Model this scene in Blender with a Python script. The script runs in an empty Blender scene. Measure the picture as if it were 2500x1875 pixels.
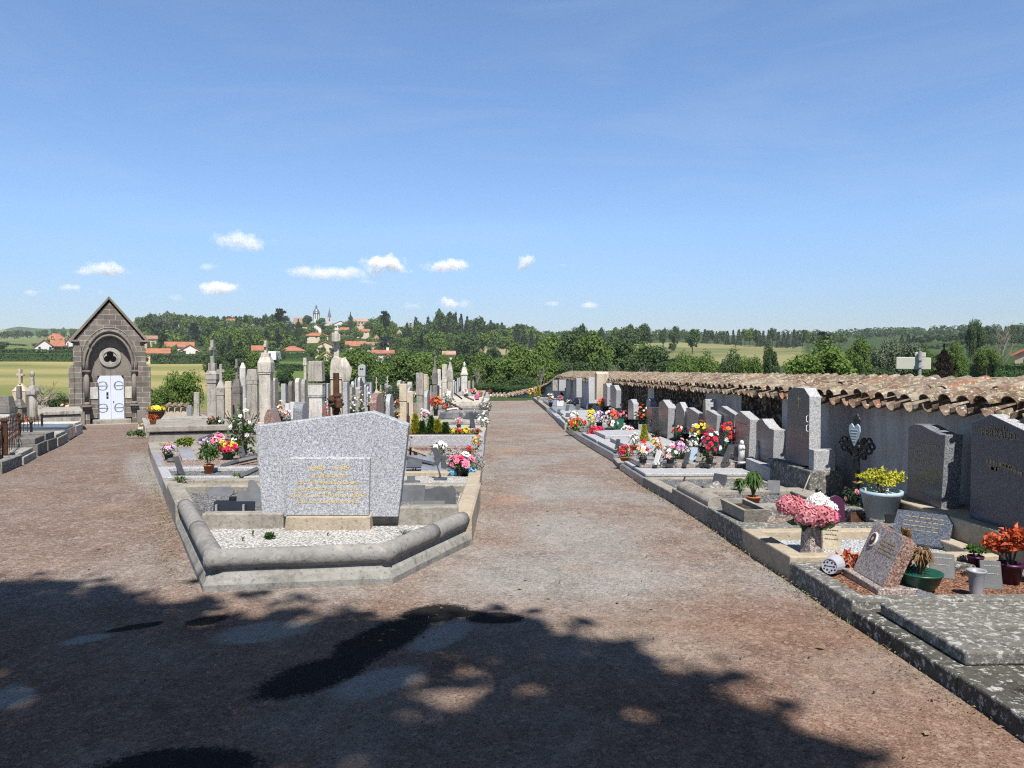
import bpy, math, random
from mathutils import Vector, Matrix, noise as mnoise
R=math.radians
rnd=random.Random(7)
sc=bpy.context.scene
col=sc.collection
F=1878.0; YAW=R(1.434); PITCH=R(2.2); CAM=Vector((0,0,1.6))
FW=Vector((math.sin(YAW)*math.cos(PITCH),math.cos(YAW)*math.cos(PITCH),-math.sin(PITCH)))
RT=Vector((math.cos(YAW),-math.sin(YAW),0)); UP=RT.cross(FW)
def ss(t):
    t=max(0.0,min(1.0,t)); return t*t*(3-2*t)
SL=0.0275
def H(x,y):
    return -SL*y-0.25*ss((-x-4)/8)*ss((y-8)/20)
# ---- pixel of the photograph (2500x1875) -> ray
def ray(p):
    return (FW+RT*((p[0]-1250)/F)+UP*((937.5-p[1])/F))
def gp(p,h=0.0):
    d=ray(p); t=5.0
    for _ in range(60):
        q=CAM+d*t
        g=H(q.x,q.y)+h
        t=t+(g-q.z)/(d.z+SL*d.y) if abs(d.z+SL*d.y)>1e-5 else t
        t=max(.5,min(t,400))
    return CAM+d*t
def onx(p,X):
    d=ray(p); return CAM+d*((X-CAM.x)/d.x)
def ony(p,Y):
    d=ray(p); return CAM+d*(Y/d.y)
def za(x,y): return (x/3.456,700+y/3.456)
def zb(x,y): return (440+x/5.027,750+y/5.027)
def zc(x,y): return (780+x/4.608,780+y/4.608)
def zd(x,y): return (1240+x/5.53,860+y/5.53)
def ze(x,y): return (1360+x/4.608,920+y/4.608)
def zf(x,y): return (1640+x/2.572,940+y/2.572)
def zg(x,y): return (1900+x/3.687,1100+y/3.687)
def zh(x,y): return (360+x/4.424,1000+y/4.424)
def zi(x,y): return (600+x/3.457,980+y/3.457)
def zj(x,y): return (900+x/6.32,950+y/6.32)
def zk(x,y): return (640+x/4.809,720+y/4.809)
def zl(x,y): return (960+x/2.989,720+y/2.989)
def zm(x,y): return (1640+x/2.572,740+y/2.572)
# ---- objects
def tag(o,label=None,cat=None,group=None,kind=None):
    if label: o['label']=label
    if cat: o['category']=cat
    if group: o['group']=group
    if kind: o['kind']=kind
    return o
def thing(name,label,cat,loc,rz=0,group=None):
    o=bpy.data.objects.new(name,None); col.objects.link(o)
    o.empty_display_size=.1
    o.location=loc; o.rotation_euler=(0,0,rz)
    return tag(o,label,cat,group)
class MB:
    def __init__(s): s.v=[];s.f=[];s.m=[];s.c=[];s.M=None;s.mi=0;s.tint=None
    def add(s,vs,fs):
        b=len(s.v)
        for q in vs:
            q=Vector(q)
            if s.M is not None: q=s.M@q
            s.v.append(q[:])
        for f in fs:
            s.f.append([b+i for i in f]); s.m.append(s.mi); s.c.append(s.tint)
        return s
    def box(s,x0,x1,y0,y1,z0,z1,tx=0,ty=0):
        # tx,ty: inward taper of the top
        return s.add([(x0,y0,z0),(x1,y0,z0),(x1,y1,z0),(x0,y1,z0),(x0+tx,y0+ty,z1),(x1-tx,y0+ty,z1),(x1-tx,y1-ty,z1),(x0+tx,y1-ty,z1)],
          [(3,2,1,0),(4,5,6,7),(0,1,5,4),(1,2,6,5),(2,3,7,6),(3,0,4,7)])
    def cbox(s,cx,cy,w,d,z0,z1,tx=0,ty=0): return s.box(cx-w/2,cx+w/2,cy-d/2,cy+d/2,z0,z1,tx,ty)
    def prism(s,poly,off):
        # poly: 3D points (planar), off: extrusion vector
        n=len(poly); off=Vector(off)
        P=[Vector(p) for p in poly]
        nn=Vector((0,0,0))
        for i in range(n): nn+=P[i].cross(P[(i+1)%n])
        if nn.dot(off)>0: P=P[::-1]
        return s.add(P+[p+off for p in P],[tuple(range(n)),tuple(range(2*n-1,n-1,-1))]+[(i,i+n,(i+1)%n+n,(i+1)%n) for i in range(n)])
    def lathe(s,prof,n=16,c=(0,0,0),close=True):
        vs=[];fs=[]
        for (r,z) in prof:
            for k in range(n):
                a=2*math.pi*k/n; vs.append((c[0]+r*math.cos(a),c[1]+r*math.sin(a),c[2]+z))
        for i in range(len(prof)-1):
            for k in range(n):
                k2=(k+1)%n; fs.append((i*n+k,i*n+k2,(i+1)*n+k2,(i+1)*n+k))
        if close:
            fs.append(tuple(range(n-1,-1,-1))); fs.append(tuple((len(prof)-1)*n+k for k in range(n)))
        return s.add(vs,fs)
    def tube(s,pts,r,n=6,r1=None):
        P=[Vector(p) for p in pts]; vs=[];fs=[]
        for i,p in enumerate(P):
            d=(P[min(i+1,len(P)-1)]-P[max(i-1,0)]).normalized()
            a=d.orthogonal().normalized() if abs(d.z)>.9 else d.cross(Vector((0,0,1))).normalized()
            b=d.cross(a)
            rr=r if r1 is None else r+(r1-r)*i/(len(P)-1)
            for k in range(n):
                t=2*math.pi*k/n; vs.append(p+a*(rr*math.cos(t))+b*(rr*math.sin(t)))
        for i in range(len(P)-1):
            for k in range(n):
                k2=(k+1)%n; fs.append((i*n+k,i*n+k2,(i+1)*n+k2,(i+1)*n+k))
        fs.append(tuple(range(n-1,-1,-1))); fs.append(tuple((len(P)-1)*n+k for k in range(n)))
        return s.add(vs,fs)
    def blob(s,c,r,n=10,m=7,amp=.15,sd=0):
        vs=[];fs=[];c=Vector(c)
        r=Vector(r) if hasattr(r,'__len__') else Vector((r,r,r))
        for i in range(m+1):
            for k in range(n):
                th=math.pi*i/m; ph=2*math.pi*k/n
                d=Vector((math.sin(th)*math.cos(ph),math.sin(th)*math.sin(ph),math.cos(th)))
                q=1+amp*mnoise.noise(d*2.1+Vector((sd,sd*2,0)))*2
                vs.append(c+Vector((d.x*r.x,d.y*r.y,d.z*r.z))*q)
        for i in range(m):
            for k in range(n):
                k2=(k+1)%n; fs.append((i*n+k,(i+1)*n+k,(i+1)*n+k2,i*n+k2))
        return s.add(vs,fs)
    def build(s,name,mats,parent=None,origin=None,bevel=0,smooth=False,loc=None,attr=False):
        me=bpy.data.meshes.new(name)
        vs=s.v
        if origin is not None:
            o=Vector(origin); vs=[(a[0]-o.x,a[1]-o.y,a[2]-o.z) for a in vs]
        me.from_pydata(vs,[],s.f)
        if not isinstance(mats,(list,tuple)): mats=[mats]
        for m in mats: me.materials.append(m)
        if len(mats)>1: me.polygons.foreach_set('material_index',s.m)
        if smooth: me.polygons.foreach_set('use_smooth',[True]*len(me.polygons))
        if attr:
            at=me.attributes.new('tint','FLOAT','FACE'); at.data.foreach_set('value',[(c if c is not None else .5) for c in s.c])
        me.validate(); me.update()
        o=bpy.data.objects.new(name,me); col.objects.link(o)
        if parent is not None: o.parent=parent
        if loc is not None: o.location=loc
        elif origin is not None and parent is None: o.location=origin
        if bevel:
            b=o.modifiers.new('bev','BEVEL'); b.width=bevel; b.segments=2; b.limit_method='ANGLE'; b.angle_limit=R(35)
        return o
def copy_tree(o,parent=None):
    c=o.copy(); col.objects.link(c)
    if parent is not None: c.parent=parent
    for ch in list(o.children): copy_tree(ch,c)
    return c
# ---- materials
class NT:
    def __init__(s,name):
        s.m=bpy.data.materials.new(name); s.m.use_nodes=True; s.t=s.m.node_tree; s.n=s.t.nodes; s.l=s.t.links
        s.b=s.n['Principled BSDF']; s.co=None; s.outn=s.n['Material Output']
    def new(s,ty,**k):
        x=s.n.new(ty)
        for a,b in k.items(): setattr(x,a,b)
        return x
    def put(s,sock,v):
        if isinstance(v,bpy.types.NodeSocket): s.l.new(v,sock)
        elif isinstance(v,(tuple,list)):
            sock.default_value=tuple(v)+((1,) if len(v)==3 and len(sock.default_value)==4 else ())
        else: sock.default_value=v
    def coord(s,world=False,rand=True):
        tc=s.new('ShaderNodeTexCoord').outputs['Object']
        if world: return s.new('ShaderNodeNewGeometry').outputs['Position']
        if rand:
            oi=s.new('ShaderNodeObjectInfo').outputs['Random']
            a=s.new('ShaderNodeVectorMath',operation='MULTIPLY_ADD')
            s.put(a.inputs[0],oi); a.inputs[1].default_value=(37,53,71); s.l.new(tc,a.inputs[2]); return a.outputs[0]
        return tc
    def mapv(s,v,scale):
        a=s.new('ShaderNodeVectorMath',operation='MULTIPLY'); s.put(a.inputs[0],v); a.inputs[1].default_value=scale; return a.outputs[0]
    def noise(s,v,scale,detail=3,rough=.55,dist=0):
        a=s.new('ShaderNodeTexNoise'); s.put(a.inputs['Vector'],v); a.inputs['Scale'].default_value=scale; a.inputs['Detail'].default_value=detail; a.inputs['Roughness'].default_value=rough; a.inputs['Distortion'].default_value=dist; return a.outputs['Fac']
    def vor(s,v,scale,out='Distance',feature='F1',rnd=1):
        a=s.new('ShaderNodeTexVoronoi',feature=feature); s.put(a.inputs['Vector'],v); a.inputs['Scale'].default_value=scale; a.inputs['Randomness'].default_value=rnd; return a.outputs[out]
    def ramp(s,fac,st,interp='LINEAR'):
        a=s.new('ShaderNodeValToRGB'); cr=a.color_ramp; cr.interpolation=interp
        while len(cr.elements)<len(st): cr.elements.new(.5)
        for e,(p,c) in zip(cr.elements,st):
            e.position=p
            if not hasattr(c,'__len__'): c=(c,c,c)
            e.color=tuple(c)+(1,)
        s.put(a.inputs[0],fac); return a.outputs[0]
    def mix(s,fac,a,b,mode='MIX'):
        x=s.new('ShaderNodeMix',data_type='RGBA',blend_type=mode); s.put(x.inputs[0],fac); s.put(x.inputs[6],a); s.put(x.inputs[7],b); return x.outputs[2]
    def math(s,op,a,b=0.0,clamp=False):
        x=s.new('ShaderNodeMath',operation=op,use_clamp=clamp); s.put(x.inputs[0],a); s.put(x.inputs[1],b); return x.outputs[0]
    def sep(s,v):
        x=s.new('ShaderNodeSeparateXYZ'); s.put(x.inputs[0],v); return x.outputs
    def attr(s,name):
        return s.new('ShaderNodeAttribute',attribute_name=name).outputs
    def bump(s,h,strength=.4,dist=.01):
        x=s.new('ShaderNodeBump'); x.inputs['Strength'].default_value=strength; x.inputs['Distance'].default_value=dist; s.put(x.inputs['Height'],h); s.l.new(x.outputs[0],s.b.inputs['Normal'])
    def fin(s,c,rough=.8,spec=.3,metal=0):
        s.put(s.b.inputs['Base Color'],c); s.put(s.b.inputs['Roughness'],rough); s.b.inputs['Specular IOR Level'].default_value=spec; s.b.inputs['Metallic'].default_value=metal
        return s.m
def granite(name,cols,scale=90,rough=.25,spec=.5):
    t=NT(name); v=t.coord()
    a=t.sep(t.vor(v,scale,'Color'))[0]
    a2=t.noise(v,scale*.35,2,.6)
    a=t.math('ADD',t.math('MULTIPLY',a,.62),t.math('MULTIPLY',a2,.5))
    c=t.ramp(a,[(.12,cols[0]),(.42,cols[1]),(.62,cols[2]),(.9,cols[3])])
    big=t.noise(v,1.6,3,.6)
    c=t.mix(t.ramp(big,[(.35,0),(.75,.28)]),c,tuple(x*.62 for x in cols[1]))
    c=t.mix(1.0,c,(.74,.74,.74),'MULTIPLY')
    return t.fin(c,t.ramp(big,[(.3,rough),(.8,min(1,rough+.2))]),spec)
def weather(name,base,dark,lich=(.62,.6,.52),amt=.5,streak=.5,scale=1.0,rough=.9,orange=0,cov=0):
    t=NT(name); v=t.coord()
    n1=t.noise(v,2.2*scale,5,.65); n2=t.noise(v,22*scale,4,.7)
    st=t.noise(t.mapv(v,(7,7,.7)),1.0*scale,4,.6)
    f=t.math('ADD',t.math('MULTIPLY',n1,.55),t.math('MULTIPLY',n2,.45))
    c=t.ramp(f,[(.3,dark),(.5,base),(.72,tuple(min(1,x*1.25) for x in base))])
    c=t.mix(t.math('MULTIPLY',t.ramp(st,[(.5,0),(.7,1)]),streak),c,tuple(x*.55 for x in dark))
    l=t.noise(v,9*scale,6,.75,.4)
    c=t.mix(t.math('MULTIPLY',t.ramp(l,[(.56-cov,0),(.64-cov,1)]),amt),c,lich)
    l2=t.noise(v,31*scale,3,.6)
    c=t.mix(t.math('MULTIPLY',t.ramp(l2,[(.6,0),(.68,1)]),.5),c,tuple(x*.4 for x in dark))
    if orange: 
        o=t.noise(v,1.1,4,.6)
        c=t.mix(t.ramp(o,[(.66,0),(.7,orange)]),c,(.42,.2,.04))
    t.bump(t.math('ADD',n2,l),.55,.012)
    return t.fin(t.mix(1.0,c,(.74,.74,.74),'MULTIPLY'),rough,.25)
def plain(name,c,rough=.6,spec=.4,var=.15,scale=6,metal=0,bump=0):
    t=NT(name); v=t.coord(); n=t.noise(v,scale,4,.6)
    c=tuple(x*.8 for x in c)
    cc=t.mix(t.ramp(n,[(.3,0),(.7,1)]),tuple(x*(1-var) for x in c),tuple(min(1,x*(1+var)) for x in c))
    if bump: t.bump(t.noise(v,scale*6,3),bump,.005)
    return t.fin(cc,rough,spec,metal)
def leafmat(name,c,c2,trans=.3,rough=.6):
    t=NT(name)
    oi=t.new('ShaderNodeObjectInfo').outputs['Random']
    tn=t.attr('tint')['Fac']
    f=t.math('ADD',t.math('MULTIPLY',tn,.7),t.math('MULTIPLY',oi,.3))
    c=t.mix(f,tuple(x*.82 for x in c),tuple(x*.82 for x in c2))
    t.fin(c,rough,.25)
    tr=t.new('ShaderNodeBsdfTranslucent'); t.put(tr.inputs[0],c)
    mx=t.new('ShaderNodeMixShader'); mx.inputs[0].default_value=trans
    t.l.new(t.b.outputs[0],mx.inputs[1]); t.l.new(tr.outputs[0],mx.inputs[2]); t.l.new(mx.outputs[0],t.outn.inputs['Surface'])
    return t.m
def gravel(name,cols,scale=55,bump=.9,dist=.02):
    t=NT(name); v=t.coord(rand=False)
    cc=t.sep(t.vor(v,scale,'Color'))[0]; d=t.vor(v,scale,'Distance')
    c=t.ramp(cc,[(0,cols[0]),(.4,cols[1]),(.75,cols[2]),(1,cols[3])])
    c=t.mix(t.ramp(d,[(.3,0),(.75,1)]),c,tuple(x*.45 for x in cols[0]))
    n=t.noise(v,3,4,.6); c=t.mix(t.ramp(n,[(.45,0),(.8,.35)]),c,tuple(x*.7 for x in cols[0]))
    t.bump(t.math('SUBTRACT',1.0,d),bump,dist)
    return t.fin(t.mix(1.0,c,(.76,.76,.76),'MULTIPLY'),.85,.25)
M={}
M['gr_light']=granite('granite_light',[(.13,.14,.16),(.31,.325,.36),(.45,.465,.5),(.66,.67,.69)],125,.5,.35)
M['gr_grey']=granite('granite_grey',[(.07,.075,.085),(.17,.18,.2),(.27,.28,.305),(.44,.45,.47)],130,.22,.5)
M['gr_mid']=granite('granite_mid',[(.045,.05,.06),(.09,.098,.118),(.135,.146,.172),(.25,.262,.285)],150,.18,.5)
M['gr_blue']=granite('granite_blue',[(.03,.037,.052),(.065,.078,.105),(.1,.116,.15),(.2,.22,.255)],150,.16,.5)
M['gr_dark']=granite('granite_dark',[(.012,.013,.016),(.03,.032,.038),(.055,.058,.065),(.14,.14,.15)],120,.15,.5)
M['gr_red']=granite('granite_red',[(.06,.035,.03),(.2,.1,.08),(.33,.2,.165),(.5,.42,.38)],100,.2,.5)
M['gr_pink']=granite('granite_pink',[(.07,.055,.05),(.24,.195,.18),(.4,.34,.31),(.6,.56,.53)],110,.22,.5)
M['gr_side']=granite('granite_sawn',[(.17,.175,.185),(.33,.34,.36),(.46,.47,.49),(.66,.66,.67)],130,.6,.3)
M['st_pale']=weather('stone_pale',(.58,.54,.47),(.24,.22,.19),(.75,.73,.67),.5,.5,1.4)
M['st_grey']=weather('stone_grey',(.4,.375,.335),(.13,.122,.11),(.66,.64,.58),.55,.65,1.4)
M['st_dark']=weather('stone_dark',(.2,.187,.17),(.075,.07,.064),(.42,.41,.37),.4,.5)
M['st_cream']=weather('stone_cream',(.58,.5,.38),(.36,.3,.22),(.66,.63,.55),.25,.25)
M['st_white']=weather('stone_white',(.62,.6,.56),(.36,.34,.31),(.3,.29,.27),.4,.4)
M['conc']=weather('concrete_old',(.33,.305,.265),(.15,.14,.12),(.5,.5,.44),.4,.35)
M['conc_tan']=weather('concrete_tan',(.44,.375,.285),(.27,.23,.175),(.5,.46,.4),.2,.2)
M['conc_moss']=weather('concrete_lichen',(.17,.165,.15),(.035,.034,.03),(.56,.56,.54),.75,.25,2.6,cov=.045)
M['conc_black']=weather('concrete_mossy',(.085,.083,.07),(.02,.02,.018),(.6,.6,.57),.8,.3,2.2,cov=.03)
M['kerb_roll']=weather('kerb_stone',(.27,.262,.25),(.14,.135,.128),(.5,.48,.4),.35,.3,.8)
M['kerb_plinth']=weather('kerb_plinth',(.27,.265,.245),(.12,.117,.1),(.46,.45,.4),.4,.5,1.2)
M['chapel']=weather('chapel_stone',(.17,.145,.12),(.085,.072,.06),(.3,.28,.24),.2,.5,.7,.92)
M['gv_white']=gravel('white_gravel',[(.48,.47,.455),(.67,.66,.635),(.8,.79,.77),(.9,.89,.87)],48)
M['gv_blue']=gravel('bluish_white_gravel',[(.5,.53,.58),(.68,.71,.76),(.82,.85,.89),(.94,.95,.97)],52)
M['gv_grey']=gravel('grey_gravel',[(.1,.1,.105),(.24,.24,.25),(.4,.4,.41),(.6,.6,.6)],52)
M['gv_red']=gravel('red_gravel',[(.2,.085,.045),(.36,.17,.1),(.48,.27,.18),(.6,.42,.32)],60)
M['gv_pink']=gravel('pinkish_gravel',[(.26,.16,.12),(.45,.32,.26),(.6,.48,.41),(.75,.66,.6)],52)
M['soil']=gravel('dark_soil',[(.05,.035,.025),(.09,.065,.045),(.14,.1,.07),(.2,.15,.1)],40)
M['slate']=plain('slate',(.075,.08,.088),.55,.4,.25,9,0,.2)
M['slate_l']=plain('slate_pale',(.105,.112,.125),.6,.35,.25,9,0,.2)
M['black']=plain('black_polish',(.02,.022,.026),.2,.5,.2)
M['iron']=plain('black_iron',(.012,.012,.013),.45,.5,.3,20)
M['rust']=plain('rusty_iron',(.075,.035,.022),.85,.2,.45,25,0,.4)
M['terra']=plain('terracotta',(.44,.15,.07),.75,.3,.12,8)
M['p_black']=plain('plastic_black',(.018,.018,.02),.45,.4)
M['p_blue']=plain('plastic_blue_grey',(.36,.47,.55),.5,.4,.06)
M['p_green']=plain('plastic_green',(.012,.085,.05),.4,.45,.1)
M['p_grey']=plain('plastic_grey',(.3,.31,.34),.45,.4,.08)
M['p_white']=plain('plastic_white',(.66,.66,.66),.5,.4,.06)
M['p_lilac']=plain('plastic_lilac_grey',(.4,.41,.47),.5,.4,.06)
M['p_purple']=plain('plastic_purple',(.06,.012,.045),.4,.4,.1)
M['gold']=plain('gilt_letters',(.68,.5,.14),.4,.5,.15,30)
M['gilt_dim']=plain('worn_gilt',(.3,.23,.12),.5,.4,.3,30)
M['white']=plain('white_paint',(.78,.78,.78),.5,.4,.04)
M['door']=plain('white_door_paint',(.72,.76,.82),.5,.4,.05,12)
M['wood']=plain('rotten_wood',(.085,.045,.028),.9,.15,.5,14,0,.8)
M['bark']=plain('bark',(.1,.085,.068),.95,.1,.35,9,0,.6)
M['bark_pale']=plain('bare_branch',(.26,.235,.2),.95,.1,.3,9)
M['plastic_sign']=plain('sign_back',(.55,.55,.45),.5,.4,.05)
for k,c in dict(red=(.62,.02,.025),crimson=(.6,.02,.08),pink=(.75,.2,.33),rose=(.62,.14,.18),palepink=(.85,.5,.55),white=(.86,.85,.82),yellow=(.8,.6,.05),orange=(.8,.22,.03),purple=(.32,.12,.45),magenta=(.66,.1,.36),lilac=(.6,.42,.68),peach=(.85,.5,.3),coral=(.8,.12,.08),blue=(.16,.42,.6),silver=(.55,.55,.55),rusty=(.46,.085,.025),brown=(.2,.11,.06),dry=(.4,.36,.33)).items():
    M['f_'+k]=leafmat('petal_'+k,c,tuple(min(1,x*1.25+.02) for x in c),.25,.55)
M['f_rose']=leafmat('petal_dusky_rose',(.42,.09,.12),(.82,.4,.43),.25,.55)
M['lf']=leafmat('leaf_green',(.045,.105,.024),(.11,.2,.05),.35)
M['lf_dark']=leafmat('leaf_dark',(.024,.06,.026),(.055,.11,.042),.3)
M['lf_yel']=leafmat('leaf_yellow_green',(.32,.36,.03),(.62,.58,.06),.35)
M['lf_lime']=leafmat('leaf_lime',(.1,.17,.02),(.24,.3,.045),.3)
M['lf_grey']=leafmat('leaf_grey_green',(.12,.15,.1),(.26,.3,.22),.3)
M['lf_dry']=leafmat('leaf_dry',(.16,.09,.045),(.3,.19,.09),.25)
M['t_mid']=leafmat('crown_mid',(.1,.17,.036),(.2,.3,.075),.42)
M['t_dark']=leafmat('crown_dark',(.05,.098,.036),(.105,.17,.058),.4)
M['t_light']=leafmat('crown_light',(.11,.19,.035),(.22,.32,.07),.45)
M['t_grey']=leafmat('crown_grey',(.12,.165,.095),(.25,.3,.2),.4)
M['t_con']=leafmat('crown_conifer',(.024,.05,.032),(.05,.085,.048),.25)
M['t_blue']=leafmat('crown_cedar',(.05,.085,.07),(.1,.14,.115),.25)
M['t_purple']=leafmat('crown_purple',(.022,.016,.014),(.06,.04,.034),.25)
M['t_yel']=leafmat('crown_yellow',(.16,.22,.07),(.28,.33,.13),.45)
M['hedge']=leafmat('hedge_leaf',(.04,.095,.022),(.09,.17,.045),.35)
M['grass']=leafmat('grass_blade',(.06,.1,.025),(.14,.19,.06),.3)
M['straw']=leafmat('straw_blade',(.3,.23,.1),(.5,.4,.2),.3)
M['litter']=leafmat('dry_litter',(.13,.085,.045),(.36,.27,.14),.1)
# ---------------- camera, sky, sun
cam=bpy.data.cameras.new('camera'); co=bpy.data.objects.new('camera',cam); col.objects.link(co); sc.camera=co
cam.sensor_fit='HORIZONTAL'; cam.angle=2*math.atan(1250/F); cam.clip_end=20000; cam.clip_start=.05
mw=Matrix.Identity(4)
for i in range(3): mw[i][0]=RT[i]; mw[i][1]=UP[i]; mw[i][2]=-FW[i]; mw[i][3]=CAM[i]
co.matrix_world=mw
SE=R(57); SA=R(12)   # sun elevation; sun stands behind the viewer, SA to the right
SUN=Vector((math.sin(SA)*math.cos(SE),-math.cos(SA)*math.cos(SE),math.sin(SE)))
sl=bpy.data.lights.new('sun','SUN'); so=bpy.data.objects.new('sun',sl); col.objects.link(so)
sl.energy=5.0; sl.angle=R(.53); sl.color=(1,.945,.87); so.rotation_euler=SUN.to_track_quat('Z','Y').to_euler(); so.location=(0,-20,40)
w=bpy.data.worlds.new('World'); sc.world=w; w.use_nodes=True
wt=w.node_tree; bg=wt.nodes['Background']
sky=wt.nodes.new('ShaderNodeTexSky'); sky.sky_type='NISHITA'; sky.sun_disc=False; sky.sun_elevation=SE
sky.sun_rotation=math.atan2(SUN.x,SUN.y)
sky.altitude=400; sky.air_density=1.0; sky.dust_density=.6; sky.ozone_density=2.0
tcw=wt.nodes.new('ShaderNodeTexCoord'); sw=wt.nodes.new('ShaderNodeSeparateXYZ'); wt.links.new(tcw.outputs['Generated'],sw.inputs[0])
rw_=wt.nodes.new('ShaderNodeValToRGB'); wt.links.new(sw.outputs[2],rw_.inputs[0]); e=rw_.color_ramp.elements
for _ in range(3): e.new(.5)
for el,(p_,c_) in zip(e,[(0,(.42,.475,.62)),(.06,(.5,.575,.75)),(.16,(.68,.785,.94)),(.42,(.78,.9,1.03)),(.62,(.27,.35,.41))]): el.position=p_; el.color=c_+(1,)
tn=wt.nodes.new('ShaderNodeMix'); tn.data_type='RGBA'; tn.blend_type='MULTIPLY'; tn.inputs[0].default_value=1
wt.links.new(sky.outputs[0],tn.inputs[6]); wt.links.new(rw_.outputs[0],tn.inputs[7]); mpw=wt.nodes.new('ShaderNodeMapping'); wt.links.new(tcw.outputs['Generated'],mpw.inputs[0]); mpw.inputs[2].default_value=(0,.25,.5); mpw.inputs[3].default_value=(2.0,3.5,13)
nw=wt.nodes.new('ShaderNodeTexNoise'); nw.inputs['Scale'].default_value=1.3; nw.inputs['Detail'].default_value=7; nw.inputs['Roughness'].default_value=.62; nw.inputs['Distortion'].default_value=.6; wt.links.new(mpw.outputs[0],nw.inputs['Vector'])
rc=wt.nodes.new('ShaderNodeMapRange'); rc.inputs[1].default_value=.47; rc.inputs[2].default_value=.85; rc.inputs[3].default_value=0; rc.inputs[4].default_value=.16; wt.links.new(nw.outputs['Fac'],rc.inputs[0])
mxw=wt.nodes.new('ShaderNodeMix'); mxw.data_type='RGBA'; wt.links.new(rc.outputs[0],mxw.inputs[0]); wt.links.new(tn.outputs[2],mxw.inputs[6]); mxw.inputs[7].default_value=(4.0,4.5,5.0,1)
wt.links.new(mxw.outputs[2],bg.inputs[0]); bg.inputs[1].default_value=.1
vs=sc.view_settings; vs.view_transform='Standard'; vs.look='None'; vs.exposure=.8; vs.gamma=1; vs.use_curve_mapping=False
sc.cycles.use_denoising=False; sc.cycles.filter_width=1.15; sc.cycles.max_bounces=6; sc.cycles.sample_clamp_indirect=3.0; sc.cycles.transparent_max_bounces=8; sc.cycles.volume_bounces=0
# ---------------- terrain
COLS=[(-900,[(70,1010),(150,935),(300,885),(500,850),(900,832),(2600,812)]),
(0,[(70,1012),(150,930),(300,882),(345,868),(500,850),(900,830),(2600,812)]),
(330,[(70,1012),(150,930),(300,882),(345,868),(480,850),(900,826),(2600,812)]),
(420,[(70,1012),(150,930),(300,882),(350,866),(430,835),(560,806),(900,812)]),
(560,[(75,1000),(150,935),(250,897),(300,882),(400,852),(500,822),(600,800),(1000,806)]),
(780,[(75,1000),(150,935),(250,897),(300,882),(400,846),(500,818),(600,792),(680,786),(1000,800)]),
(960,[(85,990),(150,935),(250,895),(320,872),(400,850),(500,832),(620,808),(1000,812)]),
(1080,[(85,990),(150,930),(250,890),(330,864),(420,842),(520,818),(1000,822)]),
(1300,[(85,990),(150,925),(250,888),(340,866),(430,848),(600,832),(1000,826)]),
(1650,[(60,985),(90,945),(150,905),(250,873),(380,846),(430,838),(700,826),(1000,818)]),
(1900,[(50,970),(90,935),(150,905),(300,866),(420,852),(600,835),(1000,820)]),
(2300,[(40,945),(60,930),(90,917),(150,893),(250,862),(450,838),(700,818),(1000,812)]),
(2600,[(40,945),(60,932),(90,917),(150,893),(250,862),(450,832),(700,810),(1000,806)]),
(3300,[(40,945),(60,932),(90,917),(150,893),(250,862),(450,832),(700,810),(1000,806)])]
def terr_profile(px):
    px=max(-900,min(3300,px))
    for (a,A),(b,B) in zip(COLS,COLS[1:]):
        if a<=px<=b:
            t=(px-a)/(b-a); return (A,B,t)
def pyz(py,d,px):
    # height of something at horizontal distance d that shows at row py
    r=ray((px,py)); return CAM.z+d*r.z/math.hypot(r.x,r.y)
def _int(A,d,px):
    if d<=A[0][0]: return None
    for (d0,y0),(d1,y1) in zip(A,A[1:]):
        if d<=d1:
            t=(d-d0)/(d1-d0); return y0+(y1-y0)*t
    return A[-1][1]
def az2px(az): # azimuth from +Y towards +X
    return 1250+F*math.tan(max(-1.2,min(1.2,az-YAW)))
def TZ(az,d):
    x=d*math.sin(az); y=d*math.cos(az)
    h0=H(x,y)-.08
    if abs(az)>R(75): 
        return h0 if d<60 else h0*60/d
    px=az2px(az); A,B,t=terr_profile(px)
    ys=[]
    def zat(P):
        if d<=P[0][0]:
            z1=pyz(P[0][1],P[0][0],px); d0=min(38,P[0][0]*.6) if px<500 or px>1500 else 62
            d0=min(d0,P[0][0]*.8)
            if d<=d0: return h0
            k=(d-d0)/(P[0][0]-d0); k=ss(k)
            return h0*(1-k)+z1*k
        return pyz(_int(P,d,px),d,px)
    return zat(A)*(1-t)+zat(B)*t
def tz(x,y): return TZ(math.atan2(x,y),math.hypot(x,y))
def tpix(px,d):
    # point on the terrain at horizontal distance d in the direction of photo column px
    r=ray((px,937)); k=d/math.hypot(r.x,r.y); x=r.x*k; y=r.y*k
    return Vector((x,y,TZ(math.atan2(x,y),d)))
def landcol(px,d,n):
    green=(.06,.098,.027); straw=(.42,.355,.15); dk=(.035,.065,.02); pale=(.36,.31,.17)
    if px<600 and 45<d<305:
        k=.62+.5*math.sin(d*.09+px*.004)+.9*n
        k=max(0,min(1,k)); 
        if d<100: k*=max(0,(d-62)/38)*.8
        return tuple(g*(1-k)+s*k for g,s in zip((.19,.215,.07),straw))
    if px<420 and d>420: 
        k=max(0,min(1,.4+2*n)); return tuple(g*(1-k)+s*k for g,s in zip((.1,.17,.05),(.22,.22,.1)))
    if 600<=px<760 and 120<d<290: return (.13,.2,.05)
    if 980<px<1330 and 335<d<440: return pale
    if 1540<px<1960 and 190<d<470:
        k=max(0,min(1,.75+1.2*n)); return tuple(g*(1-k)+s*k for g,s in zip(green,(.3,.28,.13)))
    if 2240<px and 75<d<96: return (.33,.31,.28)
    k=max(0,min(1,.35+1.5*n)); return tuple(g*(1-k)+s*k for g,s in zip(dk,green))
azs=[]
a=-180.0
while a<180:
    azs.append(a); a+= .4 if -42<=a<42 else (2 if -80<a<80 else 6)
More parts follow.
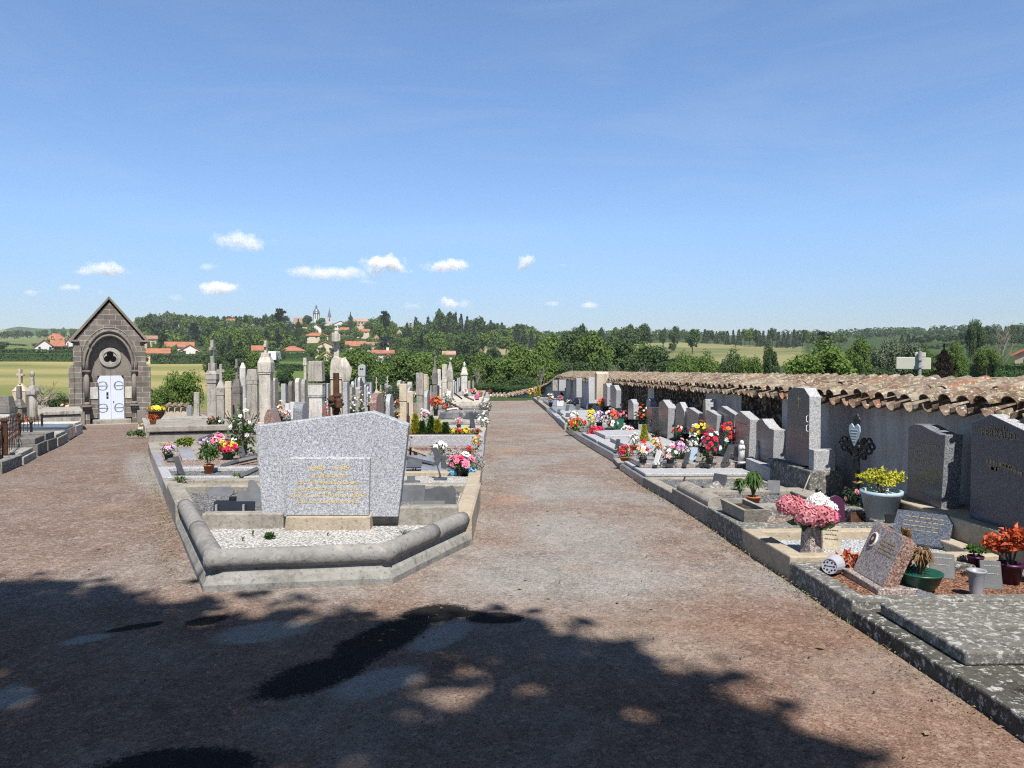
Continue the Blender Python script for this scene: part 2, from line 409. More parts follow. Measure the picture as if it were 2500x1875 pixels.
ds=[.6,2,5,9,14,20,26,32,38,44,50,56,62,68,74,80,87,94,102,110,120,130,142,155,170,185,200,216,232,250,268,286,300,306,314,330,345,362,380,400,420,440,465,490,520,555,600,640,680,730,800,900,1000,1300,1800]
vv=[];ff=[];cc=[]
for a in azs:
    for d in ds:
        az=R(a); x=d*math.sin(az);y=d*math.cos(az)
        n=mnoise.noise(Vector((x*.011,y*.011,3)))*.6+mnoise.noise(Vector((x*.05,y*.05,9)))*.4
        z=TZ(az,d)+ (0 if d<62 else mnoise.noise(Vector((x*.02,y*.02,0)))*min(1.2,d*.002))
        vv.append((x,y,z)); cc.append(landcol(az2px(az),d,n))
nd=len(ds);na=len(azs)
for i in range(na):
    j=(i+1)%na
    for k in range(nd-1): ff.append((i*nd+k,i*nd+k+1,j*nd+k+1,j*nd+k))
ff.append(tuple(i*nd for i in range(na)))
me=bpy.data.meshes.new('ground'); me.from_pydata(vv,[],ff)
at=me.color_attributes.new('land','FLOAT_COLOR','POINT')
at.data.foreach_set('color',[q for c in cc for q in (c[0],c[1],c[2],1)])
me.polygons.foreach_set('use_smooth',[True]*len(me.polygons)); me.update()
t=NT('meadow'); lc=t.attr('land')['Color']; v=t.coord(world=True)
n1=t.noise(t.mapv(v,(.35,1,1)),.12,5,.7); n2=t.noise(v,2.5,4,.7)
c=t.mix(t.ramp(n1,[(.35,0),(.7,.5)]),lc,t.mix(.5,lc,(.06,.09,.02)))
c=t.mix(t.ramp(n2,[(.4,0),(.75,.4)]),c,t.mix(.6,c,(.04,.05,.015)))
t.bump(n2,.5,.1); me.materials.append(t.fin(t.mix(1.0,c,(.72,.72,.72),'MULTIPLY'),.95,.1))
g=bpy.data.objects.new('ground',me); col.objects.link(g); tag(g,kind='structure')
# far blue ridge
HR=[(-1200,808),(-300,806),(0,806),(45,797),(110,803),(200,803),(280,795),(345,781),(420,792),(520,815),(700,840),(1900,825),(2080,817),(2150,815),(2210,818),(2400,820),(3600,815)]
vv=[];ff=[]
px=-1200
while px<=3600:
    for (a,A),(b,B) in zip(HR,HR[1:]):
        if a<=px<=b: py=A+(B-A)*(px-a)/(b-a)
    py+=1.5*mnoise.noise(Vector((px*.02,0,5)))
    r=ray((px,900)); k=1950/math.hypot(r.x,r.y); z=pyz(py,1950,px)
    vv+=[(r.x*k*.9,r.y*k*.9,-10),(r.x*k,r.y*k,z),(r.x*k*1.3,r.y*k*1.3,-30)]
    px+=12
for i in range(len(vv)//3-1):
    for q in (0,1): ff.append((i*3+q,i*3+3+q,i*3+4+q,i*3+1+q))
mb=MB();mb.v=vv;mb.f=ff;mb.m=[0]*len(ff)
t=NT('far_wood'); v=t.coord(rand=False); n=t.noise(v,.006,5,.6); n2=t.noise(v,.04,3,.7)
t.fin(t.mix(t.ramp(n,[(.55,0),(.62,1)]),t.mix(n2,(.015,.035,.02),(.05,.08,.035)),(.16,.17,.07)),1,.05)
tag(mb.build('hills',t.m,smooth=True),kind='structure')
# ---------------- path sheet of the cemetery
GREYS=[];TARS=[]
def seg(lst,p0,p1,wid):
    a=gp(p0);b=gp(p1); lst.append(((a+b)/2,(b-a).length/2,wid/2,math.atan2(b.y-a.y,b.x-a.x)))
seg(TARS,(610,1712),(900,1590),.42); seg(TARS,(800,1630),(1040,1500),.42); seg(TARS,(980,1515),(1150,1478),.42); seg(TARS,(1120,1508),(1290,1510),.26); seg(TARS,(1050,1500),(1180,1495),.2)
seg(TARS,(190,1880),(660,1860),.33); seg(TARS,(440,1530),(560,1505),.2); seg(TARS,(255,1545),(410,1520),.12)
seg(GREYS,(800,1710),(1050,1625),.34); seg(GREYS,(1000,1600),(1150,1510),.3); seg(GREYS,(495,1562),(785,1522),.42); seg(GREYS,(140,1575),(275,1550),.17); seg(GREYS,(-60,1720),(100,1690),.35)
PATCH=[];ORNG=[]
seg(ORNG,(1300,1050),(1400,1045),1.6); seg(ORNG,(1200,1240),(1290,1200),.7); seg(ORNG,(1210,985),(1290,985),3.0); seg(ORNG,(1215,1110),(1260,1090),.8)
def zone(p0,p1,wid): seg(PATCH,p0,p1,wid)
zone((900,1500),(1950,1620),1.3); zone((1020,1380),(1780,1440),2.6); zone((1230,1310),(1580,1300),3.0); zone((1225,1190),(1500,1200),3.4); zone((1230,1000),(1330,1010),5)
zone((400,1230),(330,1100),.8)
t=NT('worn_gravel_asphalt'); v=t.coord(world=True)
nz=t.noise(v,3.2,5,.72); nzf=t.noise(v,48,4,.8)
def masks(lst,amp,edge,fine=.35):
    out=None
    for (c,a,b,ang) in lst:
        mp=t.new('ShaderNodeMapping',vector_type='TEXTURE'); t.put(mp.inputs[0],v); mp.inputs[1].default_value=(c.x,c.y,0); mp.inputs[2].default_value=(0,0,ang); mp.inputs[3].default_value=(a,b,1e6)
        ln=t.new('ShaderNodeVectorMath',operation='LENGTH'); t.l.new(mp.outputs[0],ln.inputs[0])
        d=t.math('ADD',ln.outputs['Value'],t.math('MULTIPLY',t.math('SUBTRACT',nz,.5),amp))
        d=t.math('ADD',d,t.math('MULTIPLY',t.math('SUBTRACT',nzf,.5),fine))
        m=t.ramp(d,[(.0,1),(max(.01,1-edge),1),(1.0,0)]) if edge<1 else t.ramp(d,[(0,1),(1,0)])
        out=m if out is None else t.math('MAXIMUM',out,m)
    return out
big=t.noise(v,.55,5,.65,.5); mid=t.noise(v,2.6,4,.65); fine=t.noise(v,60,3,.7); pebC=t.sep(t.vor(v,130,'Color'))
red=t.ramp(mid,[(.25,(.165,.116,.094)),(.5,(.228,.17,.142)),(.75,(.295,.225,.19))])
grey=t.ramp(mid,[(.25,(.2,.19,.178)),(.55,(.275,.262,.246)),(.8,(.35,.333,.313))])
lside=t.ramp(t.math('ADD',t.math('MULTIPLY',t.sep(v)[0],.2),.8),[(.1,0),(.5,1)])
gm=t.math('MAXIMUM',masks(PATCH,.5,.5,.25),t.math('MULTIPLY',t.ramp(big,[(.47,0),(.6,.85)]),t.math('ADD',t.math('MULTIPLY',lside,.7),.3)))
red=t.mix(lside,t.mix(1.0,red,(.82,.74,.7),'MULTIPLY'),red)
c=t.mix(gm,red,grey)
c=t.mix(t.ramp(t.noise(v,.9,3,.5),[(.62,0),(.76,.5)]),c,(.35,.225,.165))
c=t.mix(t.math('MULTIPLY',masks(ORNG,1.1,.8,.4),.6),c,(.36,.2,.135))
# single stones in the surface
c=t.mix(t.ramp(pebC[0],[(.0,.6),(.35,.0)]),c,t.mix(.6,c,(.0,.0,.0)))
c=t.mix(t.ramp(pebC[1],[(.72,0),(1,.6)]),c,(.4,.345,.3))
p2=t.sep(t.vor(v,42,'Color')); p3=t.sep(t.vor(t.mapv(v,(1,.6,1)),15,'Color'))
c=t.mix(t.ramp(p2[0],[(0,.4),(.3,0)]),c,t.mix(.6,c,(0,0,0))); c=t.mix(t.ramp(p2[1],[(.75,0),(1,.5)]),c,(.44,.39,.34))
c=t.mix(t.ramp(p3[0],[(0,.22),(.3,0)]),c,t.mix(.55,c,(0,0,0))); c=t.mix(t.ramp(p3[1],[(.75,0),(1,.2)]),c,(.46,.41,.36))
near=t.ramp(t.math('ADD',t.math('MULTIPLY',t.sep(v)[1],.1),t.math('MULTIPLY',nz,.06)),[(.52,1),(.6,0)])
c=t.mix(t.math('MULTIPLY',near,.8),c,t.mix(1.0,c,(.84,.66,.555),'MULTIPLY'))  # reddish-brown foreground ground; tree shade's warm dark tone is also put into this colour
c=t.mix(masks(GREYS,.7,.3,.7),c,t.ramp(fine,[(.3,(.2,.185,.165)),(.7,(.4,.37,.335))]))
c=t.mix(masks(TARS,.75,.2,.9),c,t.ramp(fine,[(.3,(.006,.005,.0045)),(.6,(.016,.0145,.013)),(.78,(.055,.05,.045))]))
c=t.mix(t.ramp(pebC[0],[(.0,.5),(.3,.0)]),c,t.mix(.6,c,(0,0,0)))
t.bump(t.math('ADD',fine,t.math('MULTIPLY',pebC[2],.6)),.9,.012)
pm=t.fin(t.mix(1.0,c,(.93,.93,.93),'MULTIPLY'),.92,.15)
mb=MB(); xs=[-30+i*.75 for i in range(49)]; ysn=[-16+i*.75 for i in range(105)]
xs=[x for x in xs if x<=6.2]
for y in ysn:
    for x in xs: mb.v.append((x,y,H(x,y)+.018*mnoise.noise(Vector((x*.6,y*.6,0)))))
nx=len(xs)
for j in range(len(ysn)-1):
    for i in range(nx-1):
        x,y=xs[i],ysn[j]
        if x<-27+max(0,(y-34))*1.9: continue
        if y>59.5: continue
        mb.f.append((j*nx+i,j*nx+i+1,(j+1)*nx+i+1,(j+1)*nx+i)); mb.m.append(0)
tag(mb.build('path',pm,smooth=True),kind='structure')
# ---------------- tree behind the viewer whose shade falls on the foreground
EDGE=[(-900,1400),(-200,1418),(0,1432),(160,1425),(300,1450),(390,1432),(480,1472),(700,1478),(900,1476),(1060,1500),(1180,1520),(1300,1530),(1400,1560),(1500,1562),(1610,1625),(1720,1640),(1850,1720),(2000,1800),(2120,1890),(2300,2100)]
def edge_y(px):
    for (a,A),(b,B) in zip(EDGE,EDGE[1:]):
        if a<=px<=b: return A+(B-A)*(px-a)/(b-a)
    return 99999
def shade(x,y):
    # >0 inside the shade, metres from its edge (rough)
    d=Vector((x,y,H(x,y)))-CAM; zf=d.dot(FW)
    if zf<.8: return 3 if x<3.0 else -1
    px=1250+F*d.dot(RT)/zf; py=937.5-F*d.dot(UP)/zf
    if px>2290: return -1
    return (py-edge_y(px))/150.0
tb=MB(); q=random.Random(3); n=0
holes=[(gp((1085,1712)),.14),(gp((1310,1685)),.11),(gp((430,1455)),.2),(gp((1560,1740)),.08),(gp((1000,1750)),.08)]
while n<6200:
    x=q.uniform(-13,3.2); y=q.uniform(-14,7.2)
    s=shade(x,y)+.2*mnoise.noise(Vector((x*.9,y*.9,1)))+.16*mnoise.noise(Vector((x*2.6,y*2.6,4)))
    if s<.0 or q.random()>.42+s*2.4: continue
    hh=q.uniform(9,14.5); n+=1
    for _ in range(26):
        xx=x+q.gauss(0,.17); yy=y+q.gauss(0,.17)
        if any((Vector((xx,yy))-h.xy).length<r*q.uniform(.6,1.5) for h,r in holes): continue
        c=Vector((xx,yy,H(xx,yy)))+SUN*((hh+q.gauss(0,.2))/SUN.z)
        a=Vector((q.gauss(0,1),q.gauss(0,1),q.gauss(0,.6))).normalized(); b=a.orthogonal().normalized()
        a*=q.uniform(.07,.14); b*=q.uniform(.05,.09)
        tb.add([c-a,c+b,c+a,c-b],[(0,1,2,3)])
cx=-3.0; tr=thing('shade_tree','tall leafy tree behind the viewer that shades the foreground asphalt','tree',(cx,-9,H(cx,-9)))
tb.build('crown',M['t_mid'],tr,origin=tr.location)
tk=MB(); tk.tube([(0,0,-.2),(.1,.1,4),(.2,.5,9),(.3,1,13)],.38,10,.1)
for k in range(7):
    z=5+k*1.1; a=k*2.1; tk.tube([(.12,.3,z),(math.cos(a)*2.2,math.sin(a)*2+.6,z+1.6),(math.cos(a)*4.2,math.sin(a)*3.4+1,z+2.6)],.11,6,.03)
tk.build('trunk',M['bark'],tr)
# ---------------- generators
def dep(p): return (Vector(p)-CAM).dot(FW)
def leaf(mb,c,d,s,wd,q,fold=.25):
    d=Vector(d).normalized(); a=d.orthogonal().normalized(); 
    a=(Matrix.Rotation(q.uniform(0,6.28),3,d)@a); n=d.cross(a)
    c=Vector(c); mb.tint=q.random()
    mb.add([c,c+d*s*.5+a*wd+n*s*fold,c+d*s,c+d*s*.5-a*wd+n*s*fold],[(0,1,2),(0,2,3)])
def leaf2(mb,c,n,s,wd,q,fold=.18):
    n=Vector(n).normalized(); d=n.orthogonal().normalized(); d=Matrix.Rotation(q.uniform(0,6.28),3,n)@d
    a=n.cross(d); c=Vector(c)-d*s*.5; mb.tint=q.random()
    mb.add([c,c+d*s*.5+a*wd+n*s*fold,c+d*s,c+d*s*.5-a*wd+n*s*fold],[(0,1,2),(0,2,3)])
def leaves(mb,n,c,r,s,q,wr=.32,hollow=.5,up=.3):
    c=Vector(c)
    for _ in range(n):
        d=Vector((q.gauss(0,1),q.gauss(0,1),q.gauss(0,1))).normalized()
        k=hollow+(1-hollow)*q.random()
        p=c+Vector((d.x*r[0],d.y*r[1],d.z*r[2]))*k
        (leaf2 if q.random()<.6 else leaf)(mb,p,d+Vector((q.gauss(0,.6),q.gauss(0,.6),q.gauss(up,.5))),s*q.uniform(.6,1.3),s*wr,q)
def head(mb,c,n,r,q,rings=2):
    n=Vector(n).normalized(); a=n.orthogonal().normalized(); b=n.cross(a); c=Vector(c)
    for k in range(rings):
        m=6-k; rr=r*(1-.42*k); lift=r*(.05+.3*k); ph=q.uniform(0,6.28)
        for i in range(m):
            t=ph+6.283*i/m; d=a*math.cos(t)+b*math.sin(t); e=a*math.cos(t+1.57)+b*math.sin(t+1.57)
            mb.tint=q.random()
            mb.add([c+n*lift*.4,c+d*rr*.6+e*rr*.42+n*lift,c+d*rr+n*(lift+r*.12*q.random()),c+d*rr*.6-e*rr*.42+n*lift],[(0,1,2,3)])
    mb.tint=q.random()
    mb.add([c+n*r*.5,c+a*r*.3+n*r*.25,c+b*r*.3+n*r*.25,c-a*r*.3+n*r*.25,c-b*r*.3+n*r*.25],[(0,1,2),(0,2,3),(0,3,4),(0,4,1)])
HEADS=[]
POTP={'round':[(.72,0),(.98,.86),(1.06,.86),(1.06,1),(.93,1),(.9,.9)],
 'bowl':[(.5,0),(.85,.45),(1.0,.9),(1.06,.92),(1.06,1),(.95,1),(.9,.88)],
 'vase':[(.6,0),(.62,.05),(.7,.8),(.95,1),(.88,1),(.6,.8)],
 'box':None}
def potmesh(mb,r,h,shape='round',n=16):
    if shape=='box': mb.box(-r*1.5,r*1.5,-r,r,0,h,-r*.08,-r*.08)
    elif shape=='hex': mb.lathe([(r,0),(r*.82,h),(r*.7,h),(r*.65,h*.9)],6)
    else: mb.lathe([(a*r,b*h) for a,b in POTP[shape]],n)
def bouquet(name,label,base,w,h,cols,pot='p_black',ph=.3,pr=.3,shape='round',lf='lf',nh=16,hr=.17,cat='flower pot',group=None,seed=None,leafn=85,spread=1,rz=0,rings=2,flat=.62):
    q=random.Random(seed if seed is not None else hash(label)%9999 if False else sum(map(ord,label)))
    t=thing(name,label,cat,base,rz,group)
    H0=h*ph
    if pot:
        mb=MB(); potmesh(mb,w*pr,H0,shape); mb.build('pot',M[pot],t,smooth=shape not in('box','hex'))
    rx=w/2; rzv=(h-H0)*flat; cz=h-rzv*.95
    mb=MB(); leaves(mb,leafn,(0,0,cz-rzv*.15),(rx*1.05,rx*.98,rzv*1.02),w*.2,q,.24,.35,.15)
    for k in range(6):
        a=q.uniform(0,6.28); mb.tube([(0,0,H0*.8),(math.cos(a)*rx*.4,math.sin(a)*rx*.4,cz)],w*.012,4)
    mb.build('foliage',M[lf],t,attr=True)
    if cols:
        mbs=[MB() for _ in cols]
        for i in range(nh):
            z=1-(i+.5)/nh*1.25; ph_=i*2.399+q.uniform(-.3,.3); s=math.sqrt(max(0,1-z*z))
            d=Vector((s*math.cos(ph_),s*math.sin(ph_),z)); k=q.uniform(.68,1.2)
            p=Vector((d.x*rx*k*.85,d.y*rx*k*.8,cz+d.z*rzv*k*.95))
            j=q.randrange(len(cols)) if i>=len(cols) else i
            v0,f0=len(mbs[j].v),len(mbs[j].f)
            head(mbs[j],p,d+Vector((q.gauss(0,.3),-.25+q.gauss(0,.3),.25)),w*hr*q.uniform(.6,1.2),q,rings); HEADS.append((j,(v0,len(mbs[j].v),f0,len(mbs[j].f))))
        for j,m_ in enumerate(mbs):
            k=25 if rings==2 else 11
            if len(m_.v)==0: continue
            hd=HEADS[-nh:]; mine=[a_ for (jj,a_) in hd if jj==j]
            if len(mine)<=6:
                for (v0,v1,f0,f1) in mine:
                    o_=MB(); o_.v=m_.v[v0:v1]; o_.f=[[i-v0 for i in f] for f in m_.f[f0:f1]]; o_.m=m_.m[f0:f1]; o_.c=m_.c[f0:f1]; o_.build('flower_head',M['f_'+cols[j]],t,attr=True)
            else: m_.build('flower_bunch',M['f_'+cols[j]],t,attr=True)
    return t
def B(z,xl,yt,xr,yb,hs,cols,label,name='flower_pot',**k):
    b=gp(z((xl+xr)/2,yb),hs); s=dep(b)/F
    p0=z(xl,yt);p1=z(xr,yb)
    return bouquet(name,label,b,(p1[0]-p0[0])*s,(p1[1]-p0[1])*s,cols,**k)
def shrub(name,label,base,w,h,lf,n=400,ls=None,cat='shrub',pot=None,ph=.3,group=None,form='round',hollow=.45,pr=.36,shape='round',stem=True,up=.3,wr=.32):
    q=random.Random(sum(map(ord,label))); t=thing(name,label,cat,base,0,group)
    H0=h*ph if pot else 0
    if pot:
        mb=MB(); potmesh(mb,w*pr,H0,shape); mb.build('pot',M[pot],t,smooth=True)
    mb=MB(); ls=ls or w*.12; hh=h-H0
    if form=='cone':
        for i in range(n):
            z=q.random()**1.3; r=(1-z)*w/2*(.55+.45*q.random()); a=q.uniform(0,6.28)
            leaf(mb,(r*math.cos(a),r*math.sin(a),H0+z*hh*.95),(math.cos(a)*.7,math.sin(a)*.7,1.0+q.gauss(0,.3)),ls*q.uniform(.7,1.2),ls*.2,q)
    elif form=='blade':
        for i in range(n):
            a=q.uniform(0,6.28); L=hh*q.uniform(.6,1.05); o=w/2*q.uniform(.3,1)
            pts=[Vector((0,0,H0*.9)),Vector((math.cos(a)*o*.5,math.sin(a)*o*.5,H0+L*.85)),Vector((math.cos(a)*o,math.sin(a)*o,H0+L*q.uniform(.3,.9)))]
            e=Vector((-math.sin(a),math.cos(a),0))*ls*.2; mb.tint=q.random()
            mb.add([pts[0]-e*.4,pts[0]+e*.4,pts[1]+e,pts[1]-e,pts[2]],[(0,1,2,3),(3,2,4)])
    else:
        for k in range(max(4,n//60)):
            d=Vector((q.gauss(0,1),q.gauss(0,1),abs(q.gauss(.2,1)))).normalized(); 
            c=(d.x*w*.3,d.y*w*.3,H0+hh*.42+d.z*hh*.3)
            leaves(mb,60,c,(w*.22,w*.22,hh*.26),ls,q,wr,hollow,up)
    mb.build('foliage',M[lf],t,attr=True)
    if stem:
        mb=MB()
        for k in range(4):
            a=q.uniform(0,6.28); mb.tube([(0,0,H0*.7-.02),(math.cos(a)*w*.12,math.sin(a)*w*.12,H0+hh*.4),(math.cos(a)*w*.25,math.sin(a)*w*.25,H0+hh*.7)],w*.02+.003,5,w*.008)
        mb.build('stem',M['bark'],t)
    return t
def SH(z,xl,yt,xr,yb,hs,lf,label,name='shrub',**k):
    b=gp(z((xl+xr)/2,yb),hs); s=dep(b)/F; p0=z(xl,yt);p1=z(xr,yb)
    return shrub(name,label,b,(p1[0]-p0[0])*s,(p1[1]-p0[1])*s,lf,**k)
def plaque(label,base,w,h,mat='slate',shape='rect',tilt=25,rz=0,th=.025,name='memorial_plaque',foot=True,marks=False,cat='plaque',group=None,mark='gilt_dim'):
    t=thing(name,label,cat,base,rz,group); tl=R(tilt)
    if shape=='rect': P=[(-w/2,0),(w/2,0),(w/2,h),(-w/2,h)]
    elif shape=='oct': P=[(-w/2,h*.25),(-w*.3,0),(w*.3,0),(w/2,h*.25),(w/2,h*.72),(w*.28,h),(-w*.28,h),(-w/2,h*.72)]
    elif shape=='slant': P=[(-w/2,0),(w/2,0),(w/2,h),(-w*.1,h*.95),(-w*.5,h*.55)]
    elif shape=='wavy': P=[(-w/2,0),(w/2,0),(w*.5,h*.8),(w*.4,h),(w*.2,h*.9),(0,h*.97),(-w*.25,h*.86),(-w*.45,h*.82)]
    elif shape=='step': P=[(-w/2,0),(w/2,0),(w/2,h*.45),(w*.2,h*.5),(w*.2,h),(-w*.28,h),(-w*.28,h*.5),(-w/2,h*.45)]
    elif shape=='ell': P=[(-w/2,0),(w/2,0),(w/2,h*.6),(w*.1,h),(-w*.1,h),(-w*.12,h*.62),(-w/2,h*.6)]
    elif shape=='curve': P=[(-w/2,0),(w/2,0)]+[(w/2*math.cos(a),h*.7+h*.3*math.sin(a)) for a in [i*math.pi/8 for i in range(9)]]
    elif shape=='heart': P=[(0,0),(w*.32,h*.35),(w*.5,h*.68),(w*.46,h*.9),(w*.25,h),(0,h*.84),(-w*.25,h),(-w*.46,h*.9),(-w*.5,h*.68),(-w*.32,h*.35)]
    elif shape=='bird': P=[(-w/2,h*.2),(-w*.1,h*.1),(w*.2,0),(w/2,h*.3),(w*.3,h*.55),(w*.05,h*.6),(-w*.2,h),(-w*.3,h*.6)]
    z0=.02 if foot else 0
    rt=Matrix.Rotation(-tl,4,'X')
    mb=MB(); mb.M=Matrix.Translation((0,0,z0))@rt
    mb.prism([(x,0,z) for x,z in P],(0,th,0)); mb.build('panel',M[mat],t,bevel=min(.004,th*.2))
    if marks:
        q=random.Random(sum(map(ord,label)))
        mb=MB(); mb.M=Matrix.Translation((0,0,z0))@rt
        for k in range(marks):
            z=h*(.8-.55*k/max(1,marks)); x=-w*.33
            while x<w*.3:
                l=w*q.uniform(.05,.12); mb.box(x,x+l,-.003,-.0005,z,z+h*.026); x+=l+w*.03
        mb.build('lettering',M[mark],t)
    if foot:
        mb=MB(); mb.box(-w*.32,w*.32,-.03,h*.35,-.01,.018); mb.build('foot',M[mat],t)
        mb=MB(); mb.prism([(-.012,h*.3,.018),(-.012,th+.012,.018),(-.012,h*.55*math.sin(tl)+th+.012,h*.55*math.cos(tl))],(.024,0,0)); mb.build('strut',M['iron'],t)
    return t
def PL(z,xc,yb,wp,hp,hs,label,**k):
    b=gp(z(xc,yb),hs); p0=z(xc,yb);p1=z(xc+wp,yb-hp); s=dep(b)/F
    return plaque(label,b,(p1[0]-p0[0])*s,(p0[1]-p1[1])*s,**k)
def ccw(P):
    a=sum(P[i][0]*P[(i+1)%len(P)][1]-P[(i+1)%len(P)][0]*P[i][1] for i in range(len(P)))
    return P if a>0 else P[::-1]
def inset(P,w):
    n=len(P); out=[]
    for i in range(n):
        p0,p1,p2=[Vector(P[j%n][:2]) for j in (i-1,i,i+1)]
        e1=(p1-p0).normalized(); e2=(p2-p1).normalized()
        n1=Vector((-e1.y,e1.x)); n2=Vector((-e2.y,e2.x)); b=n1+n2; k=w/max(.2,(1+n1.dot(n2)))
        out.append(p1+b*k)
    return out
def ring(mb,P,w,z0,z1,zf=None,cham=0):
    # kerb ring following the ground under polygon P
    P=ccw([Vector(p[:2]) for p in P]); I=inset(P,w); n=len(P)
    vs=[];
    for A in (P,I):
        for p in A: vs.append((p.x,p.y,H(p.x,p.y)+z0))
        for p in A: vs.append((p.x,p.y,H(p.x,p.y)+z1))
    fs=[]
    for i in range(n):
        j=(i+1)%n
        fs+= [(i,j,n+j,n+i),(n+i,n+j,3*n+j,3*n+i),(2*n+j,2*n+i,3*n+i,3*n+j)]
    mb.add(vs,fs); return I
def sheet(mb,P,z):
    mb.add([(p[0],p[1],H(p[0],p[1])+z) for p in P],[tuple(range(len(P)))])
def slabp(mb,P,z0,z1):
    P=ccw([Vector(p[:2]) for p in P]); n=len(P)
    mb.add([(p.x,p.y,H(p.x,p.y)+z0) for p in P]+[(p.x,p.y,H(p.x,p.y)+z1) for p in P],
       [tuple(range(n-1,-1,-1)),tuple(range(n,2*n))]+[(i,(i+1)%n,n+(i+1)%n,n+i) for i in range(n)])
def grave(label,P,kh=.2,kw=.14,km='conc',fill=None,fh=.12,slab=None,sh=.1,name='grave',step=None,group=None,sin=.06):
    P=ccw([Vector(p[:2]) for p in P]); c=sum(P,Vector((0,0)))/len(P); loc=(c.x,c.y,H(c.x,c.y))
    t=thing(name,label,'grave',loc,0,group)
    mb=MB(); I=ring(mb,P,kw,-.15,kh); mb.build('kerb',M[km],t,origin=loc,bevel=.012)
    if fill:
        mb=MB(); sheet(mb,inset(P,kw*.6),fh); mb.build('gravel_bed' if fill.startswith('gv') else 'bed',M[fill],t,origin=loc)
    if slab:
        if not fill:
            pass
        mb=MB(); S=inset(P,sin); slabp(mb,S,kh+.003 if sin<kw else .0,kh+sh); mb.build('slab',M[slab],t,origin=loc,bevel=.012)
    if step:
        mb=MB(); S=inset(P,step[0]); slabp(mb,S,kh+sh+.002,kh+sh+step[1]); mb.build('upper_slab',M[step[2]],t,origin=loc,bevel=.012)
    return t
def rect(x0,x1,y0,y1): return [(x0,y0),(x1,y0),(x1,y1),(x0,y1)]
def textmesh(name,s,size,mat,parent,mw,align='CENTER',depth=.0015,spacing=1.0):
    cu=bpy.data.curves.new(name,'FONT'); cu.body=s; cu.size=size; cu.align_x=align; cu.extrude=depth; cu.space_character=spacing; cu.resolution_u=2
    ob=bpy.data.objects.new('tmp',cu); col.objects.link(ob)
    dg=bpy.context.evaluated_depsgraph_get(); me=bpy.data.meshes.new_from_object(ob.evaluated_get(dg)); 
    bpy.data.objects.remove(ob); bpy.data.curves.remove(cu)
    me.materials.clear(); me.materials.append(mat); me.transform(mw)
    o=bpy.data.objects.new(name,me); col.objects.link(o); o.parent=parent; return o
# ---------------- the memorial in its kerbed plot
K0=gp((446,1321));K1=gp((495,1447));K2=gp((958,1427));K3=gp((1152,1327))
YB=9.55
XL_edge=[gp((a,b),c) for a,b,c in [(352,1040,.28),(367,1097,.24),(388,1147,.22),(414,1203,.22),(437,1260,.22)]]
def leftedge(y):
    L=[(p.x,p.y) for p in XL_edge[::-1]]+[]
    L=[(K1.x,K1.y)]+L
    for (x0,y0),(x1,y1) in zip(L,L[1:]):
        if y0<=y<=y1: return x0+(x1-x0)*(y-y0)/(y1-y0)
    x0,y0=L[-2];x1,y1=L[-1]
    return x1+(x1-x0)/(y1-y0)*(y-y1)
K4=Vector((-.15,YB)); K5=Vector((leftedge(YB),YB)); K0=Vector((leftedge(8.1),8.1,0))
plot=thing('memorial_plot','kerbed plot of white gravel with rolled grey stone edging at the fork of two paths','grave plot',(K1.x,K1.y,H(K1.x,K1.y)))
po=plot.location
def sweep(mb,line,prof):
    n=len(line); L=[Vector(p[:2]) for p in line]; m=len(prof); vs=[];fs=[]
    for i,p in enumerate(L):
        d0=(L[i]-L[i-1]).normalized() if i else (L[1]-L[0]).normalized()
        d1=(L[i+1]-L[i]).normalized() if i<n-1 else d0
        if not i: d0=d1
        n0=Vector((-d0.y,d0.x));n1=Vector((-d1.y,d1.x)); b=n0+n1; b=b/(1+n0.dot(n1))
        for (u,z) in prof:
            qx=p+b*u; vs.append((qx.x,qx.y,H(qx.x,qx.y)+z+.004*mnoise.noise(Vector((qx.x*5,qx.y*5,z*9)))))
    for i in range(n-1):
        for k in range(m):
            k2=(k+1)%m; fs.append((i*m+k,(i+1)*m+k,(i+1)*m+k2,i*m+k2))
    fs.append(tuple(range(m))); fs.append(tuple((n-1)*m+k for k in range(m-1,-1,-1)))
    mb.add(vs,fs)
def sub(line,step=.12):
    out=[]
    for a,b in zip(line,line[1:]):
        a=Vector(a[:2]);b=Vector(b[:2]); k=max(1,int((b-a).length/step))
        for i in range(k): out.append(a+(b-a)*(i/k))
    out.append(Vector(line[-1][:2])); return out
roll=[(.02+.075,.155)]+[(.095-.078*math.cos(a),.225-.078*math.sin(a)) for a in [R(x) for x in (60,30,0,-30,-60,-90,-120,-150,-180,-210,-240)]]
roll=[(u,z) for u,z in roll][1:]
plin=[(0,-.1),(0,.05),(.03,.1),(.06,.125),(.07,.165),(.16,.165),(.16,-.1)]
corner_line=[K0,K1,K2,K3]
mb=MB(); sweep(mb,sub(corner_line),[(u,z) for u,z in plin]); mb.build('plinth_course',M['kerb_plinth'],plot,origin=po,bevel=.006)
cuts=[(K0,.0,.42,K1),(K0,.425,1.0,K1),(K1,0,1,K2),(K2,0,.55,K3),(K2,.553,1,K3)]
A=lambda a,b,t:Vector(a[:2])+(Vector(b[:2])-Vector(a[:2]))*t
def offs(line,u): # inner offset helper for mitred corners
    return line
full=sub(corner_line)
def piece(a,b):
    mb=MB(); sweep(mb,full[a:b],roll); mb.build('roll_stone',M['kerb_roll'],plot,origin=po,smooth=True)
N=len(full); brk=[0]
acc=[];
for t_ in (K0,K1,K2,K3): acc.append(min(range(N),key=lambda i:(full[i]-Vector(t_[:2])).length))
b1=(acc[0]+acc[1])//2; b2=(acc[2]+acc[3])//2+1
for a,b in ((0,b1+1),(b1,acc[1]+1),(acc[1],acc[2]+1),(acc[2],b2+1),(b2,N)): piece(a,b)
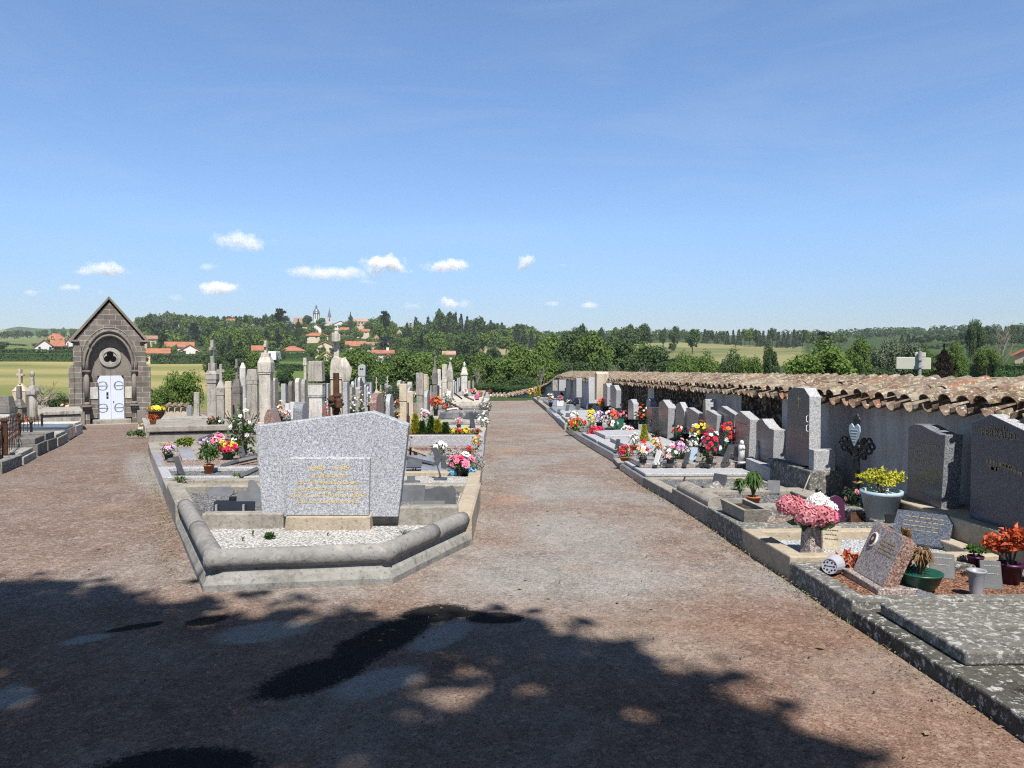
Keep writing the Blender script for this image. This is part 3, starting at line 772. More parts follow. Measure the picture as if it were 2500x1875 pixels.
inner=inset(ccw([Vector(p[:2]) for p in (K0,K1,K2,K3,K4,K5)]),.09)
mb=MB(); sheet(mb,inner,.165); mb.build('gravel_bed',M['gv_white'],plot,origin=po)
# plain side kerbs behind the roll
for (a,b,s) in ((K3,K4,1),(K4,K5+Vector((.13,0)),1),(K5,K0,1)):
    mb=MB(); sweep(mb,sub([a,b],.3),[(0,-.1),(0,.25),(.02,.27),(.17,.27),(.19,.25),(.19,-.1)]); mb.build('side_kerb',M['conc_tan'] if a is K3 else M['conc'],plot,origin=po)
YM=7.25
hz=H(-1,YM)
def onm(x,y,Y=YM): return ony((x,y),Y)
mem=thing('war_memorial','wide speckled grey granite memorial with gilt lettering standing in white gravel','memorial',(onm(808,1258).x,YM,hz))
ml=mem.location
P=[onm(*p) for p in [(640,1262),(623,1043),(625,1040),(908,1005),(996,1037),(997,1041),(972,1262)]]
mb=MB(); mb.prism(P,(0,.17,0)); mb.build('slab',M['gr_light'],mem,origin=ml,bevel=.012)
P=[onm(*p,YM-.075) for p in [(697,1259),(705,1118),(903,1118),(900,1259)]]
mb=MB(); mb.prism(P,(0,.077,0)); panel=mb.build('lettered_panel',M['gr_light'],mem,origin=ml,bevel=.008)
P=[onm(*p,YM-.12) for p in [(694,1302),(697,1262),(903,1262),(904,1302)]]
mb=MB(); mb.prism(P,(0,.3,0)); mb.build('foot_block',M['conc_tan'],mem,origin=ml,bevel=.01)
for s,cx,cy,sz,spc in [("1940 – 1945",803,1149,.068,1.1),("LES RÉSISTANTS",803,1166,.042,1.08),("DE ST SYMPHORIEN-DE-LAY",802,1182,.042,1.1),("EN HOMMAGE A TOUS CEUX",801,1197.5,.042,1.1),("QUI ONT LUTTÉ POUR LA LIBERTÉ",802,1213,.042,1.1),("SOUS L'OCCUPATION NAZIE",801,1228.5,.042,1.1)]:
    p=onm(cx,cy,YM-.077)-ml
    textmesh('inscription',s,sz,M['gold'],mem,Matrix.Translation(p)@Matrix.Rotation(R(90),4,'X'),spacing=spc)
# low stones either side of the memorial foot
mb=MB()
for (xa,xb,yt,yb,YY) in ((492,692,1254,1275,7.22),(908,1118,1238,1262,7.35)):
    a=ony((xa,yb),YY);b=ony((xb,yb),YY);z1=ony((xa,yt),YY).z
    mb=MB(); mb.box(a.x,b.x,YY,YY+.13,hz,z1); mb.build('cross_kerb',M['conc'],plot,origin=po,bevel=.015)
GH=.165
mb=MB(); sheet(mb,[(leftedge(7.4)+.15,7.4),(-.4,7.5),(-.4,YB-.2),(leftedge(YB)+.3,YB-.2)],GH+.012); mb.build('grey_gravel',M['gv_grey'],plot,origin=po)
PL(zh,765,945,275,170,GH,'pale octagonal slate plaque with three screw holes lying back on the grey gravel',mat='slate_l',shape='oct',tilt=58,foot=False)
PL(zh,1085,1060,270,310,GH,'broad angular slate plaque leaning beside the left edge of the granite memorial',mat='slate_l',shape='ell',tilt=24,foot=False)
b=gp(zh(930,1137),GH); s=dep(b)/F
t=plaque('black rectangular plaque seen from behind with two steel feet, left of the memorial',b,100*s,33*s,'black',tilt=12,foot=False,th=.02)
for x in (-40,26): 
    mb=MB(); mb.box(x*s-.01,x*s+.01,-.03,-.001,0,26*s); mb.build('steel_foot',M['p_grey'],t)
b=gp(zh(945,1000),GH+.05); t=thing('iron_bracket','small black iron bracket lying behind the black plaque left of the memorial','bracket',b)
s=dep(b)/F
mb=MB(); mb.box(-46*s,46*s,0,.02,0,.018); mb.build('bar',M['iron'],t); mb=MB(); mb.box(-13*s,13*s,-.02,.03,-.01,.06); mb.build('socket',M['iron'],t); mb=MB(); mb.tube([(-36*s,.0,.0),(36*s,.0,-.012)],.008); mb.build('rod',M['p_grey'],t)
PL(zi,1413,856,195,150,GH,'pale grey slate plaque standing close by the right edge of the memorial',mat='slate_l',tilt=14,foot=False)
PL(zi,1635,883,270,175,GH,'black plaque with a wavy top edge, right of the memorial',mat='slate',shape='wavy',tilt=10,foot=False)
PL(zi,1400,700,140,72,GH,'stepped cross-shaped grey slate standing behind the pale plaque',mat='slate_l',shape='step',tilt=8,foot=False)
PL(zi,1545,888,270,52,GH,'low dark slate strip in front of the wavy black plaque',mat='slate',tilt=25,foot=False)
PL(zi,1475,848,110,58,GH,'small pointed grey slate between the two plaques right of the memorial',mat='slate_l',shape='slant',tilt=20,foot=False)
# weeds in the white gravel
def weed(x,y,zf,w,h,label,n=9,mat='grass',hs=GH):
    SH(zf,x-w/2,y-h,x+w/2,y,hs,mat,label,name='weed',n=n,form='blade',ls=.03,cat='weed',stem=False)
weed(1030,1420,zh,70,60,'low tuft of grass in the white gravel near the left kerb roll'); weed(1140,1370,zh,40,75,'thin upright weed in the white gravel below the memorial')
b=gp(zh(1325,1398),GH); shrub('weed','broad-leaved green weed in the middle of the white gravel',b,.07,.05,'lf',n=40,ls=.03,cat='weed',stem=False)
weed(1000,1135,lambda x,y:zi(x*.69,y),60,40,'short sprig of grass in the gravel under the lettered panel',5)
weed(1330,1140,zi,240,62,'wide patch of grey-green weeds at the right side of the white gravel',34,'lf_grey'); weed(905,1280,zi,80,52,'small weed tuft against the front kerb roll',10)
# ---------------- tiled wall on the right
WL=[(4.6,-5),(4.6,30),(4.6,44),(4.5,50),(4.25,54),(3.7,56.4),(2.5,57.9),(1.0,58.9),(-1.2,59.3),(-9,59.9)]
def endz(px,py,Y): return ony((px,py),Y).z
def eave(Y): return H(4.6,Y)+1.27+.004*Y
def ridge(Y): return H(4.6,Y)+1.43+.0075*Y
EV=[(eave(y),ridge(y)) for _,y in WL[:3]]
for (px,py,Y) in ((1377,920,50),(1349,935,54),(1328,947,56.4),(1288,960,57.9),(1241,970,58.9),(1170,972,59.3)):
    e=endz(px,py,Y); EV.append((e,e+.26))
EV.append((H(-9,59.9)+.3,H(-9,59.9)+.56))
seglen=[0]
for a,b in zip(WL,WL[1:]): seglen.append(seglen[-1]+math.hypot(b[0]-a[0],b[1]-a[1]))
def wp(s):
    for i in range(len(WL)-1):
        if s<=seglen[i+1] or i==len(WL)-2:
            t=(s-seglen[i])/(seglen[i+1]-seglen[i]); a,b=Vector(WL[i]),Vector(WL[i+1]); d=(b-a).normalized()
            e=EV[i][0]*(1-t)+EV[i+1][0]*t; r=EV[i][1]*(1-t)+EV[i+1][1]*t
            return a+(b-a)*t,d,Vector((-d.y,d.x)),e,r
wall=thing('cemetery_wall','long rendered and rubble wall under lichened clay tiles along the right side','wall',(4.6,10,H(4.6,10)))
wo=wall.location
t=NT('grey_render'); v=t.coord(rand=False); n1=t.noise(v,.8,5,.65); n2=t.noise(t.mapv(v,(3,3,.5)),1.5,5,.65); n3=t.noise(v,30,3,.6)
c=t.ramp(n1,[(.3,(.38,.37,.36)),(.7,(.58,.565,.545))]); c=t.mix(t.ramp(n2,[(.48,0),(.75,.65)]),c,(.19,.175,.16)); c=t.mix(t.ramp(n3,[(.64,0),(.7,.3)]),c,(.33,.32,.31))
t.bump(n3,.4,.008); M['render']=t.fin(c,.9,.15)
t=NT('rubble_wall'); v=t.coord(rand=False); vm=t.mapv(v,(1,1,1.35)); d=t.vor(vm,9,'Distance'); cc=t.sep(t.vor(vm,9,'Color'))
c=t.ramp(cc[0],[(0,(.08,.055,.035)),(.4,(.16,.115,.075)),(.75,(.24,.19,.135)),(1,(.3,.27,.22))])
c=t.mix(t.ramp(d,[(.42,0),(.6,1)]),c,(.035,.028,.022)); c=t.mix(t.ramp(t.noise(v,3,5,.7),[(.5,0),(.7,.5)]),c,(.05,.045,.03))
t.bump(t.math('SUBTRACT',1.0,d),1,.08); M['rubble']=t.fin(c,.95,.1)
def wallrun(s0,s1,name,mat):
    mb=MB(); ss_=[s0]; 
    st=max(1,int((s1-s0)/2)); ss_=[s0+(s1-s0)*i/st for i in range(st+1)]
    vs=[]
    for s in ss_:
        p,d,n,e,r=wp(s); q_=p-n*.42; zb=H(p.x,p.y)-.3
        vs+=[(p.x,p.y,zb),(p.x,p.y,e+.045),(q_.x,q_.y,r-.02),(q_.x,q_.y,zb-.5)]
    fs=[]
    for i in range(st):
        for k in range(3): fs.append((i*4+k,i*4+k+1,i*4+5+k,i*4+4+k))
    fs+=[(3,2,1,0),tuple(st*4+k for k in range(4))]
    mb.add(vs,fs); mb.build(name,M[mat],wall,origin=wo)
Y2S=lambda Y:Y+5
for a,b,k in ((-5,12.1,0),(12.1,14.1,1),(14.1,16.5,0),(16.5,21.8,1),(21.8,22.7,0),(22.7,27.2,1),(27.2,44,0)):
    wallrun(Y2S(a),Y2S(b),'rubble_panel' if k else 'rendered_panel',M and ('rubble' if k else 'render'))
wallrun(Y2S(44),seglen[-1],'rendered_panel','render')
q=random.Random(11); tb=MB()
def tile(mb,p0,p1,up,side,r0,r1,conv,tint):
    vs=[];n=6
    for (p,r) in ((p0,r0),(p1,r1)):
        for rr in (r,r-.014):
            for k in range(n+1):
                a=math.pi*k/n
                vs.append(p+side*(rr*math.cos(a))+up*((rr*math.sin(a)*(.66 if conv>0 else .9))*conv))
    m=n+1; fs=[]
    for k in range(n):
        fs+=[(k,k+1,2*m+k+1,2*m+k),(m+k+1,m+k,3*m+k,3*m+k+1),(k+1,k,m+k,m+k+1)]
    fs+=[(0,2*m,3*m,m),(n,m+n,3*m+n,2*m+n)]
    mb.tint=tint; mb.add(vs,fs)
s=.6; per=.29
while s<seglen[-1]-.1:
    p,d,n,e,r=wp(s); d3=Vector((d.x,d.y,0)); n3=Vector((n.x,n.y,0))
    lo=Vector((p.x,p.y,e))+n3*.27; hi=Vector((p.x,p.y,r))-n3*.5
    sl_=(hi-lo); L=sl_.length; sd=sl_/L; up=d3.cross(sd); up=up if up.z>0 else -up
    nc=2
    for k in range(nc):
        a=lo+sd*(L*k/nc-.03*(k>0)+q.uniform(-.05,.03)); b=lo+sd*(L*(k+1)/nc+.04)
        j=q.uniform(-.03,.03); tn=q.random()
        tile(tb,a+up*((.05 if k==0 else .043)+q.uniform(-.012,.014))+d3*j,b+up*(.04+q.uniform(-.01,.015))+d3*q.uniform(-.025,.025),up,d3,.11 if k==0 else .1,.095,1,tn)
        tile(tb,a+up*(.03+q.uniform(-.012,.012))+d3*(per/2+j)+sd*(-.1 if k==0 else 0),b+up*.035+d3*per/2,up,d3,.1,.085,-1,q.random())
    s+=per*q.uniform(.95,1.05)
t=NT('old_clay_tile'); v=t.coord(rand=False); ti=t.attr('tint')['Fac']; n=t.noise(v,14,5,.7); n2=t.noise(v,5,5,.7,.6); l=t.noise(v,24,4,.7)
c=t.ramp(ti,[(0,(.11,.07,.055)),(.3,(.2,.125,.09)),(.6,(.18,.145,.12)),(.92,(.26,.2,.155)),(1,(.34,.125,.065))])
c=t.mix(t.ramp(n,[(.35,.55),(.6,0)]),c,(.09,.06,.045))
c=t.mix(t.ramp(n2,[(.5,0),(.6,.8)]),c,(.36,.32,.25)); c=t.mix(t.ramp(l,[(.585,0),(.64,.9)]),c,(.62,.59,.5))
c=t.mix(t.ramp(t.noise(v,18,4,.65),[(.57,0),(.64,.75)]),c,(.36,.35,.17))
t.bump(n,.5,.01); M['tile']=t.fin(t.mix(1.0,c,(.78,.78,.78),'MULTIPLY'),.95,.1)
tb.build('tile_cap',M['tile'],wall,origin=wo,attr=True)
# ---------------- right row of graves
KP=[gp(p) for p in [(2500,1812),(2079,1523),(1928,1418),(1811,1340),(1727,1282),(1640,1228),(1569,1186),(1515,1149),(1497,1128),(1412,1076),(1381,1053),(1363,1033.6),(1334,1004.7),(1302,977.5)]]
KY=[p.y for p in KP]
def KX(y):
    P=KP
    if y<=P[0].y: return P[0].x
    for a,b in zip(P,P[1:]):
        if y<=b.y: return a.x+(b.x-a.x)*(y-a.y)/(b.y-a.y)
    return P[-1].x
def rg(y0,y1,label,x1=3.9,dx=0,**k):
    return grave(label,[(KX(y0)+dx,y0),(x1,y0),(x1,y1),(KX(y1)+dx,y1)],**k)
G=.004
rg(2.2,3.72,'lichened grave kerb at the bottom right corner, beyond the dark slab',kh=.11,kw=.16,km='conc_black',fill='soil',fh=.06)
rg(3.72+G,KY[1],'grave under a big dark lichen-spotted slab at the bottom right',kh=.1,kw=.2,km='conc_black',slab='conc_moss',sh=.075,sin=.12)
rg(KY[1]+G,KY[2],'grave bed of orange gravel in a lichened kerb',kh=.15,kw=.13,km='conc_moss',fill='gv_red',fh=.1,x1=3.97)
rg(KY[2]+G,KY[3],'grave bed of bluish white gravel in a tan kerb',kh=.19,kw=.14,km='conc_tan',fill='gv_blue',fh=.11,x1=3.97)
rg(KY[3]+G,KY[4],'grave with pinkish gravel and a lichened kerb, just past the tan one',kh=.2,kw=.22,km='conc_moss',fill='gv_pink',fh=.11)
rg(KY[4]+G,KY[5],'grave with a raised round-topped kerb stone along the path',kh=.19,kw=.26,km='conc',fill='gv_grey',fh=.14)
rg(KY[5]+G,KY[6],'low grey gravel grave next to the granite tomb full of bouquets',kh=.13,kw=.16,km='conc',fill='gv_grey',fh=.11)
mb=MB(); mb.M=Matrix.Identity(4)
t=rg(KY[6]+G,KY[7],'granite tomb crowded with artificial bouquets, halfway along the right row',kh=.12,kw=.2,km='gr_grey',slab='gr_side',sh=.05,sin=.05)
o=t.location; y0=KY[6]+.75
mb=MB(); slabp(mb,[(KX(y0)+.12,y0),(3.85,y0),(3.85,KY[7]-.06),(KX(KY[7])+.12,KY[7]-.06)],.172,.245); mb.build('upper_slab',M['gr_pink'],t,origin=o,bevel=.01)
rg(KY[7]+.06,KY[8]-.03,'narrow plain kerbed plot between two granite tombs on the right',kh=.08,kw=.12,km='conc',fill='gv_grey',fh=.05)
for a,b,l in ((KY[8],16.4,'pale bluish granite tomb with a stepped slab and one small plaque'),(16.4+G,KY[9],'pale granite tomb directly before the plot of red cushion flowers')):
    rg(a,b,l,kh=.15,kw=.2,km='gr_grey',slab='gr_side',sh=.06,sin=.07,step=(.3,.08,'gr_side'))
rg(KY[9]+G,KY[10],'kerbed plot filled with red cushion flowers and tall black pots',kh=.14,kw=.14,km='gr_grey',fill='gv_grey',fh=.1)
rg(KY[10]+.5,KY[11],'white granite tomb beside the orange stained path patch',kh=.2,kw=.2,km='gr_side',slab='gr_side',sh=.08,sin=.1)
rg(KY[11]+G,29.5,'pale granite tomb carrying three dark tilted plaques',kh=.16,kw=.2,km='gr_side',slab='gr_side',sh=.12,sin=.2)
rg(29.5+G,34.3,'grey tomb with white pots beyond the tomb of three plaques',kh=.15,kw=.2,km='gr_grey',slab='gr_grey',sh=.08,sin=.15)
rg(34.3+G,42,'far grey tomb with a yellow conifer pot near the path end',kh=.18,kw=.2,km='conc',slab='gr_grey',sh=.1,sin=.25)
rg(42+G,49.7,'last tomb of the right row by the end wall',kh=.2,kw=.25,km='st_grey',fill='gv_grey',fh=.12)
mb=MB()
# round topped kerb stone piece
a=Vector((KX(KY[4]+.05)+.02,KY[4]+.05));b=Vector((KX(KY[5]-.15)+.02,KY[5]-.15))
ks=thing('kerb_stone','round-topped old kerb stone standing on the path edge between gravel graves','kerb stone',(a.x,a.y,H(a.x,a.y)))
mb=MB(); sweep(mb,sub([b,a],.2),[(0,.1),(0,.22)]+[(.11-.11*math.cos(R(x)),.22+.075*math.sin(R(x))) for x in range(15,181,15)]+[(.22,.1)]); mb.build('stone',M['conc'],ks,origin=ks.location)
# stone plinths
pl=thing('plinth','long low concrete plinth carrying two dark headstones at the right edge','plinth',(4.1,6.3,H(4.1,6.3)))
mb=MB(); slabp(mb,rect(3.99,4.5,4.2,7.85),-.1,.37); mb.build('block',M['conc_tan'],pl,origin=pl.location,bevel=.015)
pl=thing('plinth','lichened concrete block carrying the tall dark headstone','plinth',(4.0,9.9,H(4,9.9)))
mb=MB(); slabp(mb,rect(3.88,4.3,9.28,10.75),-.1,.43); mb.build('block',M['conc_moss'],pl,origin=pl.location,bevel=.015)
# ---------------- headstones of the right row (outlines lie on the plane of their front face)
def zn(x,y): return (2100+x/5.53,960+y/5.53)
def zp(x,y): return (1840+x/7.9,920+y/7.9)
def rstone(label,z,pts,X,th,mat,name='headstone',side=None,marks=0,group=None,mk='gilt_dim',cat='headstone'):
    P=[onx(z(*p),X) for p in pts]
    yy=[p.y for p in P]; zz=[p.z for p in P]; yc=(min(yy)+max(yy))/2
    t=thing(name,label,cat,(X+th/2,yc,min(zz)),0,group); o=t.location
    mb=MB(); mb.prism(P,(th,0,0)); 
    # sawn sides lighter than the polished face
    n=len(P); mb.m=[0,0]+[1]*n
    mb.build('slab',[M[mat],M[side or mat]],t,origin=o,bevel=.007)
    if marks:
        q=random.Random(sum(map(ord,label))); mb=MB(); y0,y1=min(yy),max(yy); z0,z1=min(zz),max(zz)
        for k in range(marks):
            zc_=z1-(z1-z0)*(.22+.5*k/marks); hgt=(z1-z0)*.022; y=y1-(y1-y0)*q.uniform(.15,.25)
            while y>y0+(y1-y0)*.2:
                l=(y1-y0)*q.uniform(.02,.06); mb.box(X-.003,X-.0006,y-l,y,zc_,zc_+hgt*q.uniform(.6,1)); y-=l+(y1-y0)*.018
        mb.build('lettering',M[mk],t,origin=o)
    return t
s1=rstone('broad blue-grey granite headstone with gilt family name at the right edge',zf,[(1868,1000),(1880,235),(2000,183),(2500,420),(2500,1290)],4.1,.13,'gr_blue',side='gr_side')
for txt,cx,cy,sz in (("Famille",1870,510,.07),("PERRAUD - DARMA",2100,645,.095)):
    p=onx(zn(cx,cy),4.097)-s1.location
    textmesh('inscription',txt,sz,M['gilt_dim'],s1,Matrix.Translation(p)@Matrix.Rotation(R(-90),4,'Z')@Matrix.Rotation(R(90),4,'X'),spacing=1.05)
mb=MB(); q=random.Random(5)
for (x0,y0,x1,y1) in ((1700,910,2100,1000),(1740,990,1860,1030),(1920,950,2180,1090)):
    n=9
    for i in range(n):
        p=onx(zn(x0+(x1-x0)*i/n,y0+(y1-y0)*i/n),4.097); mb.box(4.097,4.0994,p.y-.03*q.uniform(.5,1),p.y,p.z-.02,p.z+.012*q.uniform(.3,1.4))
mb.build('lettering',M['gilt_dim'],s1,origin=s1.location)
rstone('grey granite headstone with a swept curved top behind the blue-grey flower pot',zn,[(628,1560),(650,445),(720,412),(830,428),(950,495),(1080,555),(1150,562),(1090,1560)],4.13,.17,'gr_mid',side='gr_grey',marks=5)
s3=rstone('tallest dark granite headstone with clipped corners, gilt cross and two handles',zp,[(600,1720),(625,1225),(660,300),(770,195),(970,215),(1075,380),(1062,1720)],3.97,.15,'gr_blue',side='gr_side',marks=6)
o=s3.location
mb=MB(); a=onx(zp(864,350),3.967);b=onx(zp(864,630),3.967); mb.box(3.967,3.9695,a.y-.006,a.y+.006,b.z,a.z); l=onx(zp(835,420),3.967);r_=onx(zp(905,425),3.967); mb.box(3.9672,3.9693,r_.y,l.y,l.z-.006,l.z+.006); mb.build('gilt_cross',M['gold'],s3,origin=o)
for (y0,y1) in ((740,880),(920,1060)):
    a=onx(zp(1050,y0),3.967);b=onx(zp(1050,y1),3.967); mb=MB(); b.y=a.y; mb.tube([a+Vector((.005,0,0)),a+Vector((-.022,0,-.015)),b+Vector((-.022,0,.015)),b+Vector((.005,0,0))],.006,6); mb.build('handle',M['white'],s3,origin=o)
a=onx(zp(1090,1385),3.95); mb=MB(); mb.box(3.93,4.2,a.y-.16,a.y-.005,H(4,9.6)+.435,a.z); mb.build('side_block',M['gr_side'],s3,origin=o,bevel=.006)
s4=rstone('small grey granite headstone with a wave-shaped top, left of the tallest one',zp,[(45,1690),(48,880),(110,815),(160,808),(220,900),(300,990),(390,1022),(362,1690)],3.99,.17,'gr_mid',side='gr_side')
mb=MB(); a=onx(zp(85,1600),3.99); h_=onx(zp(85,1230),3.99).z-a.z; mb.lathe([(.035,0),(.045,h_*.1),(.03,h_*.5),(.035,h_*.72),(.018,h_*.8),(.028,h_*.9),(.012,h_)],10,(3.985,a.y,a.z)); mb.build('relief_figure',M['gr_side'],s4,origin=s4.location,smooth=True)
mb=MB(); y0=onx(zp(362,1690),3.9).y; mb.box(3.84,4.25,y0-.06,y0+.95,H(4,11)-.05,onx(zp(362,1690),3.99).z-.002); mb.build('base',M['gr_side'],s4,origin=s4.location,bevel=.008)
rstone('pinkish granite headstone behind the bouquets with a small white handle',ze,[(1985,990),(2003,435),(2060,385),(2172,480),(2150,990)],4.0,.16,'gr_pink',side='gr_side',marks=2)
rstone('blue-grey headstone with a sloped top left of the pinkish one',ze,[(1796,640),(1806,365),(1850,328),(2000,425),(1990,640)],4.1,.1,'gr_blue',side='gr_side')
rstone('slim tall grey slab sticking up behind two sloped headstones',ze,[(1640,560),(1640,262),(1668,250),(1676,560)],4.1,.22,'gr_blue',side='gr_side')
rstone('small sloped grey headstone in front of the slim tall slab',ze,[(1668,640),(1676,372),(1690,370),(1800,432),(1790,640)],4.0,.12,'gr_pink',side='gr_side')
rstone('dark granite headstone with a small star, second right of the black-faced slab',ze,[(1330,640),(1335,312),(1380,283),(1432,390),(1424,640)],4.02,.12,'gr_blue',side='gr_side')
rstone('grey headstone with a long sloping shoulder between the star stone and the slim slab',ze,[(1448,640),(1452,348),(1480,345),(1592,415),(1582,640)],4.05,.12,'gr_mid',side='gr_side')
rstone('tall pointed slab with a black polished face and pale sawn edge',ze,[(1140,700),(1143,290),(1190,258),(1252,350),(1238,700)],4.0,.2,'gr_dark',side='gr_side')
rstone('low black granite headstone half hidden by dark red flowers',ze,[(1008,620),(1008,335),(1068,345),(1068,620)],3.95,.3,'gr_dark',side='gr_dark')
rstone('pale weathered stele with a scrolled head behind the low black stone',ze,[(1000,420),(1003,262),(1030,244),(1050,280),(1048,420)],4.2,.16,'gr_side')
rstone('small pale granite headstone with a notched wavy top beside pink flowers',ze,[(796,480),(800,262),(830,250),(858,300),(862,480)],4.0,.16,'gr_grey',side='gr_side')
rstone('grey granite headstone with an angled top, nearer of the far pair',ze,[(600,330),(598,95),(640,93),(668,150),(662,350)],4.0,.16,'gr_grey',side='gr_side')
rstone('grey granite headstone with a chipped pointed top, farther of the far pair',ze,[(514,330),(516,75),(550,72),(566,110),(562,330)],4.05,.22,'gr_grey',side='gr_side')
rstone('tall cream round-topped stele against the tiled wall',zd,[(1170,640),(1172,290),(1184,264),(1200,290),(1196,640)],3.9,.45,'st_cream')
rstone('white granite stele left of the cream round-topped one',zd,[(1072,690),(1075,350),(1088,337),(1094,690)],3.8,.45,'gr_side')
rstone('thin white edged slab by the far green post',zd,[(905,610),(908,350),(925,348),(925,610)],3.8,.25,'gr_grey',side='gr_side')
rstone('narrow grey stone block at the far end of the right row',zd,[(590,520),(590,375),(604,372),(604,520)],3.7,.5,'st_grey')
rstone('grey granite slab next to the narrow far block',zd,[(670,520),(672,372),(690,370),(690,520)],3.8,.4,'gr_grey',side='gr_side')
p=gp(zd(868,600),.2); t=thing('iron_post','dark green painted post standing beyond the white flowers','post',p)
mb=MB(); mb.lathe([(.1,0),(.1,.1),(.07,.15),(.07,1.55),(.11,1.58),(.11,1.68),(.02,1.78)],10); mb.build('post',M['p_green'],t)
# ---------------- iron cross with heart plaque
cb=onx(zf(1153,735),4.15); top=onx(zf(1153,197),4.15); hh=top.z-cb.z
t=thing('iron_cross','black openwork iron cross with a pale heart plaque against the grey wall','cross',cb,R(-90+24))
mb=MB(); mb.box(-.035,.035,-.018,.018,-.1,hh*.62); mb.build('shaft',M['iron'],t)
mb=MB(); q=random.Random(2)
def ringt(mb,c,r,rr=.011,n=14): 
    mb.tube([(c[0]+r*math.cos(6.283*i/n),c[1],c[2]+r*math.sin(6.283*i/n)) for i in range(n+1)],rr,5)
ctr=hh*.62
mb.box(-.17,.17,-.012,.012,ctr+.02,ctr+.085); mb.box(-.02,.02,-.0125,.0125,ctr,hh*.93)
for sx in (-1,1):
    for dx,dz,r in ((.17,.0,.035),(.17,.1,.035),(.21,.05,.032),(.1,0,.03),(.1,.1,.03),(.05,-.05,.03)): ringt(mb,(sx*dx,0,ctr+dz),r,.015)
for dz,dx in ((.9,0),(.95,.02),(.95,-.02),(.985,0)): mb.blob((dx,0,hh*dz),(.03,.02,.05),8,5,.2)
for k in range(22): mb.blob((q.uniform(-.11,.11),q.uniform(-.02,.02),ctr+q.uniform(-.1,.12)),(.03,.02,.03),7,5,.3,k)
mb.build('scrollwork',M['iron'],t)
hs_=hh*.27; mb=MB(); P=[(0,0),(.32,.35),(.5,.68),(.46,.9),(.25,1),(0,.84),(-.25,1),(-.46,.9),(-.5,.68),(-.32,.35)]
mb.prism([(x*.155,-.04,ctr+.03+z*hs_) for x,z in P],(0,.018,0)); h_=mb.build('heart_plaque',M['f_silver'] if 0 else M['p_blue'],t,bevel=.004)
mb=MB()
for k in range(5): mb.box(-.05+.006*k,.05-.006*k,-.043,-.0405,ctr+.03+hs_*(.72-.12*k),ctr+.03+hs_*(.745-.12*k))
mb.build('lettering',M['white'],t)
# ---------------- things on the right graves
def pk(x,y): return zf(x,y)
# hydrangea bouquet in a granite vase
b=gp(zf(878,1068),.11); s=dep(b)/F/2.572; W=155*s
t=thing('flower_vase','six-sided granite vase holding a large bouquet of pink and white hydrangeas','flower vase',b)
vh=185*s; mb=MB(); mb.lathe([(W*.5,0),(W*.42,vh),(W*.33,vh),(W*.3,vh*.9)],6); mb.build('vase',M['gr_pink'],t,bevel=.004)
q=random.Random(8)
for (x,y,z_,r,c) in ((-.26,-.02,.235,.1,'rose'),(-.1,-.09,.14,.11,'rose'),(.06,-.1,.13,.105,'rose'),(-.13,.06,.2,.1,'rose'),(.16,-.03,.12,.085,'pink'),(.07,.02,.25,.1,'white'),(.15,.0,.19,.09,'white')):
    mb=MB(); cc=Vector((x*.8,y,vh+z_*.72))
    for i in range(46):
        zz=1-(i+.5)/46*1.6; a=i*2.4; sq=math.sqrt(max(0,1-zz*zz)); d=Vector((sq*math.cos(a),sq*math.sin(a),zz))
        head(mb,cc+d*r*.85*q.uniform(.85,1.08),d,r*.36,q,1)
    mb.build('flower_head',M['f_'+c],t,attr=True)
mb=MB()
for a in (-2.9,-2.4,-.2,.3,-1.2,1.8): leaf(mb,(math.cos(a)*.05,math.sin(a)*.05,vh+.02),(math.cos(a),math.sin(a),.15),.2,.06,q,.1)
leaves(mb,14,(0,0,vh+.05),(.12,.1,.05),.1,q); mb.build('foliage',M['lf_dark'],t,attr=True)
t=PL(zf,1040,885,110,190,.11,'round smoky brown disc standing behind the hydrangea bouquet',shape='curve',mat='p_purple',tilt=10,foot=False,name='disc',cat='disc')
PL(zf,1000,1035,115,150,.11,'pale green-edged plaque with a landscape picture beside the hydrangea vase',mat='lime_plq' if 'lime_plq' in M else 'st_cream',tilt=12,rz=R(-25),foot=False,th=.02,marks=3,mark='p_green')
PL(zf,1165,885,80,85,.11,'brown framed plaque with a pale edge at the foot of the blue-grey pot',mat='wood',tilt=12,rz=R(-28),th=.03,foot=False)
PL(zf,1390,925,130,115,.12,'two black cross-shaped slates overlapping in front of the blue-grey pot',mat='black',tilt=15,shape='step',foot=False)
b=gp(zf(1785,1010),.12)
plaque('large blue-black granite plaque lying tilted on the bluish white gravel',b+Vector((-.34,.0,.02)),.46,.36,'gr_blue',tilt=50,rz=R(-42),th=.04,foot=False,marks=4)
b=gp(zf(1388,882),.12); s=dep(b)/F/2.572
shrub('planted_pot','large ribbed blue-grey plastic pot with a yellow-green spindle bush',b+Vector((-.12,.0,.06)),300*s,330*s,'lf_yel',n=560,ls=.04,pot='p_blue',ph=.56,pr=.4,cat='potted plant',up=.5)
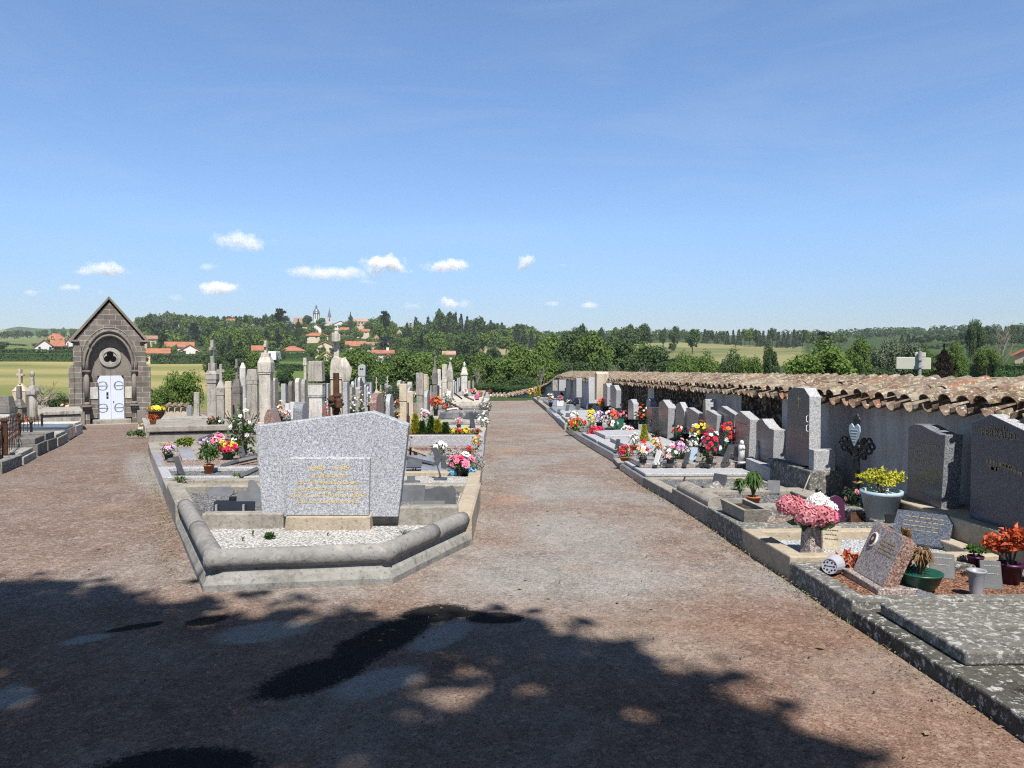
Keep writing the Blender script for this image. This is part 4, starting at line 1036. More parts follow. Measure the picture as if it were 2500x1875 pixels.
# leaning granite plaque with oval portrait
a=gp(zg(668,1112),.12); c=gp(zg(938,1262),.12); wl=(a-c).length
t=thing('granite_plaque','leaning reddish granite plaque with a rough edge and a small oval portrait','plaque',(a+c)/2,math.atan2(a.y-c.y,a.x-c.x)+math.pi)
mb=MB(); mb.M=Matrix.Translation((0,0,.03))@Matrix.Rotation(R(-24),4,'X')
P=[(-wl/2,0),(wl/2,0),(wl/2,.36),(wl*.3,.385),(0,.375),(-wl*.38,.4),(-wl/2,.36)]
mb.prism([(x,0,z) for x,z in P],(0,.1,0)); mb.m=[0,0]+[1]*7; mb.build('panel',[M['gr_red2'] if 'gr_red2' in M else M['gr_pink'],M['gr_red']],t,bevel=.006)
RT_=Matrix.Translation((0,0,.03))@Matrix.Rotation(R(-24),4,'X')
def oval(cx,cz,rx,rz,y,th,mat,nm):
    mb=MB(); mb.M=RT_; mb.prism([(cx+rx*math.cos(6.283*i/20),y,cz+rz*math.sin(6.283*i/20)) for i in range(20)],(0,th,0)); return mb.build(nm,M[mat],t)
pf=oval(-wl*.28,.27,.043,.055,-.012,.0115,'white','portrait_frame'); oval(-wl*.28,.27,.034,.045,-.0145,.002,'black','portrait')
oval(-wl*.28,.272,.011,.015,-.0165,.0018,'f_peach','face_spot')
mb=MB(); mb.M=RT_; q=random.Random(4)
for k in range(4):
    x=-wl*.05
    while x<wl*.36: l=q.uniform(.008,.02); mb.box(x,x+l,-.003,-.0008,.29-.028*k,.302-.028*k); x+=l+.008
mb.build('lettering',M['gilt_dim'],t)
mb=MB(); mb.box(-wl*.62,wl*.58,-.05,.3,-.03,.028); mb.build('base_stone',M['gr_pink'],t,bevel=.008)
# overturned pot
b=gp(zg(470,1130),.1); t=thing('overturned_pot','lilac-grey plastic pot lying on its side with its drain holes showing','flower pot',b+Vector((0,0,.078)),R(0))
D=Vector((-.62,-.75,.1)).normalized(); qt=D.to_track_quat('Z','Y').to_matrix().to_4x4()
mb=MB(); mb.M=qt; mb.lathe([(.074,-.12),(.058,.03),(.052,.03),(.052,.025)],18); mb.build('pot',M['p_lilac'],t,smooth=False)
mb=MB(); mb.M=qt
for k in range(12):
    a=k*.5236; r=.045 if k%2 else .032; mb.lathe([(.007,.0252),(.007,.0275)],7,(r*math.cos(a),r*math.sin(a),0))
mb.box(-.03,.03,-.002,.002,.0255,.0272); mb.build('drain_hole',M['p_black'],t)
q=random.Random(5); mb=MB(); leaves(mb,130,(.2,.14,-.005),(.13,.1,.07),.05,q); mb.build('dried_plant',M['f_rusty'],t,attr=True)
b=gp(zg(1280,1265),.1); s=dep(b)/F/3.687
t=shrub('planted_bowl','dark green plastic bowl of withered brown heather',b,360*s,420*s,'lf_dry',n=240,pot='p_green',ph=.42,pr=.49,shape='bowl',form='blade',ls=.025,cat='potted plant')
SH(zg,1040,700,1230,1200,.1,'lf_dry','tall withered conifer seedling left of the green bowl',name='dead_conifer',n=300,form='cone',ls=.05,cat='plant')
SH(zg,1020,600,1130,790,.12,'lf_dry','small tan dried cypress in front of the black cross slates',name='dried_cypress',n=160,form='cone',ls=.03,cat='plant')
PL(zg,1480,1150,200,230,.1,'grey slate plaque with pale lines behind the green bowl',mat='slate',tilt=30,rz=R(-25),foot=False,marks=2,mark='p_grey')
b=gp(zg(1780,1315),.1); s=dep(b)/F/3.687; t=thing('grave_vase','tall grey metal vase with a wide flat rim on orange gravel','vase',b)
mb=MB(); hv=245*s; rv=82*s; mb.lathe([(rv*.62,0),(rv*.62,.02),(rv*.7,hv*.3),(rv*.8,hv*.82),(rv*1.0,hv*.93),(rv*1.03,hv*.97),(rv*.98,hv),(rv*.75,hv*.96),(rv*.7,hv*.7)],18); mb.build('vase',M['p_grey'],t,smooth=True)
PL(zg,1930,1250,170,260,.1,'grey slate plaque with three pale lines next to the metal vase',mat='slate',tilt=25,rz=R(-20),foot=False,marks=2,mark='p_grey')
b=gp(zg(2085,1195),.1); s=dep(b)/F/3.687
shrub('planted_pot','dark purple pot with a red-leaved shrub at the right edge',b,430*s,520*s,'f_rusty',n=300,ls=.055,pot='p_purple',ph=.36,pr=.24,cat='potted plant')
b=gp(zg(1775,1062),.11); s=dep(b)/F/3.687
shrub('planted_pot','dark pot with small feathery green plant left of the red-leaved shrub',b,220*s,210*s,'lf',n=240,ls=.03,pot='p_purple',ph=.55,pr=.3,cat='potted plant')
b=gp(zg(1330,1318),.1); plaque('small fallen blue-black bird ornament at the edge of the lichened slab',b,.16,.06,'gr_blue',shape='bird',tilt=40,foot=False,name='bird_ornament',cat='ornament')
# trough, plants and plaques on the graves further along
a=gp(zf(480,865),.2); t=thing('stone_trough','open lichened concrete trough with a little dark soil','trough',a+Vector((.06,.3,0)),R(5))
mb=MB(); o4=rect(-.13,.13,-.3,.3); i4=rect(-.095,.095,-.265,.265); 
for k in range(4):
    k2=(k+1)%4; A_,B_,C_,D_=o4[k],o4[k2],i4[k2],i4[k]; f=.88
    mb.add([(A_[0]*f,A_[1]*f,0),(B_[0]*f,B_[1]*f,0),(B_[0],B_[1],.12),(A_[0],A_[1],.12),(C_[0],C_[1],.12),(D_[0],D_[1],.12),(C_[0],C_[1],.04),(D_[0],D_[1],.04)],[(0,1,2,3),(3,2,4,5),(5,4,6,7)])
mb.build('trough',M['conc'],t); mb=MB(); mb.add([(x,y,.075) for x,y in i4],[(0,1,2,3)]); mb.build('soil',M['soil'],t)
b=gp(zf(512,748),.15); s=dep(b)/F/2.572
shrub('planted_pot','orange terracotta pot with drooping strap-leaved plant on grey gravel',b,155*s,225*s,'lf',n=150,pot='terra',ph=.22,pr=.28,form='blade',ls=.1,cat='potted plant')
SH(zf,365,575,490,680,.15,'lf','spreading strap-leaved plant left of the terracotta pot plant',n=110,form='blade',ls=.09,name='strap_plant',cat='plant')
PL(zf,285,655,95,90,.13,'dark plaque with a white edge leaning beside the strap-leaved plants',mat='slate',tilt=18,rz=R(-55),th=.03)
PL(zf,640,690,75,85,.14,'small blue slate plaque near the foot of the lichened block',mat='slate_l',tilt=25,rz=R(-20))
b=gp(zf(345,672),.1); t=thing('rock','rough brown rock lying on the gravel behind the round-topped kerb','rock',b); mb=MB(); mb.blob((0,.1,.02),(.32,.2,.1),18,12,.16,3); mb.build('rock',M['conc_moss'],t,smooth=True)
b=gp(zf(835,690),.15); t=thing('stake','thin pale wooden stake leaning behind the hydrangeas','stake',b); mb=MB(); mb.tube([(-.04,0,-.02),(.06,0,.24)],.008,6); mb.build('stick',M['st_pale'],t)
b=gp(zf(1128,755),.2); bouquet('wrapped_flowers','small bunch of withered pink flowers in green paper at the foot of the iron cross',b,.2,.24,['rose'],pot=None,ph=.02,lf='lf_dark',nh=5,cat='bouquet')
b=onx(zf(985,520),4.25); t=thing('tray','orange plastic tray propped behind the tallest headstone','tray',b,R(-70)); mb=MB(); mb.M=Matrix.Rotation(R(25),4,'Y'); mb.box(-.14,.14,-.1,.1,0,.025,-.01,-.01); mb.build('tray',M['terra'],t)
b=gp(zf(60,640),.12); t=thing('twig_cross','small dark twig standing in the gravel near the path','twig',b); mb=MB(); mb.tube([(0,0,0),(.05,0,.14)],.012,5); mb.tube([(0,0,.05),(.12,0,.03)],.01,5); mb.build('twig',M['wood'],t)
# bouquets on the granite tomb
HS=.245
def E(x0,y0,x1,y1,cols,label,hs=HS,**k): return B(ze,x0,y0,x1,y1,hs,cols,label,**k)
E(675,765,862,945,['crimson','red'],'red azalea in a low tan pot at the corner of the granite tomb',hs=.15,pot='conc_tan' if 0 else 'terra',pr=.34,ph=.25,lf='lf_lime',nh=14)
E(885,770,1045,968,['crimson','peach','white'],'posy of red and peach roses in a black pot, first at the tomb front',nh=14)
E(1060,690,1190,945,['orange','yellow','white'],'tall narrow arrangement of orange and cream roses on the tomb front',nh=14,pr=.33)
E(1172,765,1375,972,['white','palepink','pink'],'white and pink posy with long green leaves in a black pot',nh=16,ph=.26,pr=.24,lf='lf')
E(1285,700,1490,925,['purple','lilac','palepink'],'mound of purple and lilac flowers behind the white and pink posy',nh=24,hr=.14)
E(1470,635,1605,905,['white','white'],'tall white flower spray with bluish leaves in the middle of the tomb',nh=14,lf='lf_grey')
E(1598,590,1832,978,['crimson','crimson','white'],'large bouquet of crimson peonies and white roses in a black pot on a saucer',nh=24,ph=.2,pr=.19,hr=.15)
E(1488,505,1705,775,['orange','white','yellow'],'orange and white lilies standing behind the crimson peonies',nh=20,hr=.15)
E(1825,535,2012,900,['red','red','orange','white'],'bright red and orange bouquet in a grey-green pot below the pinkish headstone',nh=22,pot='p_green',ph=.3,hr=.17)
E(1298,540,1475,705,['red','white'],'leafy bunch of red and white carnations near the star headstone',nh=12,lf='lf')
b=gp(ze(2075,975),HS); s=dep(b)/F/4.608; t=thing('madonna_statue','small white Madonna statuette at the foot of the pinkish headstone','statue',b)
hv=265*s; mb=MB(); mb.lathe([(.06,0),(.062,.03),(.046,.045),(.056,hv*.12),(.046,hv*.45),(.054,hv*.68),(.044,hv*.78),(.026,hv*.83),(.031,hv*.9),(.024,hv*.97),(.0,hv)],14); mb.build('robe',M['p_white'],t,smooth=True)
mb=MB(); mb.blob((0,-.03,hv*.89),(.024,.022,.032),10,8,0); mb.build('face',M['white'],t,smooth=True); mb=MB(); mb.tube([(-.04,-.025,hv*.62),(-.01,-.06,hv*.66),(0,-.062,hv*.72)],.013,6,.01); mb.tube([(.04,-.025,hv*.62),(.01,-.06,hv*.66),(0,-.062,hv*.72)],.013,6,.01); mb.build('praying_arms',M['p_white'],t,smooth=True)
PL(ze,1105,978,75,145,HS,'white-edged plaque leaning in front of the orange and cream roses',mat='p_white',tilt=22,rz=R(-62),th=.02)
PL(ze,1440,978,70,125,HS,'dark plaque with pale edge between the tomb posies',mat='slate',tilt=20,rz=R(-60),th=.02)
PL(ze,1520,950,75,150,HS,'blue-grey leaning plaque below the tall white spray',mat='p_blue',tilt=22,rz=R(-40))
PL(ze,1715,960,70,165,HS,'brown marbled slab standing behind the crimson bouquet',mat='gr_red',tilt=5)
PL(ze,1880,970,80,215,HS,'dark iron stand with a sloping plaque right of the crimson bouquet',mat='slate',tilt=30,rz=R(-60),th=.02)
PL(ze,1955,925,60,145,HS,'ornate gilt and black plaque in front of the pinkish headstone',mat='gr_dark',tilt=12,rz=R(-40),marks=6,mark='gold')
def pot_only(): pass
E(800,640,935,825,['white'],'cloud of tiny white flowers in a low terracotta pot',hs=.25,pot='terra',ph=.3,pr=.42,nh=44,hr=.09,lf='lf_grey')
b=gp(ze(980,745),.25); s=dep(b)/F/4.608; shrub('dwarf_conifer','golden cone-shaped conifer on the pale granite tomb',b,110*s,200*s,'lf_yel',n=420,form='cone',ls=.06,cat='conifer')
E(945,700,1000,765,['red'],'single red bloom beside the golden cone conifer',hs=.25,nh=3,hr=.5,pot=None,ph=.05)
E(1055,690,1170,760,['white','palepink'],'faded pale posy on the pale tomb behind the orange roses',hs=.25,nh=8)
E(1040,585,1180,700,[],'dark clump of withered leaves in front of the black-faced slab',hs=.25,lf='t_purple',pot='p_black',leafn=90)
PL(ze,670,805,50,95,.25,'small dark plaque standing alone on the pale bluish tomb',mat='slate',tilt=15,rz=R(-50))
# the plot of red flowers and what stands behind it
HP=.12
E(335,565,545,680,['crimson','crimson'],'round cushion of crimson flowers at the plot corner',hs=HP,pot=None,ph=.02,nh=70,hr=.13,rings=1,flat=.6)
b=gp(ze(592,676),HP); s=dep(b)/F/4.608
for dx,l in ((-30,'tall black flower pot, left of two side by side'),(28,'tall black flower pot, right of two side by side')):
    t=thing('flower_pot',l,'flower pot',b+Vector((dx*s,.0,0))); mb=MB(); r=30*s; h_=98*s; mb.lathe([(r*.75,0),(r,h_),(r*.9,h_),(r*.88,h_*.9)],14); mb.build('pot',M['p_black'],t,smooth=False)
E(555,470,695,640,['white','rose'],'white and rose spray rising above the two black pots',hs=HP+.0,pot=None,ph=.3,nh=10)
E(712,550,885,675,['red','white','white'],'red and white azaleas beside the tall black pots',hs=HP,nh=16,lf='lf')
E(528,355,705,565,['white','white','coral'],'large white and coral bouquet at the back of the flower plot',hs=HP,nh=26,hr=.13)
E(690,372,850,525,['pink','pink'],'bright pink geranium mound behind the teal plaque',hs=HP,nh=20,hr=.12,lf='lf')
E(455,245,645,385,['orange','peach','coral'],'orange lilies on the white tomb next to the flower plot',hs=.3,nh=20,hr=.16)
E(390,235,500,330,['palepink','white'],'pale pink and white flowers left of the orange lilies',hs=.3,nh=12,pot='p_white',ph=.35)
E(878,330,1112,610,['red','orange','white'],'dark leafy bush with red, orange and white blooms in front of the low black stone',hs=HP,nh=26,hr=.1,lf='lf_dark',leafn=160)
E(1030,460,1115,570,['crimson','pink'],'crimson roses at the side of the low black headstone',hs=.3,nh=10)
E(85,455,335,612,['yellow','red','rusty'],'croton with red and yellow leaves in a terracotta pot at the plot edge',hs=HP,pot='terra',ph=.22,pr=.2,lf='lf_lime',nh=30,hr=.1)
E(310,415,432,570,['yellow'],'lime-coloured shrub with yellow tips behind the croton',hs=HP,pot=None,ph=.02,lf='lf_lime',nh=14,hr=.14,leafn=120)
E(340,365,418,445,['yellow'],'yellow chrysanthemum ball above the lime shrub',hs=HP+.1,nh=12,hr=.25)
E(125,375,250,480,['yellow','white'],'pale yellow flowering shrub in front of the white granite tomb',hs=.15,lf='lf_lime',nh=12,pot=None,ph=.05)
E(418,375,535,570,['purple','white','lilac'],'purple and white arrangement left of the coral bouquet',hs=HP,nh=24,hr=.15)
PL(ze,690,585,105,110,HP,'teal picture plaque leaning among the plot flowers',mat='p_green',tilt=20,rz=R(-25),th=.02)
PL(ze,942,625,52,82,HP,'small frosted glass frame beside the red azaleas',mat='p_grey',tilt=5,th=.04)
def Dz(x0,y0,x1,y1,cols,label,hs=.25,**k): return B(zd,x0,y0,x1,y1,hs,cols,label,**k)
Dz(250,480,375,595,['yellow','yellow','rose'],'yellow and rose flowers on the last tomb by the end wall',pot=None,ph=.05,nh=18,lf='lf_lime')
b=gp(zd(408,642),.25); s=dep(b)/F/5.53; shrub('dwarf_conifer','golden conifer in a white pot near the end of the right row',b,68*s,180*s,'lf_yel',n=240,form='cone',ls=.12,pot='p_white',ph=.26,pr=.36,cat='conifer')
Dz(418,468,495,565,['orange','coral'],'orange flower ball behind the far golden conifer',nh=14,hr=.22)
Dz(528,540,625,735,['yellow','rose','white'],'tall mixed arrangement in a black pot at the path side of the far graves',nh=16)
Dz(655,580,752,725,['pink','white','rose'],'pink and white flowers in a square white planter',pot='p_white',ph=.5,pr=.3,shape='box',nh=16)
b=gp(zd(722,622),.25); s=dep(b)/F/5.53; shrub('dwarf_conifer','small dark green conifer behind the square white planter',b,66*s,80*s,'lf_dark',n=200,form='cone',ls=.1,cat='conifer')
Dz(745,390,862,572,['white','white'],'tall spray of white flowers against the far wall',nh=34,hr=.13,pot='p_white',ph=.15)
b=gp(zd(876,612),.25); s=dep(b)/F/5.53; shrub('dwarf_conifer','slim dark cypress in a white pot by the green post',b,62*s,160*s,'lf_dark',n=240,form='cone',ls=.12,pot='p_white',ph=.2,pr=.4,cat='conifer')
Dz(776,640,872,705,['peach','white'],'low peach and white posy left of the dry heather',nh=10); Dz(880,620,985,705,['dry','dry'],'dry grey heather bundle on the far pale tomb',pot=None,ph=.05,nh=20,lf='lf_dry')
Dz(600,480,690,560,['white','rose'],'white and rose bunch against the narrow far block',nh=12)
for x,w_,y0,y1,l in ((795,48,710,790,'dark tilted plaque, left of the three on the far pale tomb'),(938,66,700,770,'dark tilted plaque, middle of the three on the far pale tomb'),(1090,84,700,772,'wide dark tilted plaque, right of the three on the far pale tomb'),(680,42,770,825,'small dark plaque on the white tomb edge'),(803,64,825,872,'flat dark plaque lying on the white granite tomb')):
    PL(zd,x,y1,w_,y1-y0,.28,l,mat='slate',tilt=30,rz=R(-30))
# road sign beyond the wall, seen from behind
d_=17; p=tpix(zm(1555,400)[0],d_); t=thing('road_sign','back of a blank cream direction sign on a post beyond the wall','road sign',p)
def sp(x,y): 
    r=ray(zm(x,y)); k=d_/math.hypot(r.x,r.y); return CAM+r*k-p
mb=MB(); top=sp(1558,300); mb.tube([(0,0,0),(0,0,top.z)],.032,10); mb.build('post',M['p_grey'],t)
dirx=(sp(1628,380)-sp(1406,380)).normalized(); nrm=Vector((dirx.y,-dirx.x,0))
def board(a,b,c,d,nm):
    mb=MB(); P=[sp(*a),sp(*b),sp(*c),sp(*d)]; 
    for q_ in P: q_.z=q_.z
    mb.prism([q_-nrm*.05 for q_ in P],nrm*-.03); mb.build(nm,M['plastic_sign'],t,bevel=.01)
board((1408,415),(1627,418),(1629,343),(1410,338),'board'); board((1527,338),(1596,340),(1596,311),(1528,309),'small_board')
for z_ in (355,400):
    a=sp(1558,z_); mb=MB(); mb.box(-.045,.045,-.05,-.0,a.z-.015,a.z+.015); mb.build('bracket',M['p_grey'],t)
t=NT('dry_grass_bed'); v=t.coord(rand=False); n=t.noise(t.mapv(v,(1,.5,1)),18,4,.7); n2=t.noise(v,3,4,.6)
c=t.ramp(n,[(.3,(.2,.15,.07)),(.55,(.38,.29,.14)),(.75,(.5,.4,.22))]); c=t.mix(t.ramp(n2,[(.5,0),(.7,.7)]),c,(.14,.13,.05)); t.bump(n,.8,.02); M['straw_bed']=t.fin(c,.95,.1)
# ---------------- left block: graves along the main path
def lg(y0,y1,label,x0=-2.35,x1=-.17,**k): return grave(label,rect(x0,x1,y0,y1),**k)
lg(YB+.02,11.0,'white gravel grave with a tan kerb right behind the memorial',kh=.24,kw=.17,km='conc_tan',fill='gv_white',fh=.18)
lg(11.02,13.15,'grave with a grey slab and a bed of withered lavender beside the centre path',kh=.22,kw=.12,km='gr_grey',slab='gr_grey',sh=.02,sin=.02)
lg(13.2,15.2,'red granite grave with banded slabs beside the centre path',kh=.2,kw=.14,km='gr_pink',fill='gv_red',fh=.16)
lg(15.25,17.2,'grey granite planter grave with dwarf conifers, next to the red granite one',kh=.42,kw=.12,km='gr_side',fill='soil',fh=.38)
lg(17.3,19.2,'cream stone tomb on the left edge of the centre path',kh=.32,kw=.22,km='st_cream',slab='gr_side',sh=.05,sin=.12)
lg(19.4,22.3,'old grey tomb cluttered with small plaques left of the centre path',kh=.36,kw=.2,km='st_grey',slab='st_grey',sh=.08,sin=.1)
lg(22.5,26,'grave with an orange-brown bed and grey dry heather left of the path',kh=.3,kw=.15,km='conc',fill='gv_red',fh=.24)
lg(26.2,31,'grey tomb with scattered branches farther along the centre path',kh=.4,kw=.2,km='st_grey',fill='gv_grey',fh=.3)
lg(31.2,40,'long pale tomb crowded with flowers near the end of the left block',kh=.45,kw=.25,km='st_pale',slab='st_pale',sh=.1,sin=.3)
lg(40.3,52,'last grey tombs of the left block at the path end',kh=.5,kw=.25,km='st_grey',slab='st_grey',sh=.1,sin=.3)
for yy,mm in ((13.55,'gr_pink'),(14.3,'gr_pink')):
    pass
t=bpy.data.objects.get('grave.019')
def bar(label,x0,x1,y0,y1,z0,z1,mat,name='granite_bar',cat='stone slab'):
    c=((x0+x1)/2,(y0+y1)/2); loc=(c[0],c[1],H(*c)); mb=MB(); slabp(mb,rect(x0,x1,y0,y1),z0,z1); o=mb.build(name,M[mat],None,origin=loc,bevel=.008); tag(o,label,cat); return o
bar('polished pinkish bar lying across the red granite grave, nearer one',-2.1,-.6,13.6,13.95,.16,.24,'gr_pink'); bar('polished pinkish bar lying across the red granite grave, farther one',-2.1,-.45,14.35,14.75,.16,.26,'gr_red')
# left part of the block, along the left path
def lq(*pts): return [gp(p,0)for p in pts]
def LE(y,dx=0): return (leftedge(y)+dx,y)
def lgrave(y0,y1,label,w=2.6,**k): return grave(label,[LE(y0),(leftedge(y0)+w,y0),(leftedge(y1)+w,y1),LE(y1)],**k)
lgrave(YB+.02,10.55,'dry grass strip grave with a worn kerb left of the memorial',w=2.3,kh=.2,kw=.16,km='conc',fill='straw_bed' if 'straw_bed' in M else 'gv_pink',fh=.14)
lgrave(10.57,11.75,'grey gravel grave framed in pale blue granite left of the memorial',w=2.4,kh=.22,kw=.13,km='gr_side',fill='gv_grey',fh=.17)
lgrave(11.8,14.1,'red gravel grave with a lilac granite strip left of the memorial',w=2.6,kh=.22,kw=.14,km='gr_pink',fill='gv_pink',fh=.18)
lgrave(14.15,16.9,'weathered kerbed plot in front of the big concrete vault',w=2.8,kh=.2,kw=.2,km='conc',fill='conc',fh=.12)
# concrete vault
fl=gp((366,1090));Yv=fl.y
t=thing('concrete_vault','broad grey concrete vault with a thick overhanging lid left of the path fork','tomb',(fl.x+1,Yv+1.2,H(fl.x+1,Yv+1.2)))
def trp(y,w,dx=0): return [(leftedge(y)+dx,y),(leftedge(y)+dx+w,y)]
a=trp(Yv,2.5,.05);b=trp(Yv+3.4,2.5,.15)
mb=MB(); slabp(mb,[a[0],a[1],b[1],b[0]],-.1,.3); mb.build('body',M['conc'],t,origin=t.location,bevel=.02)
a=trp(Yv-.06,2.65,-.02);b=trp(Yv+3.5,2.65,.08)
mb=MB(); slabp(mb,[a[0],a[1],b[1],b[0]],.335,.47); mb.build('lid',M['conc'],t,origin=t.location,bevel=.02)
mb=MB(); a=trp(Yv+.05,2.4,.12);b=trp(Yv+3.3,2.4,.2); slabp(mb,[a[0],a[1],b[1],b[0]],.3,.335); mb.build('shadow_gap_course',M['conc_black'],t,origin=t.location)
for k,(ya,yb) in enumerate(((Yv+3.7,Yv+6),(Yv+6.1,Yv+9.5),(Yv+9.7,Yv+13))):
    lgrave(ya,yb,('weathered grey tomb just behind the concrete vault','grey kerbed grave by the left path, second behind the vault','low pale grave near the chapel end of the left path')[k],w=2.6,kh=.3-.05*k,kw=.2,km='st_grey',slab='st_grey' if k!=1 else None,fill='gv_grey' if k==1 else None,fh=.2,sin=.15)
# flowers and plaques near the left path
Hs=.2
def L(x0,y0,x1,y1,cols,label,hs=Hs,**k): return B(zh,x0,y0,x1,y1,hs,cols,label,**k)
b=gp(zh(665,690),.17); s=dep(b)/F/4.424
shrub('planted_pot','terracotta pot with a dark leafy shrub on the grey gravel left of the memorial',b,215*s,355*s,'lf',n=420,ls=.05,pot='terra',ph=.27,pr=.26,cat='potted plant')
L(150,350,310,535,['white','lilac','orange'],'white, lilac and orange bunch at the kerb corner near the left path',nh=18,lf='lf_dark')
L(678,258,862,450,['pink','palepink'],'big pink chrysanthemum on the red gravel grave',nh=34,hr=.15,rings=1)
L(765,342,980,528,['crimson','yellow','crimson'],'dark red and yellow chrysanthemum in front of the pink one',nh=32,hr=.16,pot='p_green')
L(560,310,680,420,['white','lilac'],'faded white and lilac flowers behind the terracotta pot shrub',nh=10,lf='lf_dark')
SH(zh,320,295,475,405,.2,'lf_lime','low bright green shrub at the foot of the concrete vault',n=260,ls=.08)
PL(zh,955,385,100,105,.2,'white card plaque with a dark figure leaning on the red gravel grave',mat='p_white',tilt=12,rz=R(15),th=.02,foot=False,marks=2,mark='black')
PL(zh,1040,522,70,128,.2,'dark slate plaque seen edge-on right of the red and yellow chrysanthemum',mat='slate',tilt=25,rz=R(55))
PL(zh,375,705,75,200,.18,'tall dark plaque tilted sideways left of the terracotta pot',mat='slate',tilt=24,rz=R(68),th=.02)
PL(zh,262,558,110,55,.2,'small dark heart-shaped slate lying below the white and lilac bunch',mat='slate',tilt=50,shape='curve',foot=False)
a=gp(zh(345,420),.2);b=gp(zh(410,560),.2)
t=thing('granite_strip','lilac-grey polished granite strip set in the pink gravel','stone slab',(a.x,a.y,H(a.x,a.y)))
mb=MB(); slabp(mb,[(b.x-.05,b.y),(b.x+.2,b.y),(a.x+.22,a.y),(a.x-.05,a.y)],.17,.235); mb.build('strip',M['gr_pink'],t,origin=t.location,bevel=.006)
for k,(p0,p1,l) in enumerate((((800,630),(1180,540),'long dark fallen slat on the gravel, nearer the memorial'),((1000,740),(1190,700),'short dark fallen slat beside the memorial edge'),((560,340),(830,255),'dark fallen slat leaning on the concrete vault'),((870,600),(1180,570),'thin grey fallen slat lying across the granite frame'))):
    A_=gp(zh(*p0),.2);B_=gp(zh(*p1),.22); t=thing('fallen_slat',l,'slat',(A_+B_)/2); mb=MB(); mb.tube([A_-t.location+Vector((0,0,.02)),B_-t.location+Vector((0,0,.08))],.035,4); mb.build('slat',M['slate'],t)
b=gp(zh(970,770),.15); s=dep(b)/F/4.424; shrub('grass_tuft','green grass tuft on the dry strip grave left of the memorial',b,190*s,95*s,'grass',n=120,form='blade',ls=.03,cat='grass tuft',stem=False)
b=gp(zh(350,800),.15); shrub('grass_tuft','small green grass tuft at the left end of the dry strip grave',b,.4,.12,'grass',n=60,form='blade',ls=.03,cat='grass tuft',stem=False)
q=random.Random(21); mb=MB()
for k in range(900):
    y=q.uniform(YB+.2,10.4); x=leftedge(y)+q.uniform(.2,2.0); mb.tint=q.random(); z=H(x,y)+.14; a=q.uniform(0,6.28); l=q.uniform(.03,.09)
    mb.add([(x,y,z),(x+math.cos(a)*l,y+math.sin(a)*l,z+.02),(x+math.cos(a)*l*.5+.006,y+math.sin(a)*l*.5+.006,z+.015)],[(0,1,2)])
tag(mb.build('dry_grass',M['straw'],attr=True),kind='stuff')
mb=MB(); q=random.Random(22)
def litter(line,w,n,mb=mb):
    for k in range(n):
        i=q.randrange(len(line)-1); t_=q.random(); p=Vector(line[i][:2])*(1-t_)+Vector(line[i+1][:2])*t_
        o=q.gauss(0,1); p=p+Vector((abs(o)*w*line[2] if False else o*w,q.gauss(0,.1))); 
        a=q.uniform(0,6.28); l=q.uniform(.008,.03); z=H(p.x,p.y)+.016; mb.tint=q.random()
        mb.add([(p.x,p.y,z),(p.x+math.cos(a)*l,p.y+math.sin(a)*l,z+q.uniform(0,.012)),(p.x+math.cos(a+.5)*l*.5,p.y+math.sin(a+.5)*l*.5,z+.008)],[(0,1,2)])
litter([(p.x-.06,p.y) for p in KP[:8]],.07,1500); litter([(p.x-.16,p.y) for p in [K1]+XL_edge[::-1]],.12,1500); litter([(-.02,7),(-.02,25)],.08,900)
tag(mb.build('dry_litter',M['litter'],attr=True),kind='stuff')
mb=MB(); q=random.Random(23)
for k in range(420):
    if k<240: i=q.randrange(6); a=Vector(KP[i][:2]);b=Vector(KP[i+1][:2])
    else: i=q.randrange(4); a=Vector(XL_edge[i][:2])-Vector((.1,0));b=Vector(XL_edge[i+1][:2])-Vector((.1,0))
    p=a+(b-a)*q.random(); p.x-=abs(q.gauss(0,.05)) if k<240 else -abs(q.gauss(0,.05)); mb.tint=q.random(); h_=q.uniform(.01,.04); z=H(p.x,p.y)
    mb.add([(p.x-.004,p.y,z),(p.x+.004,p.y,z),(p.x+q.gauss(0,.02),p.y+q.gauss(0,.02),z+h_)],[(0,1,2)])
tag(mb.build('edge_grass',M['grass'],attr=True),kind='stuff')
# white rose bush and things on the vault
b=gp(zb(790,1560),.1); b=Vector((b.x,13.9,H(b.x,13.9)+.1)); 
p0=ony(zb(590,1180),13.9);p1=ony(zb(950,1560),13.9)
t=bouquet('rose_bush','straggly green rose bush with white roses by the vault corner',Vector(((p0.x+p1.x)/2,13.9,H(-3,13.9)+.1)),(p1.x-p0.x),p0.z-H(-3,13.9)-.1,['white'],pot=None,ph=.02,nh=11,hr=.1,lf='lf',leafn=210,cat='rose bush',flat=.52)
mb=MB(); q=random.Random(6); hh=p0.z-H(-3,13.9)-.1
for k in range(12): a=q.uniform(0,6.28); mb.tube([(0,0,-.05),(math.cos(a)*.1,math.sin(a)*.1,hh*.4),(math.cos(a)*.3,math.sin(a)*.3,hh*q.uniform(.6,.95))],.008,5)
mb.build('stem',M['bark'],t)
def onvault(x,y,z=zh): return gp(z(x,y),.47)
b=onvault(60,160); s=dep(b)/F/4.424; shrub('planted_pot','terracotta pot of withered red plant on the corner of the vault lid',b,105*s,105*s,'f_rusty',n=140,ls=.06,pot='terra',ph=.5,pr=.34,cat='potted plant')
b=gp(zh(100,100),.47); s=dep(b)/F/4.424; 
t=bouquet('planted_bowl','wide dark bowl planter with small yellow flowers on the vault',b,180*s,140*s,['yellow','yellow'],pot='wood',ph=.62,pr=.47,shape='bowl',nh=26,hr=.13,cat='planter',lf='lf_lime',leafn=40,flat=.5)
